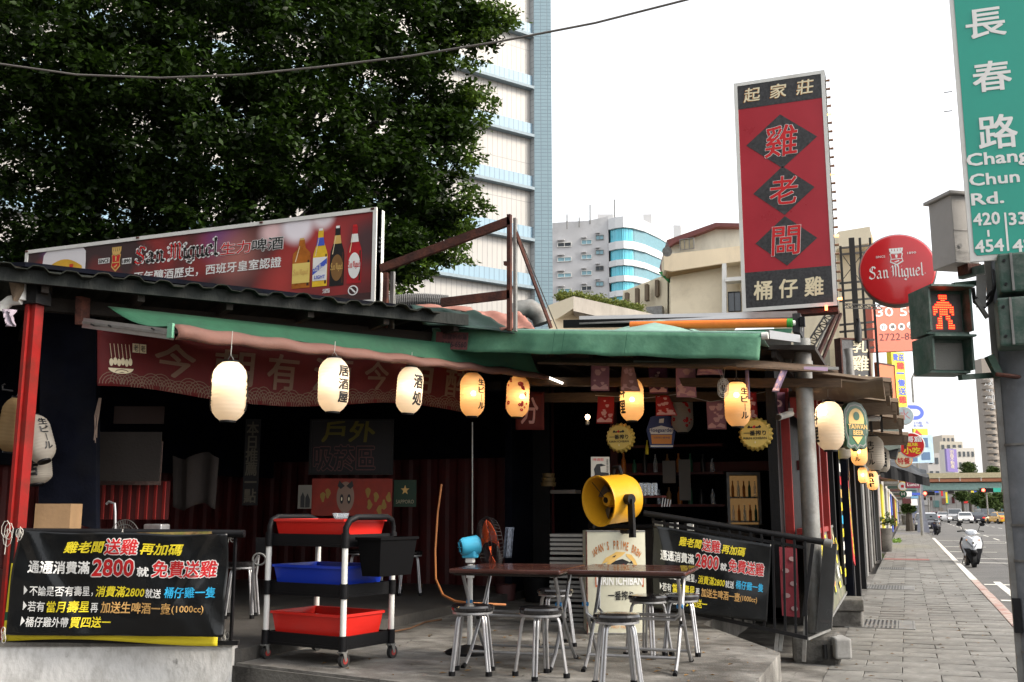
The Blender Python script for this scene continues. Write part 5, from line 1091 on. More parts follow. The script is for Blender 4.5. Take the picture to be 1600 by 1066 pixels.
# galloping beast print
kc.shape([(.25,.68),(.32,.74),(.42,.77),(.5,.80),(.66,.795),(.6,.76),(.52,.735),(.46,.70),(.40,.665),(.30,.66),(.36,.70)],pgold,kb,.003,'beast_print')
kc.shape([(.66,.78),(.76,.77),(.82,.72),(.86,.67),(.8,.655),(.78,.70),(.72,.73),(.68,.75)],pgold,kb,.003,'beast_print')
for q in([(.24,.66),(.3,.685),(.36,.67),(.3,.66)],[(.40,.68),(.48,.71),(.6,.73),(.72,.70),(.66,.67),(.5,.66),(.44,.65)],[(.43,.75),(.5,.77),(.47,.745)],[(.7,.69),(.76,.71),(.78,.68)]): kc.shape(q,pk,kb,.006,'beast_print')
kc.shape([(.55,.66),(.62,.68),(.68,.66),(.62,.645)],pr,kb,.009,'beast_print')
kc.shape([(.14,.455),(.96,.455),(.96,.565),(.14,.565)],M('brick_orange',(.48,.13,.05)),kb,.003,'band'); kc.text('KIRIN ICHIBAN',(.16,.475,.94,.56),pw,kb,.03,.006); kc.text('一番搾り',(.35,.33,.78,.42),pk,kb,.02,.004)
kc.disc(.58,.17,.06,.035,porange,kb,.003,'print'); kc.text('FIRST PRESS',(.4,.06,.7,.085),porange,kb,.0,.004)
yf=T('yellow_drum_fan','yellow drum floor fan with a black stand on top of the cream barrel','fan',tuple(D(958,825,9.9)))
fc=D(951,781,9.85); ax=Vector((-.52,-.78,-.10)).normalized(); Rf=ax.to_track_quat('Z','Y').to_matrix(); yel=M('yellow_fan_enamel',(.62,.31,.015),.35,var=.08,scale=5,bump=.03,dirt=(.3,.14,.02),damt=.2)
r=.235
mb=MB(); mb.lathe([(r*.9,-.26),(r,-.2),(r,.10),(r*1.05,.12),(r*1.05,.135),(r*.97,.13),(r*.94,.10),(r*.94,-.18)],fc,40,Rf); mb.f=mb.f[:-1]; mb.build('drum',yel,yf)
MB().lathe([(.0001,-.16),(r*.93,-.16)],fc,30,Rf).build('grille_back',M('fan_inside',(.07,.05,.015),.5),yf)
hub=MB(); hub.lathe([(.075,-.1),(.075,.0),(.06,.03),(.03,.035),(.0001,.035)],fc,8,Rf); hub.build('hub',yel,yf,smooth=False); MB().lathe([(.03,.036),(.028,.045),(.0001,.045)],fc,14,Rf).build('hub_cap',blackpl,yf)
for k in range(5):
    a_=k*2*PI/5; mb=MB(); mb.grid(lambda u,v:fc+Rf@Vector(((.07+u*.14)*math.cos(a_+v*.6-.1),(.07+u*.14)*math.sin(a_+v*.6-.1),-.10+.05*v)),4,4); mb.build('blade',M('fan_blade',(.1,.09,.07),.5),yf,solid=.003)
MB().tube([fc+Rf@Vector((r*.96*math.cos(2.2),r*.96*math.sin(2.2),.08)),fc+Rf@Vector((0,0,.03))],.004,6).build('strut',pk,yf)
up=Vector((0,0,1)); sd=ax.cross(up).normalized()
MB().tube([fc+up*(r+.0)-ax*.12+sd*-.06,fc+up*(r+.07)-ax*.12+sd*-.03,fc+up*(r+.07)-ax*.12+sd*.05,fc+up*r-ax*.12+sd*.07],.02,8).build('handle',blackpl,yf)
for s in(-1,1):
    p=fc+sd*s*(r+.02)-ax*.03; MB().tube([p-sd*s*.02,p+sd*s*.05],.05,16).build('knob',blackpl,yf)
    MB().beam(p+sd*s*.035,p+sd*s*.05+Vector((0,0,-.36))+ax*-.1*s*0,.07,.03,ax).build('stand_arm',blackpl,yf)
MB().tube([fc+sd*-(r+.06)+Vector((0,0,-.30)),fc+sd*(r+.06)+Vector((0,0,-.30))],.022,8).build('stand_base',blackpl,yf)
pf_=T('pedestal_fan','pedestal fan with a blue motor housing and orange blades on a white pole','fan',tuple(Zp(730,1003,.45)))
b0=Zp(731,985,.35); hd=Vector((b0.x,b0.y,D(735,853,b0.y*0+8.45).z)); ax2=Vector((.72,.62,.12)).normalized(); R2=ax2.to_track_quat('Z','Y').to_matrix(); dd_=D(731,900,8.7)
hd=D(735,853,8.45); base=Vector((hd.x,hd.y,.35))
bluem=M('blue_fan_plastic',(.05,.38,.58),.35,var=.06,bump=.02); orm=M('orange_fan_blade',(.55,.07,.012),.4,var=.2,scale=5,bump=0)
MB().lathe([(.2,0),(.2,.02),(.12,.05),(.03,.07)],base,28).build('base',blackpl,pf_)
MB().tube([base+Vector((0,0,.05)),base+Vector((0,0,hd.z-.35-.15))],.022,12).build('pole',whitemt,pf_)
MB().tube([Vector((hd.x,hd.y,hd.z-.26)),Vector((hd.x,hd.y,hd.z-.17))],.034,12).build('pole_collar',whitemt,pf_); MB().cbox((hd.x,hd.y,hd.z-.11),.07,.06,.06,ch=.01).build('neck',whitemt,pf_)
MB().lathe([(.0001,-.09),(.06,-.085),(.075,-.06),(.08,.06),(.06,.08)],hd,20,R2).build('motor_housing',bluem,pf_); MB().lathe([(.0001,-.093),(.045,-.0925),(.05,-.088)],hd,16,R2).build('rear_vent',M('vent_dark',(.01,.03,.04)),pf_)
for k in range(3): MB().beam(hd+R2@Vector((.045*math.cos(k*1.05),.045*math.sin(k*1.05),-.095)),hd-R2@Vector((.045*math.cos(k*1.05),.045*math.sin(k*1.05),.095)),.006,.006).build('vent_rib',bluem,pf_)
MB().cbox(hd+Vector((0,0,-.07)),.12,.09,.06,ch=.012).build('gear_box',bluem,pf_)
fcn=hd+ax2*.17
for k in range(3):
    a_=k*2*PI/3+.5; mb=MB(); mb.grid(lambda u,v:fcn+R2@Vector(((.03+u*.17)*math.cos(a_+(v-.5)*1.5*(.5+u*.5)),(.03+u*.17)*math.sin(a_+(v-.5)*1.5*(.5+u*.5)),.03*(v-.5))),5,6); mb.build('blade',orm,pf_,smooth=True,solid=.003)
for q in range(3): MB().tube([fcn+R2@Vector(((.22-.05*q*0)*math.cos(j*PI/18)*(1-.1*(q!=1)),(.22)*math.sin(j*PI/18)*(1-.1*(q!=1)),(q-1)*.05)) for j in range(37)],.003,4).build('guard_ring',blackm,pf_)
mb=MB()
for j in range(40):
    c_,s_=math.cos(j*PI/20),math.sin(j*PI/20); mb.tube([fcn+R2@Vector((.05*c_,.05*s_,-.06)),fcn+R2@Vector((.2*c_,.2*s_,-.05)),fcn+R2@Vector((.22*c_,.22*s_,0)),fcn+R2@Vector((.2*c_,.2*s_,.05)),fcn+R2@Vector((.03*c_,.03*s_,.06))],.0013,3)
mb.build('guard_wires',blackm,pf_,kind='stuff')
hh=T('orange_hose','orange hose hanging from the wall and trailing over the floor behind the stools','hose',tuple(D(690,800,10.6)))
MB().tube([D(690,757,10.8),D(684,800,10.7),D(680,860,10.5),D(681,905,10.2),D(692,930,9.8),D(712,940,9.4),D(740,943,9.2),D(790,945,9.4)],.011,8).build('hose',M('orange_rubber',(.35,.13,.04),.6),hh)
hh=T('floor_cable','dark brown cable lying on the platform behind the trolley','cable',tuple(Zp(620,985,.36)))
MB().tube([Zp(600,990,.362),Zp(640,982,.362),Zp(665,972,.362),Zp(690,968,.362)],.008,6).build('cable',M('brown_cable',(.12,.06,.03)),hh)
# ================================================================ INTERIOR
def board(name,label,x0,y0,x1,y1,d,m,cat='poster',fr=None,dep=.02):
    t,p=simple(name,label,((x0,y1,d),(x1,y1,d),(x0,y0)),m,dep,cat=cat,frame=fr); return t,p
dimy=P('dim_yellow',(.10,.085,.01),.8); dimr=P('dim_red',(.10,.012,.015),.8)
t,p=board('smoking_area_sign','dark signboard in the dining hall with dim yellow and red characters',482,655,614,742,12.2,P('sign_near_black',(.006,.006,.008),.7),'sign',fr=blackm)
p.text('戶外',(.15,.58,.78,.98),dimy,t,.03,.004,slant=.2); p.text('吸菸區',(.06,.08,.78,.52),M('dim_red_outline',(.09,.03,.03)),t,.05,.004,ref=0.); p.text('吸菸區',(.06,.08,.78,.52),P('sign_near_black',(0,0,0)),t,.02,.006,ref=0.)
t,p=board('bull_poster','long red poster with an abstract pale mask and yellow swirls in the dining hall',486,748,612,806,12.0,M('red_poster',(.2,.015,.006),.6,var=.3,scale=3,bump=0),'poster')
p.disc(.42,.5,.11,.42,P('mask_pale',(.2,.13,.1),.7),t,.003,'print')
for s in(-1,1): p.disc(.42+s*.045,.45,.022,.13,pk,t,.006,'print'); p.disc(.42+s*.045,.45,.008,.05,pcream,t,.009,'print'); p.shape([(.42+s*.01,.8),(.42+s*.08,.95),(.42+s*.1,.8),(.42+s*.06,.72)],pk,t,.006)
for k,(u,v) in enumerate(((.7,.62),(.8,.5),(.72,.3),(.9,.3),(.96,.5),(.85,.15),(.14,.5),(.2,.6))): p.shape([(u+.03*math.cos(j)*(1+.4*math.sin(3*j+k)),v+.14*math.sin(j)) for j in [z*2*PI/10 for z in range(10)]],P('poster_gold',(.22,.14,.03),.7),t,.003,'print')
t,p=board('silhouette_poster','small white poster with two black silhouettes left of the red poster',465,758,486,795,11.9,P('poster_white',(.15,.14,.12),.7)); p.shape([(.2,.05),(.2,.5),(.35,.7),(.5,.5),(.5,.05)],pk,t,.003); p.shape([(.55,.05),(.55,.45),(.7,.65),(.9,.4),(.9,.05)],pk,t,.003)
t,p=board('green_star_poster','dark green poster with a gold star hanging on the red wall',615,750,650,792,12.6,P('beer_green',(.008,.035,.018),.6))
p.shape([(.5+.2*(1 if k%2==0 else .42)*math.sin(k*PI/5),.62+.19*(1 if k%2==0 else .42)*math.cos(k*PI/5)) for k in range(10)],pgold,t,.003,'star'); p.text('SAPPORO',(.1,.12,.9,.26),P('dim_cream',(.35,.3,.2)),t,.0,.003)
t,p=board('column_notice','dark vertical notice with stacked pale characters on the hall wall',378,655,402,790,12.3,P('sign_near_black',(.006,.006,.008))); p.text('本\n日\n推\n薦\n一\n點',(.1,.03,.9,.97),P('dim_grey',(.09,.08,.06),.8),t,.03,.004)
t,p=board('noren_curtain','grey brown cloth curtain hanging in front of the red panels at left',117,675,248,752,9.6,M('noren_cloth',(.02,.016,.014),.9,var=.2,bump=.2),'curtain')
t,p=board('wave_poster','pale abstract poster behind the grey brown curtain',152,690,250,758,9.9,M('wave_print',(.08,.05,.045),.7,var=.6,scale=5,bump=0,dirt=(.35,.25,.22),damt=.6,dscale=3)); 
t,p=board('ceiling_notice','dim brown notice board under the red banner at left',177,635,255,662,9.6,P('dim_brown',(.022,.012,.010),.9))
t,p=board('red_low_panel','red corrugated low panel under the noren curtain',139,752,262,812,10.0,MC['dark_red_panel'],'panel'); 
for k in range(9): MB().cbox(p.at(.06+k*.11,.5,.008),.03,.016,p.v.z*.98).build('rib',M('red_rib',(.22,.012,.01),.6),t)
t=T('clear_poncho_bag','folded pale cloth hanging from a nail on the hall wall','cloth',tuple(D(300,750,11))); 
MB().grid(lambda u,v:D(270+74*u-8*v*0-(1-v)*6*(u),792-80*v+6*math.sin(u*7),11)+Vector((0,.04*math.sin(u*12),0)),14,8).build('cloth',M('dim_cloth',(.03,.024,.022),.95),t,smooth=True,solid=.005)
t=T('cardboard_box','brown cardboard box behind the left banner beside the red post','box',tuple(D(78,826,8.7))); a=D(52,826,8.7); MB().cbox(a+Vector((.17,.1,.10)),.30,.25,.22,Matrix.Rotation(.4,3,'Z')).build('carton',M('cardboard',(.3,.19,.1),.8,bump=.1),t); pp=Pan(a+Vector((.06,-.04,.0)),Vector((.25,.1,0)),(0,0,.2))
t=T('wire_fan','round wire guard of a fan peeping over the left banner','fan',tuple(D(194,830,8.6)))
fc2=D(194,842,8.6)
for r_ in(.16,.12,.08): MB().tube([fc2+Vector((r_*math.cos(j*PI/16),0,r_*math.sin(j*PI/16))) for j in range(33)],.0028,4).build('guard_ring',galv,t)
mb=MB()
for j in range(36): mb.tube([fc2+Vector((.03*math.cos(j*PI/18),0,.03*math.sin(j*PI/18))),fc2+Vector((.16*math.cos(j*PI/18),0,.16*math.sin(j*PI/18)))],.0012,3)
mb.build('guard_wires',galv,t,kind='stuff')
t=T('tap','chrome kitchen tap with a long spout behind the left railing','tap',tuple(D(180,830,9.2))); MB().tube([D(180,828,9.2),D(180,800,9.2),D(179,787,9.2),D(170,784,9.2),D(166,788,9.2)],.012,8).build('spout',chrome,t)
t=T('napkin_box','small pale metal napkin box behind the left railing','box',tuple(D(245,826,8.8))); MB().cbox(D(245,824,8.8),.19,.12,.055,ch=.01).build('box',chrome,t)
t=T('pvc_pipes','white plastic pipe elbows at the roof corner above the red post','pipe',tuple(D(20,460,8.2)))
MB().tube([D(30,445,8.2),D(30,470,8.2)],.055,14).build('pipe',whitemt,t); MB().tube([D(33,468,8.2),D(16,470,8.2),D(6,478,8.2),D(2,486,8.2)],.045,14).build('elbow',whitemt,t); MB().grid(lambda u,v:D(8+14*u,510-26*v,8.1)+Vector((0,.03*math.sin(u*9+v*5),0)),6,6).build('wrapped_rag',M('rag',(.35,.3,.36),.9),t,smooth=True,solid=.01)
t=T('wall_hook','small black metal hook on the outer face of the red post','hook',tuple(D(12,605,8.2))); MB().tube([D(8,600,8.2),D(4,602,8.2),D(4,609,8.2),D(20,611,8.2)],.008,6).build('hook',blackm,t)
t=T('torn_hanging_strips','thin dangling paper strips under the left end of the red banner','paper strips',tuple(D(155,640,8.9)))
for k in range(4): MB().tube([D(158-k,622,8.9),D(154-k*2,650,8.9),D(149-k+3*(k%2),680+4*k,8.9)],.004,4).build('strip',M('old_paper',(.28,.2,.16),.8),t)
# chairs/dim furniture in the hall
t=T('folded_chair','dark folding chair with a chrome ring frame behind the trolley','chair',tuple(Zp(400,960,.45)))
MB().tube([D(392,960,8.7),D(396,880,8.7),D(404,868,8.7)],.012,8).build('leg',chrome,t); MB().tube([D(404,960,8.9),D(400,900,8.9),D(404,868,8.9)],.012,8).build('leg',chrome,t); MB().tube([D(405+10*math.cos(j*PI/8),874+9*math.sin(j*PI/8),8.7) for j in range(17)],.009,6).build('ring',galv,t); MB().grid(lambda u,v:D(400+24*u,868-28*v,8.8),2,2).build('backrest',blackpl,t,solid=.02)
t=T('white_hall_pipe','thin pale pipe standing between the hall and the platform','pipe',tuple(D(738,800,10.8))); MB().tube([D(738,660,10.9),D(738,835,10.9)],.008,6).build('pipe',galv,t)
t=T('hanging_apron','pale blue checked cloth hanging by the dark partition','cloth',tuple(D(795,860,10.8))); MB().grid(lambda u,v:D(790+12*u-4*(1-v),872-48*v,10.8)+Vector((.0,.03*math.sin(u*9),0)),6,8).build('cloth',M('blue_check',(.12,.14,.18),.9,var=.8,scale=30,bump=0),t,smooth=True,solid=.006)
# kitchen contents
t=T('glass_door_fridge','glass door fridge with a warm lit inside at the back of the kitchen','fridge',tuple(D(1160,900,12.6)))
a=D(1137,822,12.6); b_=D(1190,822,12.6); wv2=b_-a; pz=Pan(Vector((a.x,a.y,.5)),(wv2.x,wv2.y,0),(0,0,D(1137,738,12.6).z-.5))
pz.slab(.5,blackm,t,'cabinet'); 
for fr_ in pz.frame(.035,.05,alu,t,'door_frame',.03): pass
pz.rect(.09,.03,.91,.97,M('fridge_interior',(.16,.11,.05),.5,emit=(1,.55,.2),es=.06),t,.004,'inside')
for k in range(4):
    pz.rect(.09,.18+k*.2,.91,.195+k*.2,galv,t,.012,'shelf')
    for j in range(5): q=pz.at(.17+j*.165,.19+k*.2,.03); MB().lathe([(.018,0),(.018,.12),(.008,.16),(.008,.2)],q,8).build('bottle',[ab,pg,M('clear_glass',(.5,.5,.5)),ab,pcream][(j+k)%5],t)
ct=T('bar_counter','dark bar counter with shelves behind the cream barrel','counter',(-2.6,11.8,.35)); MB().box(-3.5,-1.6,11.6,12.1,.35,1.3).build('body',darkwood,ct); MB().box(-3.55,-1.55,11.55,12.15,1.3,1.34).build('top',blackm,ct)
bc_=T('back_shelf','red edged shelf rack with dark bottles at the back of the bar','shelf',(-2.8,12.8,1.2))
for z in(1.55,1.95,2.3): MB().box(-3.5,-2.1,12.6,12.9,z,z+.03).build('shelf_board',reddark,bc_)
rq=random.Random(8)
for z in(1.58,1.98):
    for k in range(9):
        x=-3.4+k*.145+rq.uniform(-.02,.02); h=rq.uniform(.16,.28); m=[ab,pg,pk,M('clear_glass'),MC['brown_label']][k%5] if False else [ab,pg,pk,glassm,MC['brown_label']][k%5]
        o=MB().lathe([(.03,0),(.032,h*.6),(.012,h*.8),(.012,h)],(x,12.7,z),10).build('bottle',m,None,'%s bottle on the %s bar shelf, at place %s from the left'%(['amber','green','black','clear','brown'][k%5],'lower' if z<1.7 else 'upper',['first','second','third','fourth','fifth','sixth','seventh','eighth','ninth'][k]),'bottle','bottles on the bar shelves')
for k in range(7):
    q=D(990+k*5.5,765+ (k%2)*1.5,10.9); MB().lathe([(.028,-.06),(.033,.07),(.031,.07),(.026,-.055)],q,12).build('beer_glass',glassm,None,['leftmost','second','third','middle','fifth','sixth','rightmost'][k]+' clear beer glass upside down on the bar by the yellow fan','glass','glasses on the bar')
MB().cbox(D(1008,772,10.9)+Vector((0,0,-.03)),.42,.2,.02).build('glass_tray',reddark,None,'dark red tray under the row of beer glasses','tray')
t,p=board('fisher_poster','white poster with a black capped silhouette behind the yellow fan',924,714,953,762,10.6,P('poster_paper',(.5,.48,.42),.7)); p.shape([(.0,.0),(.05,.3),(.2,.42),(.15,.6),(.3,.76),(.55,.78),(.8,.72),(.5,.68),(.52,.5),(.95,.48),(.95,.36),(.7,.3),(.65,.0)],pk,t,.003,'silhouette'); p.text('啤酒祭',(.1,.86,.7,.96),pr,t,.0,.003); p.text('夏\n季\n限\n定',(.82,.5,.95,.92),pk,t,.0,.003)
t=T('bare_bulb_lamp','small glowing bulb lamp on the dark kitchen partition','lamp',tuple(D(918,652,11.6))); MB().lathe([(.0001,.03),(.022,.02),(.026,0),(.018,-.02),(.0001,-.026)],D(918,652,11.6),14).build('bulb',M('glowing_bulb',(1,.8,.6),emit=(1,.72,.45),es=25),t); MB().tube([D(918,656,11.62),D(918,664,11.62)],.02,8).build('holder',galv,t)
t=T('neon_bottle_sign','small yellow bottle shaped sign below the blue hexagonal sign','sign',tuple(D(1011,700,12.2))); MB().tube([D(1011,710,12.2),D(1011,700,12.2),D(1011,693,12.2),D(1011,688,12.2)],[.02,.02,.008,.008],8).build('bottle',pyl,t)
t,p=board('pale_menu_sheet','pale grey menu sheet hanging deep in the kitchen',1062,718,1080,782,12.5,P('menu_sheet',(.12,.11,.1),.8)); 
t,p=board('pale_notice_sheet','second pale notice sheet left of the grey menu sheet in the kitchen',1036,720,1056,755,12.6,P('menu_sheet',(.12,.11,.1),.8))
t=T('rice_cooker_stack','dim stack of steel pans on the shelf in the dark corner','pans',tuple(D(858,760,12.6))); MB().box(D(830,762,12.6).x,D(876,762,12.6).x,12.55,12.8,D(850,770,12.6).z,D(850,764,12.6).z).build('shelf',M('pale_shelf',(.2,.18,.16),.6),t)
for k in range(3): MB().lathe([(.09-.01*k,0),(.1-.01*k,.05)],D(857,760-7*k,12.7),16).build('pan',M('dim_brass',(.12,.08,.03),.4),t)
t=T('cylindrical_cutlery_rack','small rack of steel tools right of the beer glasses','rack',tuple(D(1040,790,11))); 
for k in range(4): MB().tube([D(1034+k*4,792,11),D(1036+k*4,778+k,11)],.006,5).build('tool',chrome,t)
cr0=T('plastic_crate','grey plastic crate','crate',(0,0,0),'stacked crates behind the tables')
mb=MB(); w_=.24
for k in range(5): mb_=MB().box(-w_,w_,-.17,.17,k*.045,k*.045+.026).build('slat_band',M('grey_crate',(.2,.2,.19),.6),cr0)
MB().box(-w_+.01,w_-.01,-.16,.16,.0,.21).build('crate_inside',pk,cr0)
p=D(900,985,10.6); names=['bottom','second','third','fourth']
for k in range(4):
    o=cr0 if k==0 else dup(cr0,(0,0,0))
    o.location=(p.x,p.y,.35+k*.235); o.rotation_euler=(0,0,.1+.03*k); o['label']='grey plastic crate, %s in the stack left of the cream barrel'%(names[k] if k else 'lowest')
t=T('clutter_heap','dark heap of buckets and pots by the partition','clutter',tuple(Zp(800,950,.36)));
q=Zp(840,940,.36); MB().lathe([(.15,0),(.19,.3),(.17,.3)],q,16).build('bucket',blackpl,t); q=Zp(790,938,.36); MB().lathe([(.12,0),(.14,.2),(.12,.2)],q,16).build('pot',M('dim_pot',(.08,.03,.03),.5),t)
# dark hanging bags / loudspeaker in the hall ceiling
t=T('loudspeaker','small dark speaker under the awning near the blossom lantern','speaker',tuple(D(775,590,11.6))); MB().cbox(D(775,603,11.7),.2,.15,.12,ch=.02).build('body',blackpl,t)
t=T('tube_light','slanted fluorescent tube light under the lean-to ceiling','lamp',tuple(D(868,594,11.3))); MB().tube([D(857,590,11.3),D(879,599,11.2)],.014,8).build('tube',M('tube_glow',(.9,.9,.85),emit=(1,.95,.85),es=1.5),t)
# ================================================================ TREE
lm=M('fig_leaf',(.034,.062,.014),.42,var=.5,scale=1.3,bump=0,spec=.4)
def leafmat(name,c,c2):
    m=bpy.data.materials.new(name); m.use_nodes=True; t=m.node_tree; b=t.nodes['Principled BSDF']; L=t.links.new
    o=[n for n in t.nodes if n.type=='OUTPUT_MATERIAL'][0]
    g=N(t,'ShaderNodeNewGeometry'); n1=N(t,'ShaderNodeTexNoise'); n1.inputs['Scale'].default_value=.9; L(g.outputs['Position'],n1.inputs['Vector'])
    mr=N(t,'ShaderNodeMath',operation='ADD'); L(g.outputs['Random Per Island'],mr.inputs[0]); L(n1.outputs['Fac'],mr.inputs[1])
    q=N(t,'ShaderNodeMapRange'); q.inputs[1].default_value=.4; q.inputs[2].default_value=1.6; L(mr.outputs[0],q.inputs[0])
    mx=N(t,'ShaderNodeMix',data_type='RGBA'); L(q.outputs[0],mx.inputs['Factor']); mx.inputs['A'].default_value=(*c,1); mx.inputs['B'].default_value=(*c2,1)
    L(mx.outputs['Result'],b.inputs['Base Color']); b.inputs['Roughness'].default_value=.5; b.inputs['Specular IOR Level'].default_value=.22
    tr=N(t,'ShaderNodeBsdfTranslucent'); sc=N(t,'ShaderNodeVectorMath',operation='SCALE'); sc.inputs['Scale'].default_value=1.5; L(mx.outputs['Result'],sc.inputs[0]); L(sc.outputs[0],tr.inputs[0])
    a=N(t,'ShaderNodeMixShader'); a.inputs[0].default_value=.22; L(b.outputs[0],a.inputs[1]); L(tr.outputs[0],a.inputs[2]); L(a.outputs[0],o.inputs[0]); return m
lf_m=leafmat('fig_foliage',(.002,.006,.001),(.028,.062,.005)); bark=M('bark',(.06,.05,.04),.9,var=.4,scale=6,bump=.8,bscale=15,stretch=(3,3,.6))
def foliage(name,pts,nrm,per,spread,size,parent,mat,label=None,flat=.55,tri=False):
    """leaf quads (folded, pointed) clustered round the given twig ends"""
    n=len(pts)*per; c=np.repeat(pts,per,0); u=rng.normal(size=(n,3)); u/=np.linalg.norm(u,axis=1)[:,None]
    u*=(rng.random((n,1))**.5); u[:,2]*=flat; c=c+u*spread
    d=rng.normal(size=(n,3)); d[:,2]=d[:,2]*.5-.25; d/=np.linalg.norm(d,axis=1)[:,None]
    up=rng.normal(size=(n,3))*.75+np.array((0,0,1.)); s=np.cross(d,up); s/=np.linalg.norm(s,axis=1)[:,None]
    L=size*rng.uniform(.7,1.25,(n,1)); w=L*.26
    nn=np.cross(s,d)
    a=c; b=c+d*L*.45+s*w-nn*L*.06; e=c+d*L; f=c+d*L*.45-s*w-nn*L*.06
    V=np.stack([a,b,e,f],1).reshape(-1,3)-np.array(org(parent))
    me=bpy.data.meshes.new(name); me.vertices.add(len(V)); me.vertices.foreach_set('co',V.astype(np.float32).ravel())
    idx=np.arange(n)*4; loops=np.stack([idx,idx+1,idx+2,idx,idx+2,idx+3],1).ravel()
    me.loops.add(n*6); me.loops.foreach_set('vertex_index',loops.astype(np.int32)); me.polygons.add(n*2)
    me.polygons.foreach_set('loop_start',(np.arange(n*2)*3).astype(np.int32)); me.polygons.foreach_set('loop_total',np.full(n*2,3,np.int32)); me.update(); me.validate()
    me.materials.append(mat); o=bpy.data.objects.new(name,me); col.objects.link(o); o.parent=parent; return o
tr=T('fig_tree','huge dense dark green fig tree rising behind the long billboard','tree',(-14,15,0))
# lobes placed so that the outline is ragged: (pixel x, y, radius px, depth)
lobes=[]
def lobe(px,py_,rp,d): c=D(px,py_,d); lobes.append((c,rp*d/1577))
for a in [(60,60,150,14),(190,40,150,13.5),(330,50,150,14.5),(470,40,140,14),(590,30,110,14.5),(690,25,62,15),(750,38,34,15),(60,200,150,14.5),(200,190,150,15),(330,200,140,14),(470,190,130,14.5),(590,160,110,15),(670,150,70,15.5),(655,245,70,15.2),(700,170,32,15.4),(705,200,24,15),(60,330,130,15),(190,330,130,15.5),(330,320,130,15),(470,320,120,15.5),(590,300,100,15),(640,330,70,15.5),(685,330,42,15.6),(640,390,45,15),(600,400,50,15.3),(100,430,90,15.5),(270,430,90,15.5),(430,420,90,15.5),(550,410,70,15.5),(0,440,60,15.5),(20,560,38,14),(-20,520,50,15),(-150,150,180,15),(-150,400,160,15),(200,-120,220,14),(450,-120,200,14.5),(-100,-60,200,14),(640,-60,130,15),(10,470,35,13.5)]: lobe(*a)
P_=[]
for c,r in lobes:
    n=int(18+62*(r**2)); n=min(n,170)
    for k in range(n):
        v=Vector(rng.normal(size=3)).normalized(); rr_=r*(.35+.72*rng.random()**.6); p=c+v*rr_
        P_.append(p)
P_=np.array([tuple(p) for p in P_]); print('clusters',len(P_))
big=P_[:]
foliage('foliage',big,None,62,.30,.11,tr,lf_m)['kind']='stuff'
# sparse fringe sprays on the right-hand outline
fr=[]
for px,py_,d in [(780,30,15),(795,38,15),(765,15,15),(745,60,15),(735,135,15.3),(745,150,15.3),(730,100,15.2),(725,160,15.3),(745,175,15.3),(735,205,15.3),(740,238,15.3),(720,262,15.3),(735,300,15.3),(745,310,15.3),(738,330,15.2),(728,355,15.2),(705,375,15.2),(722,395,15.2),(700,400,15.2),(660,425,15.2),(640,430,15.2),(620,440,15.2),(670,420,15.2),(610,455,15.2),(15,590,14),(30,560,14),(10,530,14),(35,600,14),(20,500,13.8),(695,60,15),(700,95,15),(758,155,15.3)]:
    for k in range(7): fr.append(tuple(D(px+rng.normal()*11,py_+rng.normal()*8,d+rng.normal()*.3)))
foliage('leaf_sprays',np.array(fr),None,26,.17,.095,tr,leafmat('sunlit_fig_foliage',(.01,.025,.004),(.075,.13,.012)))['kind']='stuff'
mb=MB(); b0=Vector((-14.5,16,0)); 
mb.tube([b0,b0+Vector((.2,0,2)),b0+Vector((.3,-.1,4.5)),b0+Vector((.1,0,7))],[.75,.6,.5,.4],14).build('trunk',bark,tr)
for k in range(14):
    c,r=lobes[k*2]; s_=b0+Vector((.2,0,3.2+.25*(k%6))); m_=s_.lerp(c,.5)+Vector((0,0,.5)); MB().tube([s_,m_,c],[.22,.12,.04],8).build('limb',bark,tr)
for k in range(8):
    x=-12.5+k*.55; MB().tube([(x,14.6,5.6),(x+.1,14.6,4.6),(x+.05,14.65,3.8)],[.03,.02,.015],5).build('aerial_root',bark,tr)
# ================================================================ CITY BUILDINGS
tilew=M('white_tile_cladding',(.62,.6,.57),.55,var=.04,scale=.5,bump=0,dirt=(.5,.48,.46),damt=.3,dscale=.15)
def tiled(name,c,g,sx,sz,line=.06):
    m=bpy.data.materials.new(name); m.use_nodes=True; t=m.node_tree; b=t.nodes['Principled BSDF']; L=t.links.new
    uvn=N(t,'ShaderNodeUVMap'); br=N(t,'ShaderNodeTexBrick'); br.offset=0; L(uvn.outputs[0],br.inputs['Vector']); br.inputs['Scale'].default_value=1
    br.inputs['Brick Width'].default_value=sx; br.inputs['Row Height'].default_value=sz; br.inputs['Mortar Size'].default_value=line; br.inputs['Mortar Smooth'].default_value=.4
    br.inputs['Color1'].default_value=(*c,1); br.inputs['Color2'].default_value=(c[0]*.94,c[1]*.95,c[2]*.96,1); br.inputs['Mortar'].default_value=(*g,1)
    nz=N(t,'ShaderNodeTexNoise'); nz.inputs['Scale'].default_value=.12; L(uvn.outputs[0],nz.inputs['Vector']); nz.inputs['Detail'].default_value=6
    mr=N(t,'ShaderNodeMapRange'); mr.inputs[1].default_value=.3; mr.inputs[2].default_value=.7; mr.inputs[3].default_value=.88; mr.inputs[4].default_value=1.05; L(nz.outputs['Fac'],mr.inputs[0])
    sc=N(t,'ShaderNodeVectorMath',operation='SCALE'); L(br.outputs['Color'],sc.inputs[0]); L(mr.outputs[0],sc.inputs['Scale']); L(sc.outputs[0],b.inputs['Base Color']); b.inputs['Roughness'].default_value=.45
    bp=N(t,'ShaderNodeBump'); bp.inputs['Strength'].default_value=.4; bp.inputs['Distance'].default_value=.03; L(br.outputs['Fac'],bp.inputs['Height']); bp.invert=True; L(bp.outputs[0],b.inputs['Normal'])
    return m
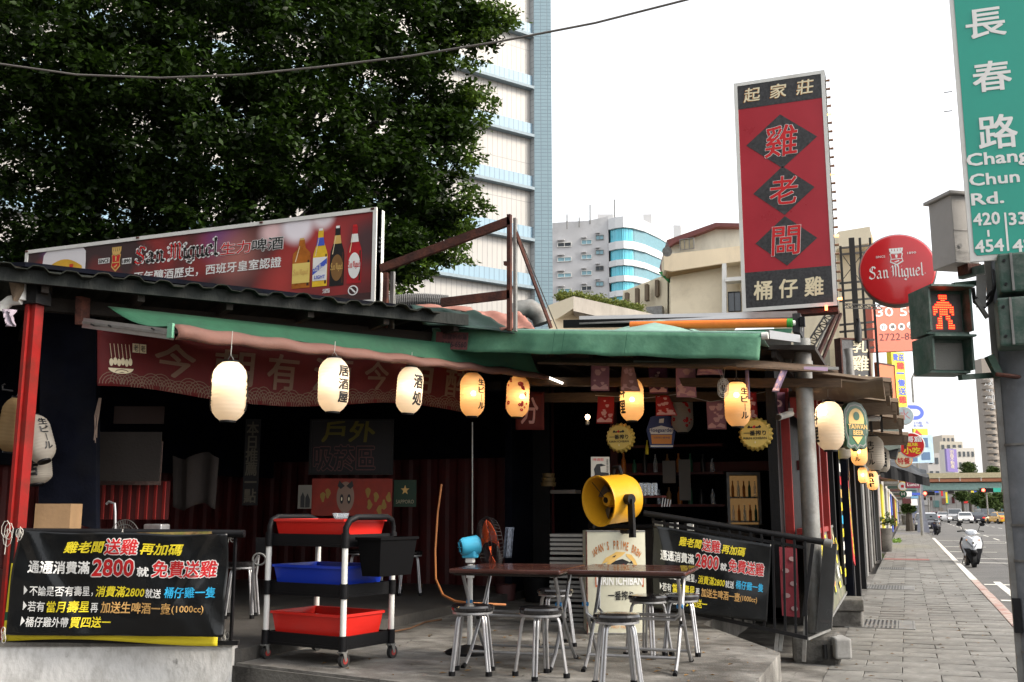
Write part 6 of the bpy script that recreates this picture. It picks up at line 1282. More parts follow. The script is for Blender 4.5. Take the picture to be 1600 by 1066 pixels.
def facade(name,P0,P1,z0,z1,mat,parent,thick=.3):
    a=Vector((P0[0],P0[1],z0)); b=Vector((P1[0],P1[1],z0)); L=(b-a).length; h=z1-z0; n=(b-a).cross(Vector((0,0,1))).normalized()
    if n.dot(-a)<0: n=-n
    o=MB().add([a,b,b+Vector((0,0,h)),a+Vector((0,0,h))],[(0,1,2,3)]).build(name,mat,parent)
    uvl=o.data.uv_layers.new(name='UVMap'); 
    for i,(u,v) in enumerate(((0,0),(L,0),(L,h),(0,h))): uvl.data[i].uv=(u,v)
    return o,n
wtile=tiled('ribbed_white_tiles',(.38,.365,.345),(.26,.255,.25),.42,3.0,.035); btile=tiled('pale_blue_tiles',(.23,.33,.38),(.15,.21,.25),.5,.28,.03); gtile=tiled('pale_grey_tiles',(.4,.43,.44),(.28,.3,.32),.5,.5,.04)
wb=T('white_tower','tall white tiled tower with pale blue ledges behind the tree','building',(-24,67,0))
ZT=60; cR=D(857,400,71); cL=D(829,400,71); u=Vector((-.34-.22,-.83,0)) # direction along facade towards the left, nearer
# facade heading: 55.6 deg right of camera axis -> world direction
hd_=R(55.6)-YAW; fd=Vector((math.sin(hd_),math.cos(hd_),0)); A=Vector((cL.x,cL.y,0)); B_=A-fd*46
o,n=facade('side_wall',A,B_,0,ZT,wtile,wb)
pn_=Vector((fd.y,-fd.x,0)); 
if pn_.dot(-A)<0: pn_=-pn_
C1=A+fd*.1+pn_*.0; C2=Vector((cR.x,cR.y,0))
facade('corner_pilaster',A+pn_*.5,A+pn_*.5+(C2-A),0,ZT,btile,wb); facade('pilaster_return',A+pn_*.5,A-pn_*.1,0,ZT,gtile,wb)
E_=A+pn_*.5+(C2-A); facade('end_wall',E_,E_+Vector((E_.x,E_.y,0)).normalized()*14+Vector((-.8,0,0)),0,ZT,btile,wb)
zf=[D(829,y,71).z for y in(-17,62,143,218,300,380,454)]
for z in zf+[zf[-1]-3.75*k for k in range(1,5)]+[zf[0]+3.75*k for k in range(1,4)]:
    a_=A+pn_*.02; b__=B_+pn_*.02
    MB().poly([a_+Vector((0,0,z)),b__+Vector((0,0,z)),b__+pn_*.55+Vector((0,0,z)),a_+pn_*.55+Vector((0,0,z))],(0,0,.22)).build('ledge',M('ledge_blue_grey',(.2,.26,.3),.6),wb)
    o,_=facade('ledge_band',a_+pn_*.25,b__+pn_*.25,z+.22,z+1.15,tiled('blue_band_tiles',(.20,.32,.41),(.13,.21,.27),.42,3,.035) if 'bandt' not in globals() else bandt,wb); bandt=o.data.materials[0]
pq=Xp(655,470,0) ; 
p1=D(655,470,62); facade('lower_pilaster',Vector((D(652,440,67.0).x,D(652,440,67).y,0))+pn_*.3,Vector((D(675,440,67.5).x,D(675,440,67.5).y,0))+pn_*.3,0,D(660,395,67).z,btile,wb)
def win(p,u_,w,h,n_,fr_,gl_,parent,name='window',pane=2,dp=.12):
    mb=MB(); a=Vector(p); 
    q=lambda x,z,o=0:a+u_*x+Vector((0,0,z))+n_*o
    t_=.07*max(.5,w/2)
    for x0,x1,z0_,z1_ in((0,w,0,t_),(0,w,h-t_,h),(0,t_,t_,h-t_),(w-t_,w,t_,h-t_)): mb.poly([q(x0,z0_),q(x1,z0_),q(x1,z1_),q(x0,z1_)],n_*dp)
    for k in range(1,pane): mb.poly([q(w*k/pane-t_/2,t_),q(w*k/pane+t_/2,t_),q(w*k/pane+t_/2,h-t_),q(w*k/pane-t_/2,h-t_)],n_*dp*.8)
    f=mb.build(name,fr_,parent); MB().add([q(0,0,.03),q(w,0,.03),q(w,h,.03),q(0,h,.03)],[(0,1,2,3)]).build('pane',gl_,f); return f
skyg=M('sky_reflecting_glass',(.3,.5,.58),.08,var=.15,scale=.3,bump=0,spec=.9,metal=.3); dkg=M('dark_window_glass',(.05,.06,.07),.12,bump=0,spec=.8); curt=M('cyan_curtain_glass',(.09,.42,.52),.12,var=.1,scale=.2,bump=0,spec=.8,metal=.2)
# middle office block: grey concrete wing and curved glass wing
ob=T('office_block','grey office block with a curved white and cyan glass banded wing','building',(-32,116,0))
gc=M('office_grey_render',(.46,.46,.47),.8,var=.08,scale=.3,bump=.1,dirt=(.26,.26,.27),damt=.4,dscale=.25)
g0,g1=D(863,400,118),D(951,400,116.5); 
zt0=D(863,357,118).z; zt1=D(951,338,116.5).z; ztt=(zt0+zt1)/2
gu=(Vector((g1.x,g1.y,0))-Vector((g0.x,g0.y,0))); gL=gu.length; gu/=gL; gn=Vector((gu.y,-gu.x,0)); G0_=Vector((g0.x,g0.y,0))
mb=MB(); mb.add([G0_,G0_+gu*gL,G0_+gu*gL+Vector((0,0,zt1)),G0_+Vector((0,0,zt0))],[(0,1,2,3)]); mb.build('concrete_wall',gc,ob); MB().poly([G0_+gn*-.3,G0_+gu*gL-gn*.3,G0_+gu*gL-gn*12,G0_-gn*12],(0,0,zt1-.3)).build('body',gc,ob)
for ci,(x0,x1) in enumerate(((870,892),(909,925),(932,944))):
    for ri,y0 in enumerate((379,402,427,451)):
        y0=y0-(8 if ci==2 else 2 if ci==1 else 0); a=D(x0,y0+6,117.3); b_=D(x1,y0+6,117); w=(b_-a).length; h=D(x0,y0-1,117.3).z-a.z
        s_=(Vector((a.x,a.y,0))-G0_).dot(gu); pz=G0_+gu*s_+Vector((0,0,a.z))+gn*.02
        win(pz,gu,w,h,gn,whitemt if ci<2 else galv,skyg if (ci+ri)%4 else dkg,ob,pane=2)
        MB().poly([pz+Vector((0,0,h+.25)),pz+gu*w*.5+Vector((0,0,h+.25)),pz+gu*w*.5+gn*.5+Vector((0,0,h+.2)),pz+gn*.5+Vector((0,0,h+.2))],(0,0,.12)).build('canopy',gc,ob)
wcl=M('white_panel_band',(.62,.63,.64),.5,var=.04,bump=0)
path=[D(951,400,116.4),D(962,400,115.6),D(975,400,115.2),D(990,400,115.6),D(1008,400,117),D(1030,400,120),D(1056,400,125)]; path=[Vector((p.x,p.y,0)) for p in path]
tops=D(975,338,115.2).z
bands=[]; z=tops; 
ys=[338,355,376,388,405,414,430,439,453,462,480,490,505]
zz=[D(975,y,115.2).z for y in ys]
for k in range(len(zz)-1):
    mb=MB(); off=.0 if k%2==0 else -.35
    for i in range(len(path)-1):
        a,b_=path[i],path[i+1]; nn_=Vector((b_.y-a.y,-(b_.x-a.x),0)).normalized()
        if off==0: mb.poly([a+Vector((0,0,zz[k+1])),b_+Vector((0,0,zz[k+1])),b_+Vector((0,0,zz[k])),a+Vector((0,0,zz[k]))],nn_*-.5)
        else:
            nseg=3
            for j in range(nseg):
                p0=a.lerp(b_,j/nseg+.012)+nn_*off; p1=a.lerp(b_,(j+1)/nseg-.012)+nn_*off; 
                MB().poly([p0+Vector((0,0,zz[k+1])),p1+Vector((0,0,zz[k+1])),p1+Vector((0,0,zz[k])),p0+Vector((0,0,zz[k]))],nn_*-.15).build('glass_panel',curt,ob)
    if off==0: mb.build('white_band',wcl,ob)
MB().poly([p+Vector((.0,.6,0)) for p in path]+[path[-1]+Vector((-8,10,0)),path[0]+Vector((-3,12,0))],(0,0,tops-.5)).build('glass_wing_core',M('mullion_dark',(.12,.25,.3),.5),ob)
for (x,y0,y1) in((886,352,335),(922,344,320),(960,336,312),(905,349,340)): 
    a=D(x,y0,117); MB().beam(a-Vector((0,0,.5)),D(x,y1,117),.12,.12).build('antenna',galv,ob)
for (x0,x1,y) in((884,905,347),(934,958,336),(1005,1018,336)): a=D(x0,y+5,119); b_=D(x1,y+5,119); MB().poly([a-Vector((0,0,1.5)),b_-Vector((0,0,1.5)),b_+Vector((0,0,.5)),a+Vector((0,0,.5))],(0,2,0)).build('roof_plant',gc,ob)
t=T('distant_blue_slab','sliver of a blue glazed building between the white tower and the grey office','building',(-44,140,0)); a=D(856,500,135); b_=D(864,500,135); MB().poly([Vector((a.x,a.y,0)),Vector((b_.x,b_.y,0)),Vector((b_.x,b_.y,D(860,390,135).z)),Vector((a.x,a.y,D(860,390,135).z))],(0,3,0)).build('front',curt,t)
# cream buildings
crm=M('cream_render',(.74,.62,.44),.8,var=.10,scale=.5,bump=.15,dirt=(.42,.35,.25),damt=.35,dscale=.4,stretch=(1,1,.4)); crml=M('bright_cream_render',(.80,.70,.52),.8,var=.06,scale=.4,bump=.1,dirt=(.5,.42,.3),damt=.3,dscale=.4)
def vpoly(name,pts,d0,d1,mat,parent,th=2.5,xr=None):
    """upright wall seen between pixel points; depth runs linearly across px"""
    xs=[p[0] for p in pts]; a_,b_=min(xs),max(xs); v=[D(x,y,d0+(d1-d0)*(x-a_)/(b_-a_)) for x,y in pts]
    return MB().poly(v,(-.3*th,th,0)).build(name,mat,parent)
cb=T('cream_building','cream rendered house with a maroon roof edge and barred windows behind the kitchen','building',(-10,60,0))
vpoly('upper_gable',[(1048,398),(1048,378),(1118,350),(1160,351),(1160,390)],60,58,M('pale_plaster',(.62,.6,.52),.8,var=.12,scale=.6,bump=.2,dirt=(.3,.3,.26),damt=.5,dscale=.5,stretch=(1,1,.3)),cb,6)
vpoly('roof_edge',[(1042,375),(1046,385),(1055,379),(1120,354),(1160,354),(1160,349),(1118,348)],59.4,57.4,M('maroon_roof',(.16,.05,.045),.6),cb,7)
vpoly('parapet',[(1037,398),(1160,384),(1160,408),(1128,412),(1050,424),(1038,422)],58.6,57.0,crm,cb,2)
vpoly('soffit',[(1040,422),(1130,411),(1130,413),(1044,428)],58.8,57.6,M('ochre_soffit',(.3,.2,.09),.8),cb,1.5)
vpoly('main_wall',[(1048,500),(1048,424),(1160,405),(1160,500)],59.6,58,crml,cb,6)
for (x0,y0,x1,y1,k) in((1065,377,1087,394,0),(1120,366,1145,382,0),(1135,405,1156,432,1)):
    a=D(x0,y1,59.3); b_=D(x1,y1-(3 if k==0 else 3),58.9); u_=Vector((b_.x-a.x,b_.y-a.y,0)); w=u_.length; u_/=w; win(a-Vector((0,.35,0)),u_,w,D(x0,y0,59.3).z-a.z,Vector((u_.y,-u_.x,0)),galv if k==0 else M('green_frame',(.15,.22,.1),.6),M('curtained_glass',(.35,.3,.2),.4) if k==0 else dkg,cb,pane=3 if k==0 else 2)
a=D(1140,490,58); b_=D(1160,488,57.8); u_=(b_-a).normalized(); u_.z=0; win(a-Vector((0,.4,0)),u_,(b_-a).length,D(1140,459,58).z-a.z,Vector((u_.y,-u_.x,0)),blackm,dkg,cb,'louvred_window',2)
MB().beam(D(1132,498,57.5),D(1132,405,57.5),.25,.25).build('down_pipe',whitemt,cb); MB().poly([D(1133,440,57.2),D(1158,438,57),D(1158,432,57),D(1133,434,57.2)],(0,.8,0)).build('window_box',whitemt,cb)
MB().lathe([(.0001,0),(.2,.05),(.3,.12)],D(1043,393,57),16,Matrix.Rotation(1.9,3,'X')).build('satellite_dish',galv,cb)
vpoly('cream_step',[(974,478),(974,455),(1043,428),(1043,500),(1010,500)],66,61,crml,cb,4)
for x in(979,995,1010,1026): 
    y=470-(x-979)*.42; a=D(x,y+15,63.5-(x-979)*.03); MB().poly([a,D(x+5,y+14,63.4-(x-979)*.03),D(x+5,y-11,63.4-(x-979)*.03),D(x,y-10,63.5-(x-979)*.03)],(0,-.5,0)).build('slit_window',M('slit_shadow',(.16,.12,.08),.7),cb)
MB().poly([D(1028,425,60),D(1043,440,60),D(1045,436,60),D(1040,424,60)],(0,1,0)).build('green_awning',M('green_corrugated_plastic',(.05,.3,.1),.6),cb)
MB().poly([D(1009,482,62),D(1030,478,62),D(1034,484,62),D(1012,488,62)],(0,1,0)).build('canopy',darkwood,cb); MB().cbox(D(1024,490,61),1,.6,.8).build('air_conditioner',galv,cb)
vpoly('right_wall',[(1312,600),(1312,362),(1358,355),(1364,372),(1364,600)],48,46,crm,cb,4)
vpoly('right_parapet',[(1310,388),(1310,362),(1359,354),(1362,372),(1358,380)],46.5,45,crml,cb,2)
vpoly('wall_behind_sign',[(1160,500),(1160,405),(1250,400),(1320,395),(1320,600),(1220,600),(1220,500)],57,48,crml,cb,2)
# low flat roofed building with rooftop shrubs
lo=T('low_cream_building','low cream building with a flat concrete parapet and rooftop shrubs','building',(-11,38,0))
vpoly('parapet_end',[(855,505),(855,478),(896,463),(896,482),(862,504)],39,38,crml,lo,1); vpoly('parapet_front',[(896,463),(1030,493),(1030,500),(960,500),(896,486)],38,40,M('streaked_concrete',(.36,.33,.29),.85,var=.15,dirt=(.2,.18,.16),damt=.6,dscale=.8,stretch=(1,1,.2)),lo,1.5)
vpoly('wall',[(858,520),(858,500),(896,484),(1030,505),(1030,520)],38.6,40.4,crm,lo,3)
for k in range(12):
    px=876+k*11; py_=462+max(0,(px-900))*.19; c=np.array([tuple(D(px+rng.normal()*5,py_+rng.normal()*3,40.5+rng.normal()*.3)) for _ in range(26)])
    t=T('rooftop_shrub','%s rooftop shrub on the low cream parapet, counted from the white tower'%['first','second','third','fourth','fifth','sixth','seventh','eighth','ninth','tenth','eleventh','last'][k],'shrub',tuple(D(px,py_+4,40.5)),'rooftop shrubs'); foliage('foliage',c,None,14,.16,.13,t,leafmat('shrub_foliage',(.06,.09,.02),(.2,.22,.05)) if k==0 else sm_); sm_=t.children[0].data.materials[0]
t=T('grey_far_slab','pale grey parapet beside the office block, behind the cream house','building',(-25,130,0)); a=D(1056,500,130); b_=D(1068,500,130); MB().poly([Vector((a.x,a.y,0)),Vector((b_.x,b_.y,0)),Vector((b_.x,b_.y,D(1060,352,130).z)),Vector((a.x,a.y,D(1060,352,130).z))],(0,6,0)).build('body',gc,t)
# ---- far street: flyover, towers, trees, signs
fo=T('flyover','cream and terracotta road flyover on a pale green girder crossing the street','flyover',(10,172,0))
Yf=172; z_=lambda y:Yp(1500,y,Yf).z
for nm,y0,y1,m,o_ in(('parapet',739,747,M('flyover_cream',(.5,.43,.27),.7),0),('fascia',748,753,M('terracotta',(.38,.15,.08),.7),.1),('girder',754.5,765.5,M('pale_green_girder',(.22,.33,.3),.6),.6)):
    MB().box(-30,70,Yf+o_,Yf+9,z_(y1),z_(y0)).build(nm,m,fo)
for x in(-3,30,44): MB().box(x-1,x+1,Yf+3,Yf+5,0,z_(765)).build('pier',concdk,fo)
for k in range(9): MB().box(-4+k*3,-3.9+k*3,Yf-.15,Yf,z_(752),z_(746)).build('lamp_bracket',whitemt,fo)
def block(name,label,px0,px1,ytop,d,mat,rows=0,cols=0,dep=10,wm=None,cat='building'):
    a=D(px0,798,d); b_=D(px1,798,d); zt=D((px0+px1)/2,ytop,d).z; t=T(name,label,cat,(a.x,a.y,0))
    u_=Vector((b_.x-a.x,b_.y-a.y,0)); w=u_.length; u_/=w; n_=Vector((u_.y,-u_.x,0)); A_=Vector((a.x,a.y,0))
    MB().poly([A_,A_+u_*w,A_+u_*w-n_*dep,A_-n_*dep],(0,0,zt)).build('body',mat,t)
    for r_ in range(rows):
        for c_ in range(cols):
            x=w*(c_+.25)/cols; z=zt-3.2*(r_+1)+.6
            if z>1: MB().poly([A_+u_*x+Vector((0,0,z)),A_+u_*(x+w*.5/cols)+Vector((0,0,z)),A_+u_*(x+w*.5/cols)+Vector((0,0,z+1.5)),A_+u_*x+Vector((0,0,z+1.5))],n_*.12).build('window',wm or dkg,t)
    return t,A_,u_,n_,w,zt
bmat=lambda n,c:M(n,c,.8,var=.08,scale=.2,bump=0,dirt=tuple(x*.7 for x in c),damt=.3,dscale=.1)
t,*_x=block('pale_apartment','pale cream apartment block far up the street behind the purple sign',1476,1512,690,330,bmat('pale_cream_far',(.5,.46,.38)),8,4)
t,*_x=block('white_apartment','white apartment block with tiny windows far up the street, left of the dark tower',1496,1530,700,300,bmat('white_far',(.58,.55,.5)),9,5)
block('grey_shop_block','pale grey block just beyond the hanging signs on the left pavement',1455,1474,708,240,bmat('grey_far',(.42,.40,.38)),8,2)
block('beige_block','beige block with a flat roof behind the white apartment',1480,1500,680,380,bmat('beige_far',(.5,.45,.38)),6,3)
t,A_,u_,n_,w_,zt_=block('balcony_tower','brown grey residential tower with stacked rounded balconies at right',1552,1600,560,260,bmat('tower_brown_grey',(.26,.23,.2)),0,0,4)
for k in range(15):
    y=600+k*10; 
    if y<740: q=D(1538+(y-600)*.08,y,258); MB().lathe([(1.2,0),(1.5,.2),(1.5,1.0),(1.2,1.05)],(q.x+.6,q.y,q.z),10).build('balcony',bmat('tower_brown_grey',(.26,.23,.2)),t); MB().cbox((q.x+1.2,q.y-.5,q.z+2),.8,.3,1.4).build('window',dkg,t)
pt2=Pan(D(1540,640,257),Vector((1.0,0,0)),Vector((0,0,8)));
pt2.text('璞\n玉\n御\n品',(.1,.0,2.4,1.0),pw,t,.0,.05)
t,pp=simple('purple_vertical_sign','large purple vertical sign with pale characters on a far white block',((1481,737,200),(1497,738,200.5),(1479.5,701)),P('faded_purple',(.22,.17,.42)),.6); pp.text('田\n森\n不\n動\n產',(.3,.15,.7,.95),pcream,t,.0,.05)
rq=random.Random(21)
# clutter beneath the flyover: far shops with signboards
fs_=T('far_shop_terrace','hazy terrace of shops seen under the flyover','building',(6,230,0))
MB().box(-12,26,235,245,-.1,8).build('terrace',bmat('far_terrace',(.34,.32,.3)),fs_)
for k in range(60):
    x=-11+k*.6+rng.random()*.3; z=rng.uniform(.4,7); MB().box(x,x+rng.uniform(.3,1.3),234.8,234.95,z,z+rng.uniform(.4,1.6)).build('shopfront_panel',[dkg,M('far_tan',(.3,.25,.2)),M('far_brick',(.22,.1,.07)),M('far_white',(.45,.44,.42)),darkwood,reddark,M('far_teal',(.1,.2,.19))][k%7],fs_)
cnames={'red':pr,'yellow':pyl,'white':pw,'green':M('far_sign_green',(.04,.35,.22)),'orange':os_,'blue':pblue,'grey':pgrey}
used=set()
pxs=sorted(rq.uniform(1452,1565) for _ in range(22)); ordn='first second third fourth fifth sixth seventh eighth ninth tenth eleventh twelfth thirteenth fourteenth fifteenth sixteenth seventeenth eighteenth nineteenth twentieth twenty-first twenty-second'.split()
for k in range(22):
    px=pxs[k]; y1=rq.uniform(768,790); h=rq.choice((3,5,7,12)) if k%6 else 17; w=rq.choice((2,3,4,7)); d=rq.uniform(195,225); nm=rq.choice(list(cnames)); 
    a=D(px,y1,d); b_=D(px+w,y1,d); t=T('far_shop_sign','tiny %s %s signboard under the flyover, %s from the left'%(nm,'tall' if h>w else 'wide',ordn[k]),'sign',tuple(a),'far signboards under the flyover')
    MB().poly([a,b_,b_+Vector((0,0,D(px,y1-h,d).z-a.z)),a+Vector((0,0,D(px,y1-h,d).z-a.z))],(0,.5,0)).build('board',cnames[nm],t)
    MB().box(a.x-.1,a.x,a.y+.05,a.y+.2,0,a.z).build('post',galv,t)
def ftree(px,y0,y1,d,rp,label,m=None):
    base=D(px,798,d); t=T('street_tree',label,'tree',(base.x,base.y,0),'street trees far up the road'); r=rp*d/1577; zc=D(px,(y0+y1)/2,d).z; hz=(D(px,y0,d).z-D(px,y1,d).z)/2
    pts=[]
    for _ in range(130): v=rng.normal(size=3); v/=np.linalg.norm(v); v*=rng.random()**.4; pts.append((base.x+v[0]*r,base.y+v[1]*r*.5,zc+v[2]*hz))
    foliage('crown',np.array(pts),None,22,r*.22,r*.09+.25,t,m or sm2); MB().tube([(base.x,base.y,0),(base.x,base.y,zc-hz*.3)],[.3,.18],8).build('trunk',bark,t)
sm2=leafmat('street_foliage',(.03,.055,.015),(.10,.14,.04))
ftree(1517,722,744,186,13,'round green tree crown showing above the flyover at the middle'); 
ftree(1556,728,744,190,9,'small green crown above the flyover beside the balcony tower'); ftree(1505,766,783,185,12,'dark tree under the middle of the flyover'); ftree(1535,766,792,150,16,'large dark tree under the flyover near the right'); ftree(1562,766,795,145,16,'dark tree under the flyover partly behind the signal pole'); ftree(1548,775,800,140,14,'low dark tree between the cars and the flyover at right'); ftree(1420,786,800,75,8,'small bushy tree on the far pavement beside the shops')
# far left side street behind the red post
t=T('left_street_building','bleached buildings glimpsed beyond the red corner post','building',(-22,14,0)); a=D(-60,820,26); b_=D(70,820,24); MB().poly([Vector((a.x,a.y,0)),Vector((b_.x,b_.y,0)),Vector((b_.x,b_.y,5.3)),Vector((a.x,a.y,5.3))],(-1,2,0)).build('front',bmat('left_pale',(.5,.48,.46)),t)
for k in range(12): q=D(-8+6*(k%3)+ (2 if k>5 else 0),650+14*(k//3)*2,25.2); MB().cbox(q+Vector((0,-.6,0)),.5,.2,1.0).build('window',[dkg,galv,os_][k%3],t)
MB().cbox(D(5,740,23),.5,.2,1.6).build('red_sign_board',os_,t); 
t=T('tan_roof_strip','torn tan roof cladding strip hanging over the outer side of the red post','cladding',tuple(D(15,440,8.1))); MB().poly([D(8,412,8.2),D(32,418,8.1),D(30,452,8.1),D(20,470,8.1)],(0,.05,0)).build('cladding',MC['rusty_fibre_sheet'],t)

# ---- added block, unseen behind the camera, put there to shade the fronts
ba=T('added_shade_block','dark plastered apartment block added unseen behind the viewpoint to shade the fronts','building',(-20,-16,0))
bm_=M('shade_block_plaster',(.16,.15,.14),.85,var=.1,scale=.4,bump=.1)
MB().box(-48,-1.5,-30,-14,-.1,24).build('body',bm_,ba)
MB().box(-40,-17,-13,4,-.1,16).build('wing',bm_,ba)
for k in range(6):
    for j in range(7):
        MB().box(-44+j*6,-42+j*6,-13.98,-13.9,3+k*3.4,4.6+k*3.4).build('window',dkg,ba)
# ================================================================ CORNER SIGNAL POLE
sp_=T('signal_pole','thick grey steel signal pole at the right edge of the pavement','pole',(.62,6.22,0))
c=D(1570,700,5.6); px_=.0
polem=M('scuffed_grey_pole',(.16,.175,.195),.55,var=.35,scale=3,bump=.15,bscale=20,dirt=(.33,.33,.34),damt=.35,dscale=5)
L0=D(1543,400,5.6).x; cx=L0+.135
MB().tube([(cx,c.y,0),(cx,c.y,4.6)],[.145,.13],24).build('shaft',polem,sp_)
for y in(698,822,877,1018): z=D(1565,y,5.6).z; MB().tube([(cx,c.y,z),(cx,c.y,z+.012)],.147,24).build('band',galv,sp_)
MB().beam((cx-.145,c.y-.03,.2),(cx-.140,c.y-.03,4.4),.03,.05,(0,1,0)).build('cable_conduit',galv,sp_)
MB().cbox((cx-.14,c.y-.06,D(1580,960,5.6).z),.04,.05,.18).build('latch',blackm,sp_)
gs=T('green_street_sign','tall green and white street name sign for a road with house numbers','street sign',(.6,6.0,2.9))
s0=D(1520,409,5.35); s1=D(1483,-60,5.35); Zb=s0.z; xl=(D(1517,405,5.35).x+D(1483,0,5.35).x)/2; ys_=s0.y
grn=M('sign_green',(.02,.33,.25),.4,var=.05,scale=2,bump=.02)
pn=Pan((xl,ys_,Zb),(.50,.03,0),(0,0,1.9)); pn.slab(.02,whitemt,gs,'back_plate')
rc_=[]; 
for cx_,cy_,a0 in((.94,.035,-PI/2),(.94,.965,0),(.06,.965,PI/2),(.06,.035,PI)):
    for k in range(6): an=a0+PI/2*k/5; rc_.append((cx_+.03*math.cos(an)*1.0,cy_+.008*math.sin(an)*1.3))
pn.shape([(.07,.017),(.93,.017)]+[(.93+.03*math.sin(k*PI/10),.025-.008*math.cos(k*PI/10)) for k in range(6)]+[(.96,.98),(.07,.98)]+[(.045,.976),(.045,.03)],grn,gs,.003,'face')
def su(px,py_): q=D(px,py_,5.35); return ((Xs:=Yp(px,py_,ys_)).x-xl)/.50,(Xs.z-Zb)/1.9
def stx(s_,x0,y0,x1,y1,b=.02,ls=None): xm=(x0+x1)/2 if len(s_)==1 else x0; a,_q=su(x0,y1); _r,b0=su(xm,y1); c_,_t=su(x1,y0); _u,d_=su(xm,y0); pn.text(s_,(a,b0,c_,d_),pw,gs,b,.005)
stx('長',1510,12,1570,58); stx('春',1521,94,1579,142); stx('路',1530,178,1588,232)
stx('Chang',1511,241,1609,267,.03); stx('Chun',1515,273,1593,292,.03); stx('Rd.',1518,303,1568,322,.03)
stx('420',1521,334,1562,354,.03); stx('454',1524,376,1568,396,.03); stx('337',1577,332,1620,352,.03); stx('421',1583,374,1626,394,.03)
a,b0=su(1543,370); pn.rect(a,b0,a+.022,b0+.02,pw,gs,.005); a,b0=su(1574,392); pn.rect(a,b0,a+.02,b0+.115,pw,gs,.005); a,b0=su(1604,368); pn.rect(a,b0,a+.02,b0+.02,pw,gs,.005)
for z in(.3,1.2): MB().cbox((xl+.25,ys_+.12,Zb+z),.04,.2,.04).build('bracket',galv,gs)
for y in(143,173): q=D(1488,y,5.4); MB().tube([q,q-Vector((.045,0,0))],.003,5).build('rivet_pin',galv,gs)
# pedestrian signal
ps_=T('pedestrian_signal','green framed pedestrian signal showing a red standing figure, dark lower lens','pedestrian signal',tuple(D(1475,510,5.5)))
gp=M('worn_green_paint',(.03,.075,.055),.55,var=.3,scale=6,bump=.15,dirt=(.15,.165,.15),damt=.65,dscale=9)
ctr=D(1473,478,5.5); Rz=Matrix.Rotation(R(-8)-.0,3,'Z')@Matrix.Rotation(R(0),3,'X')
Rz=Matrix.Rotation(R(26),3,'Z')
q0=D(1434,524,5.45); 
def head(pxl,pxr,yt,yb,lit,dz=0):
    cc=D((pxl+pxr)/2,(yt+yb)/2,5.5); w=abs(D(pxr,yb,5.5).x-D(pxl,yb,5.5).x)*.96; h=D(pxl,yt,5.5).z-D(pxl,yb,5.5).z
    f=lambda x,y,z:cc+Rz@Vector((x,y,z))
    t_=.012
    body=MB()
    body.poly([f(-w/2,.0,-h/2),f(w/2,.0,-h/2),f(w/2,.0,h/2),f(-w/2,.0,h/2)],Rz@Vector((0,.14,0))); bd_=body.build('housing',gp,ps_)
    for (x0,x1,z0_,z1_) in((-w/2,w/2,h/2-t_,h/2),(-w/2,w/2,-h/2,-h/2+t_),(-w/2,-w/2+t_,-h/2+t_,h/2-t_),(w/2-t_,w/2,-h/2+t_,h/2-t_)):
        dep_=.13 if z0_>0 else (.04 if z1_<0 else .09)
        MB().poly([f(x0,0,z0_),f(x1,0,z0_),f(x1,0,z1_),f(x0,0,z1_)],Rz@Vector((0,-dep_,0))).build('hood',gp,ps_)
    lens=MB().poly([f(-w/2+.02,-.004,-h/2+.02),f(w/2-.02,-.004,-h/2+.02),f(w/2-.02,-.004,h/2-.03),f(-w/2+.02,-.004,h/2-.03)],Rz@Vector((0,-.003,0))).build('lens',M('dark_lens',(.06,.05,.045),.35,var=.2,scale=30,bump=.2,bscale=200) if lit else M('grey_lens',(.14,.14,.125),.4,var=.1,bump=.2,bscale=200),ps_)
    if lit:
        rows=["...####...","...####...","....##....","..######..",".########.","##########","##.####.##","##.####.##","#..####..#","...#..##..","..##..##..","..##...##.","..##...##.",".###...###",".###...###"]
        mb=MB(); W_2=w*.5; H_2=h*.74
        for r_,row in enumerate(rows):
            for c_,ch in enumerate(row):
                if ch=='#':
                    for sx in(.25,):
                        for sz in(.25,):
                            x=(c_+sx+.25-5)/10*W_2*.95; z=(7.5-r_-sz-.25)/15*H_2; s_=W_2/10*.36
                            mb.add([f(x-s_*1.1,-.010,z-s_*.5),f(x+s_*1.1,-.010,z-s_*.5),f(x+s_*1.1,-.010,z+s_*.5),f(x-s_*1.1,-.010,z+s_*.5)],[(0,1,2,3)])
        mb.build('led_figure',M('led_orange',(1,.4,.1),emit=(1,.42,.08),es=.5),ps_,kind='stuff')
        mb=MB()
        for r_,row in enumerate(rows):
            for c_,ch in enumerate(row):
                if ch=='#': x=(c_+.5-5)/10*W_2*.95; z=(7.5-r_-.5)/15*H_2; s_=W_2/10*.56; mb.add([f(x-s_,-.0085,z-s_*1.0),f(x+s_,-.0085,z-s_),f(x+s_,-.0085,z+s_),f(x-s_,-.0085,z+s_)],[(0,1,2,3)])
        mb.build('led_panel',M('led_red',(.9,.05,.03),emit=(1,.012,.01),es=.9),ps_)
head(1434,1512,452,524,True); head(1440,1514,528,584,False)
MB().beam(D(1500,590,5.5),D(1556,586,5.6),.03,.03).build('lower_arm',gp,ps_); MB().beam(D(1490,446,5.55),D(1550,440,5.65),.03,.03).build('upper_arm',gp,ps_)
MB().tube([D(1520,450,5.5),D(1523,472,5.5),D(1535,483,5.5),D(1548,470,5.5),D(1556,440,5.5),D(1553,415,5.55)],.011,8).build('cable',blackm,ps_)
MB().tube([D(1522,466,5.5),D(1540,468,5.5),D(1550,455,5.5)],.009,8).build('cable',blackm,ps_); MB().beam(D(1533,430,5.5),D(1533,480,5.5),.05,.03,(0,1,0)).build('hanger',galv,ps_)
MB().beam(D(1524,468,5.45),D(1543,497,5.45),.02,.02).build('brace',galv,ps_)
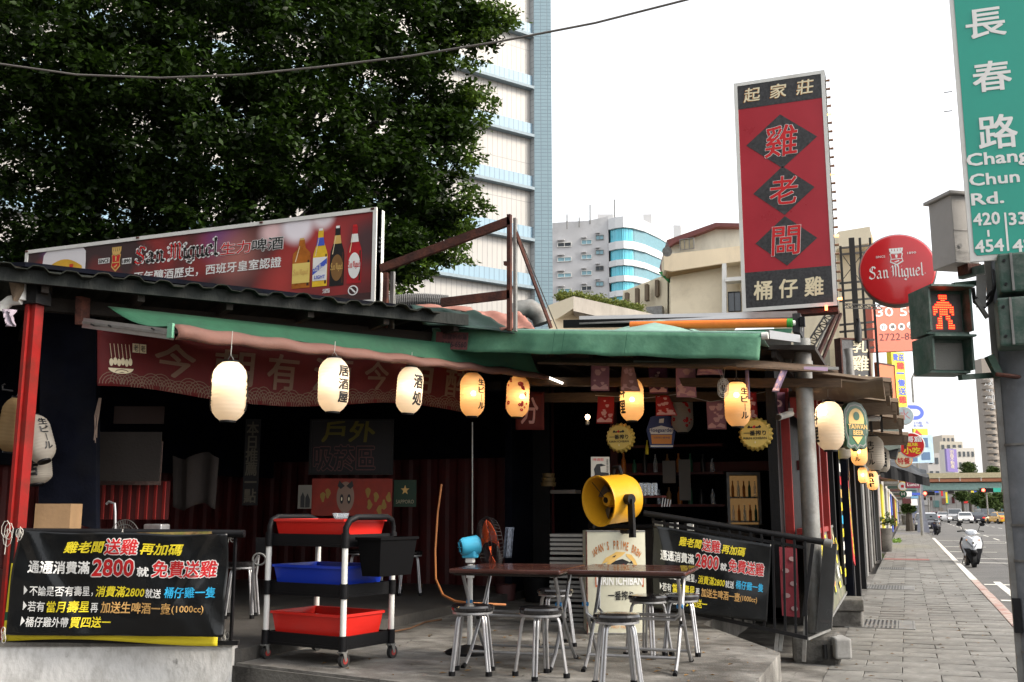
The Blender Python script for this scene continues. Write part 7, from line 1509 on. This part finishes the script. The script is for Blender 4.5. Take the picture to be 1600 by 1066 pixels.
# green traffic signal housings at the right edge
t=T('green_signal_housing','worn green traffic signal housing strapped to the signal pole at the right edge','traffic signal',tuple(D(1585,480,5.3)))
for (y0,y1) in((402,462),(470,545)): 
    a=D(1558,y1,5.35); zt=D(1558,y0,5.35).z; mb=MB(); mb.cbox((a.x+.19,a.y+.02,(a.z+zt)/2),.36,.2,zt-a.z,ch=.012); mb.build('housing',gp,t)
    MB().cbox((a.x+.075,a.y-.085,(a.z+zt)/2),.012,.02,(zt-a.z)*.96).build('rib',galv,t)
    for k in(.2,.8): MB().tube([(a.x+.04,a.y-.08,a.z+(zt-a.z)*k),(a.x+.04,a.y-.09,a.z+(zt-a.z)*k)],.008,8).build('bolt',blackm,t)
MB().beam(D(1562,590,5.5),D(1545,556,5.5),.04,.04).build('clamp',gp,t); MB().tube([D(1556,585,5.45),D(1600,590,5.45)],.012,8).build('strap',rust,t)
# grey control box
t=T('grey_control_box','pale grey control cabinet with faded lettering beside the green street sign','control box',tuple(D(1490,370,5.8)))
cc=D(1490,366,5.9); Rb=Matrix.Rotation(R(33),3,'Z'); w,dp_,h=.165,.22,D(1480,318,5.9).z-D(1480,422,5.9).z
m_=Rb; bxm=M('cabinet_grey',(.42,.41,.40),.55,var=.08,scale=4,bump=.05,dirt=(.3,.28,.26),damt=.3)
MB().cbox(cc,w,dp_,h,m_,ch=.006).build('cabinet',bxm,t); MB().cbox(cc+Vector((0,0,h/2+.012)),w+.04,dp_+.05,.022,m_,ch=.004).build('lid',bxm,t)
f=lambda x,z:cc+m_@Vector((x,-dp_/2-.003,z)); pz=Pan(f(-w/2,-h/2),m_@Vector((w,0,0)),(0,0,h))
pz.rect(0,.47,1,.478,blackm,t,.001); pz.disc(.24,.25,.075,.03,pgrey,t,.002,'emblem'); pz.text('臺北市交通局',(.14,.13,.9,.19),pgrey,t,.0,.002); pz.text('交控箱',(.35,.05,.75,.11),pgrey,t,.0,.002)
MB().cbox(cc+Vector((.07,-.03,-h/2-.03)),.09,.1,.06,m_).build('gland',rust,t); MB().beam(cc+Vector((.02,0,-h/2-.05)),Vector((cx,c.y,cc.z-h/2-.05)),.04,.05).build('arm',gp,t)
# overhead cable
t=T('overhead_cable','single dark overhead cable sagging across the sky and tree','cable',tuple(D(500,105,8)))
pts=[(-300,70),(0,100),(120,117),(250,122),(380,117),(500,105),(640,88),(780,65),(930,36),(1072,0),(1250,-50)]
MB().tube([D(x,y,9.0-.0016*(x)) for x,y in pts],.0095,6).build('cable',M('cable_grey',(.12,.11,.10),.6,bump=0),t)
# ================================================================ STREET LAMP POST, PLANTERS, SMALL STREET THINGS
t=T('tapered_lamp_post','pale grey tapered post standing on the pavement beyond the black awning','post',(.92,70,0))
a=Zp(1443,832,0); MB().poly([(a.x-.42,a.y,-.01),(a.x+.42,a.y,-.01),(a.x+.30,a.y,.9),(a.x-.30,a.y,.9)],(0,.6,0)).build('base',M('post_grey',(.28,.29,.32),.5),t); MB().beam((a.x,a.y+.3,.9),(a.x-.1,a.y+.3,4.6),.42,.42).build('shaft',M('post_grey',(.28,.29,.32)),t)
t=T('utility_cabinet','slim pale cabinet with a blue panel on the far pavement','cabinet',(.5,95,0)); a=Zp(1431,818,0); MB().box(a.x-.4,a.x+.3,a.y,a.y+.5,0,2.4).build('body',MC['post_grey'],t); MB().box(a.x-.25,a.x+.15,a.y-.02,a.y,1.3,2.3).build('blue_panel',pblue,t)
def planter(px,py_,r,h,label):
    a=Zp(px,py_,0); t=T('planter',label,'planter',(a.x,a.y,0),'planters along the shopfronts'); MB().lathe([(r*.8,0),(r,h),(r*.85,h)],(a.x,a.y,0),16).build('pot',concdk,t)
    pts=np.array([(a.x+rng.normal()*r*.9,a.y+rng.normal()*r*.8,h+.15+abs(rng.normal())*.22) for _ in range(26)]); foliage('foliage',pts,None,16,.12,.12,t,sm2)
planter(1385,862,.26,.85,'tall grey planter with a leafy shrub in front of the grey shopfront'); planter(1415,820,.4,1.0,'grey planter with a rounded bush farther up the pavement')
t=T('grass_tuft','bright green weeds growing at the foot of the shopfronts','weeds',tuple(Zp(1396,845,0)))
pts=np.array([tuple(Zp(1391+rng.uniform(0,14),845+rng.normal()*1.2,.03)) for _ in range(60)]); foliage('weeds',pts,None,9,.12,.14,t,leafmat('weed_green',(.08,.16,.02),(.2,.32,.06)))
pts=np.array([tuple(Zp(1358+rng.uniform(0,22),872-rng.uniform(0,8),.03)) for _ in range(40)]); foliage('weeds',pts,None,8,.08,.08,t,sm2)
t=T('litter_bag','small pale plastic bag lying by the black curtain foot','litter',tuple(Zp(1368,866,.1))); MB().lathe([(.06,-.1),(.12,0),(.08,.1),(.02,.14)],Zp(1369,868,.1),9).build('bag',whitemt,t)
# ================================================================ SCOOTER
def scooter(loc,rz,label,bodym,group=None):
    t=T('parked_scooter',label,'scooter',(0,0,0),group); dk=blackpl
    # front faces -Y
    def loft(secs,n=16):
        mb=MB(); base=0
        for (cx_,cy_,cz,rx_,ry_,ang) in secs:
            for k in range(n): a_=2*PI*k/n; u_=Vector((rx_*math.copysign(abs(math.cos(a_))**.75,math.cos(a_)),0,0))+Vector((0,math.cos(ang),math.sin(ang)))*ry_*math.sin(a_); mb.v.append(Vector((cx_,cy_,cz))+u_)
        for i in range(len(secs)-1):
            for k in range(n): mb.f.append((i*n+k,i*n+(k+1)%n,(i+1)*n+(k+1)%n,(i+1)*n+k))
        mb.f.append(tuple(reversed(range(n)))); mb.f.append(tuple((len(secs)-1)*n+k for k in range(n))); mb.sm=True; return mb
    for y in(-.53,.62):
        w=MB().tube([(-.05,y,.24),(.05,y,.24)],.235,28); w.build('tyre',MC['rubber'],t); MB().tube([(-.055,y,.24),(.055,y,.24)],.15,20).build('rim',galv,t)
    # faceted front shield with a centre ridge
    mb=MB(); L_=[(-.235,-.50,.84),(-.27,-.47,.70),(-.235,-.50,.55),(-.12,-.57,.43),(0,-.60,.38)]; Rr=[(-x,y,z) for x,y,z in reversed(L_[:-1])]; ring=L_+Rr+[(.13,-.52,.90),(0,-.50,.86),(-.13,-.52,.90)]
    n_=len(ring); mb.v=[Vector(p) for p in ring]+[Vector((0,-.68,.62)),Vector((0,-.62,.80))]+[Vector((x*.9,y+.14,z)) for x,y,z in ring]
    cidx=lambda p:n_ if p[2]<.74 else n_+1
    for i in range(n_): mb.f.append((i,(i+1)%n_,cidx(ring[i])) if cidx(ring[i])==cidx(ring[(i+1)%n_]) else (i,(i+1)%n_,cidx(ring[(i+1)%n_]),cidx(ring[i]))); mb.f.append(((i+1)%n_,i,n_+2+i,n_+2+(i+1)%n_))
    mb.build('front_shield',bodym,t,smooth=False)
    for s in(-1,1): MB().poly([(s*.03,-.672,.60),(s*.19,-.56,.80),(s*.17,-.575,.76),(s*.02,-.69,.55)],(0,-.012,0)).build('front_trim',M('scooter_trim',(.06,.07,.09),.3,bump=0),t); MB().poly([(s*.24,-.48,.84),(s*.30,-.42,.66),(s*.24,-.46,.40),(s*.26,-.40,.40),(s*.32,-.36,.68),(s*.27,-.42,.86)],(0,.06,0)).build('side_trim',dk,t)
    MB().lathe([(.0001,-.004),(.035,-.002),(.035,.004)],(0,-.66,.70),12,Matrix.Rotation(PI/2,3,'X')).build('badge',galv,t)
    MB().poly([(-.24,-.60,.54),(.24,-.60,.54),(.13,-.76,.22),(.09,-.74,.10),(-.09,-.74,.10),(-.13,-.76,.22)],(0,.16,0)).build('lower_cover',dk,t)
    loft([(0,-.70,.34,.05,.10,0),(0,-.72,.44,.09,.14,0),(0,-.68,.50,.07,.12,0)]).build('front_mudguard',dk,t)
    MB().beam((-.14,-.60,.40),(-.12,-.55,.12),.05,.05).build('inner_cover',dk,t); loft([(0,-.5,.12,.15,.08,0),(0,-.52,.3,.20,.1,0),(0,-.5,.45,.19,.1,0)]).build('leg_shield_lower',dk,t)
    loft([(0,-.38,.92,.07,.06,0),(0,-.42,.98,.17,.09,.2),(0,-.42,1.04,.15,.07,.2),(0,-.40,1.07,.08,.03,.2)]).build('handlebar_cowl',bodym,t)
    MB().poly([(-.09,-.515,.985),(.09,-.515,.985),(.06,-.50,1.04),(-.06,-.50,1.04)],(0,.02,0)).build('headlight',glassm,t)
    for s in(-1,1):
        MB().tube([(s*.12,-.40,1.02),(s*.25,-.36,1.03),(s*.36,-.32,1.02)],.018,8).build('handlebar_grip',dk,t); MB().tube([(s*.16,-.44,1.03),(s*.35,-.42,1.0)],.008,6).build('brake_lever',galv,t)
        MB().tube([(s*.20,-.40,1.04),(s*.24,-.42,1.16),(s*.27,-.42,1.2)],.008,6).build('mirror_stem',dk,t); MB().lathe([(.0001,-.01),(.07,-.006),(.07,.006),(.0001,.01)],(s*.31,-.42,1.22),14,Matrix.Rotation(PI/2,3,'X')@Matrix.Diagonal((1.1,.7,1))).build('mirror',dk,t)
        MB().lathe([(.0001,-.02),(.03,0),(.0001,.02)],(s*.17,-.62,.78),8).build('indicator',porange,t)
        MB().tube([(s*.07,-.62,.24),(s*.08,-.52,.55)],.022,8).build('fork',galv,t)
    loft([(0,-.3,.28,.16,.05,0),(0,-.1,.28,.18,.06,0),(0,.1,.30,.18,.06,0)]).build('footboard',dk,t) if False else MB().cbox((0,-.15,.28),.34,.55,.08,ch=.03).build('footboard',dk,t)
    mb=MB(); 
    mb=loft([(0,.10,.32,.14,.10,PI/2),(0,.25,.48,.19,.16,PI/2),(0,.55,.56,.20,.14,PI/2),(0,.85,.66,.12,.06,PI/2)]); mb.build('rear_body',bodym,t)
    loft([(0,.0,.70,.10,.04,PI/2),(0,.2,.74,.15,.05,PI/2),(0,.55,.76,.15,.05,PI/2),(0,.8,.78,.09,.03,PI/2)]).build('seat',dk,t)
    MB().tube([(.15,.25,.22),(.17,.75,.30)],[.04,.055],10).build('exhaust',galv,t); MB().beam((-.16,.1,.25),(-.24,.15,.02),.02,.02).build('side_stand',galv,t); MB().cbox((0,.86,.60),.16,.05,.06).build('tail_light',pr,t)
    t.location=loc; t.rotation_euler=(0,0,rz); return t
sc0=scooter((1.66,32.8,-.12),R(6),'white and black scooter parked at the kerb facing the camera',M('white_scooter_paint',(.62,.65,.7),.25,var=.03,bump=0,coat=.5))
scooter((1.75,74,-.12),.1,'dark scooter parked at the kerb far up the road, next to the black car',M('dark_scooter_paint',(.03,.03,.035),.3,bump=0))
# ================================================================ CARS
def car(label,paint,kind='sedan',lights=None):
    t=T('car',label,'car',(0,0,0),'cars in the distant traffic'); w=.88; L2=2.2
    if kind=='van': prof=[(-2.2,.25),(-2.2,.95),(-1.75,1.15),(-1.2,1.85),(2.1,1.88),(2.2,1.0),(2.2,.25)]
    else: prof=[(-2.2,.28),(-2.22,.62),(-2.1,.78),(-1.15,.93),(-.5,1.38),(.1,1.45),(.85,1.42),(1.55,1.0),(2.1,.95),(2.2,.6),(2.18,.28)]
    mb=MB(); n=len(prof); 
    def tw(z): return w*(1-.22*max(0,(z-.9)/.6)) if kind!='van' else w*(1-.08*max(0,(z-.9)/.9))
    for s in(-1,1): mb.v+=[Vector((s*tw(z),y,z)) for y,z in prof]
    mb.f=[tuple(range(n)),tuple(reversed(range(n,2*n)))]+[(i,n+i,n+(i+1)%n,(i+1)%n) for i in range(n)]; 
    o=mb.build('body',paint,t); b_=o.modifiers.new('bevel','BEVEL'); b_.width=.06; b_.segments=2
    gl_=dkg
    i=3 if kind!='van' else 2
    def off(a,b): d=Vector((0,-(b[1]-a[1]),(b[0]-a[0]))).normalized(); d=d if d.z>0 else -d; return d*.012
    for (a,b,nm) in((prof[i],prof[i+1],'windscreen'),)+(((prof[6],prof[7],'rear_window'),) if kind!='van' else ((( 2.14,1.8),(2.19,1.15),'rear_window'),)):
        A_=Vector((0,a[0],a[1])); B__=Vector((0,b[0],b[1])); o_=off(a,b); 
        if nm=='rear_window' and kind=='van': o_=Vector((0,.03,0))
        A_,B__=A_.lerp(B__,.08),A_.lerp(B__,.92); wa,wb_=tw(A_.z)*.9,tw(B__.z)*.9
        MB().add([A_+o_+Vector((-wa,0,0)),A_+o_+Vector((wa,0,0)),B__+o_+Vector((wb_,0,0)),B__+o_+Vector((-wb_,0,0))],[(0,1,2,3)]).build(nm,gl_,t)
    for s in(-1,1):
        zs=(.97,1.33) if kind!='van' else (1.15,1.7); ys=((-.95,-.4),(1.3,.8)) if kind!='van' else ((-1.5,-1.1),(2.0,2.0))
        x0,x1=tw(zs[0])+.012,tw(zs[1])+.012
        MB().add([(s*x0,ys[0][0],zs[0]),(s*x0,ys[1][0],zs[0]),(s*x1,ys[1][1],zs[1]),(s*x1,ys[0][1],zs[1])],[(0,1,2,3)]).build('side_window',gl_,t)
        for y in(-1.4,1.35): MB().tube([(s*(w-.18),y,.32),(s*(w+.01),y,.32)],.32,18).build('wheel',MC['rubber'],t)
        MB().cbox((s*.66,-2.2,.66),.34,.08,.14).build('headlight',M('headlamp',(.8,.8,.75),.2,bump=0,emit=(1,.9,.75),es=1.2 if lights else .0) if not lights else M('headlamp_on',(.9,.9,.85),emit=(1,.85,.65),es=6),t)
        MB().cbox((s*.68,2.18,.72),.3,.08,.14).build('tail_light',M('tail_lamp',(.4,.01,.01),.3,emit=(1,.03,.02),es=.8),t)
        MB().cbox((s*(w+.08),-.75,.98),.14,.1,.1).build('mirror',blackpl,t)
    MB().cbox((0,-2.2,.42),.9,.06,.16).build('grille',blackpl,t); MB().cbox((0,-2.225,.48),.4,.03,.12).build('number_plate',pw,t); MB().cbox((0,2.2,.5),.4,.05,.12).build('number_plate',pw,t)
    return t
cp_=lambda n,c:M(n,c,.25,var=.03,bump=0,coat=.6)
white,silver,dark,yelc=cp_('white_car_paint',(.65,.65,.66)),cp_('silver_car_paint',(.35,.36,.38)),cp_('dark_car_paint',(.03,.03,.04)),cp_('taxi_yellow_paint',(.62,.33,.02))
def put(t,px,d,rz,z=-.12):
    a=D(px,798,d); t.location=(a.x,a.y,z); t.rotation_euler=(0,0,rz)
base_cars=[(white,'sedan',1507,132,0,1,'white car with headlights on, coming towards the camera in mid road'),(dark,'sedan',1526,133,PI,0,'dark car with red tail lights beside the white oncoming car'),(yelc,'sedan',1561,126,PI+.35,0,'yellow taxi at the right edge of the far traffic'),(silver,'van',1491,136,0,1,'silver grey van left of the white oncoming car'),
(white,'sedan',1473,150,PI,0,'white car farther off, behind the scooter mirrors'),(silver,'sedan',1549,140,PI-.2,0,'silver car behind the yellow taxi'),(white,'van',1545,152,PI,0,'white van behind the silver car at the right'),(dark,'van',1539,134,.2,0,'black van next to the yellow taxi'),(white,'sedan',1448,92,0,0,'white car parked on the left behind the grey post'),(M('deep_red_car',(.3,.02,.02),.3,bump=0),'sedan',1462,160,PI,0,'small red car far off, left of the white car'),(silver,'sedan',1500,165,PI,0,'distant silver car just under the flyover'),(dark,'sedan',1518,168,PI,0,'distant dark car just under the flyover'),(white,'sedan',1556,165,PI,0,'distant white car at the far right under the flyover'),(dark,'sedan',1447,78,0,0,'black car at the left kerb just past the grey post')]
for p_,k,px,d,rz,li,lb in base_cars: put(car(lb,p_,k,li),px,d,rz)
# traffic lights far off and a green direction sign
for (px,y,nm) in((1541,766,'by the green road sign'),(1450,771,'above the left lane')):
    a=D(px,y,128); t=T('far_traffic_light','distant traffic light showing red, %s'%nm,'traffic light',tuple(a),'far traffic lights'); MB().cbox(a,1.6,.3,.5).build('case',blackm,t); MB().lathe([(.2,0),(.2,.06),(.0001,.1)],a+Vector((-.35,-.15,0)),12,Matrix.Rotation(PI/2,3,'X')).build('red_lamp',M('red_lamp_far',(1,.1,.05),emit=(1,.05,.03),es=8),t); MB().tube([(a.x,a.y+.2,0),(a.x,a.y+.2,a.z+.3)],.1,8).build('post',galv,t)
t,pp=simple('green_road_sign','green overhead road sign in front of the flyover at right',((1549,769,130),(1564,769,130),(1549,762.5)),grn,.1)
# curved street lamp
a=D(1428,640,62); t=T('curved_street_lamp','tall slim street lamp with a curved arm behind the yellow strip sign','street lamp',(a.x,a.y,0)); MB().tube([(a.x,a.y,0),(a.x,a.y,D(1428,592,62).z),D(1429,582,62),D(1434,577,62),D(1443,575,62)],[.09,.06,.05,.05,.04],8).build('post',galv,t)

# wind-blown leaves on the platform and the paving
lv=T('fallen_leaves','dry leaves and grit scattered on the platform and the paving','leaves',(-2,8,.35)); mb=MB(); rq=random.Random(31)
for k in range(170):
    if k%2: x,y,z=rq.uniform(-4.7,-1.15),rq.uniform(6.5,9.5),.353
    else: x,y,z=rq.uniform(-.75,1.1),rq.uniform(8.5,26),.004
    a=rq.uniform(0,6.3); l=rq.uniform(.015,.04); c_,s_=math.cos(a)*l,math.sin(a)*l
    mb.add([(x-c_,y-s_,z),(x+s_*.4,y-c_*.4,z+.006),(x+c_,y+s_,z+.002),(x-s_*.4,y+c_*.4,z+.008)],[(0,1,2,3)])
mb.build('leaves',M('dry_leaf',(.16,.09,.03),.8,bump=0),lv,kind='stuff')
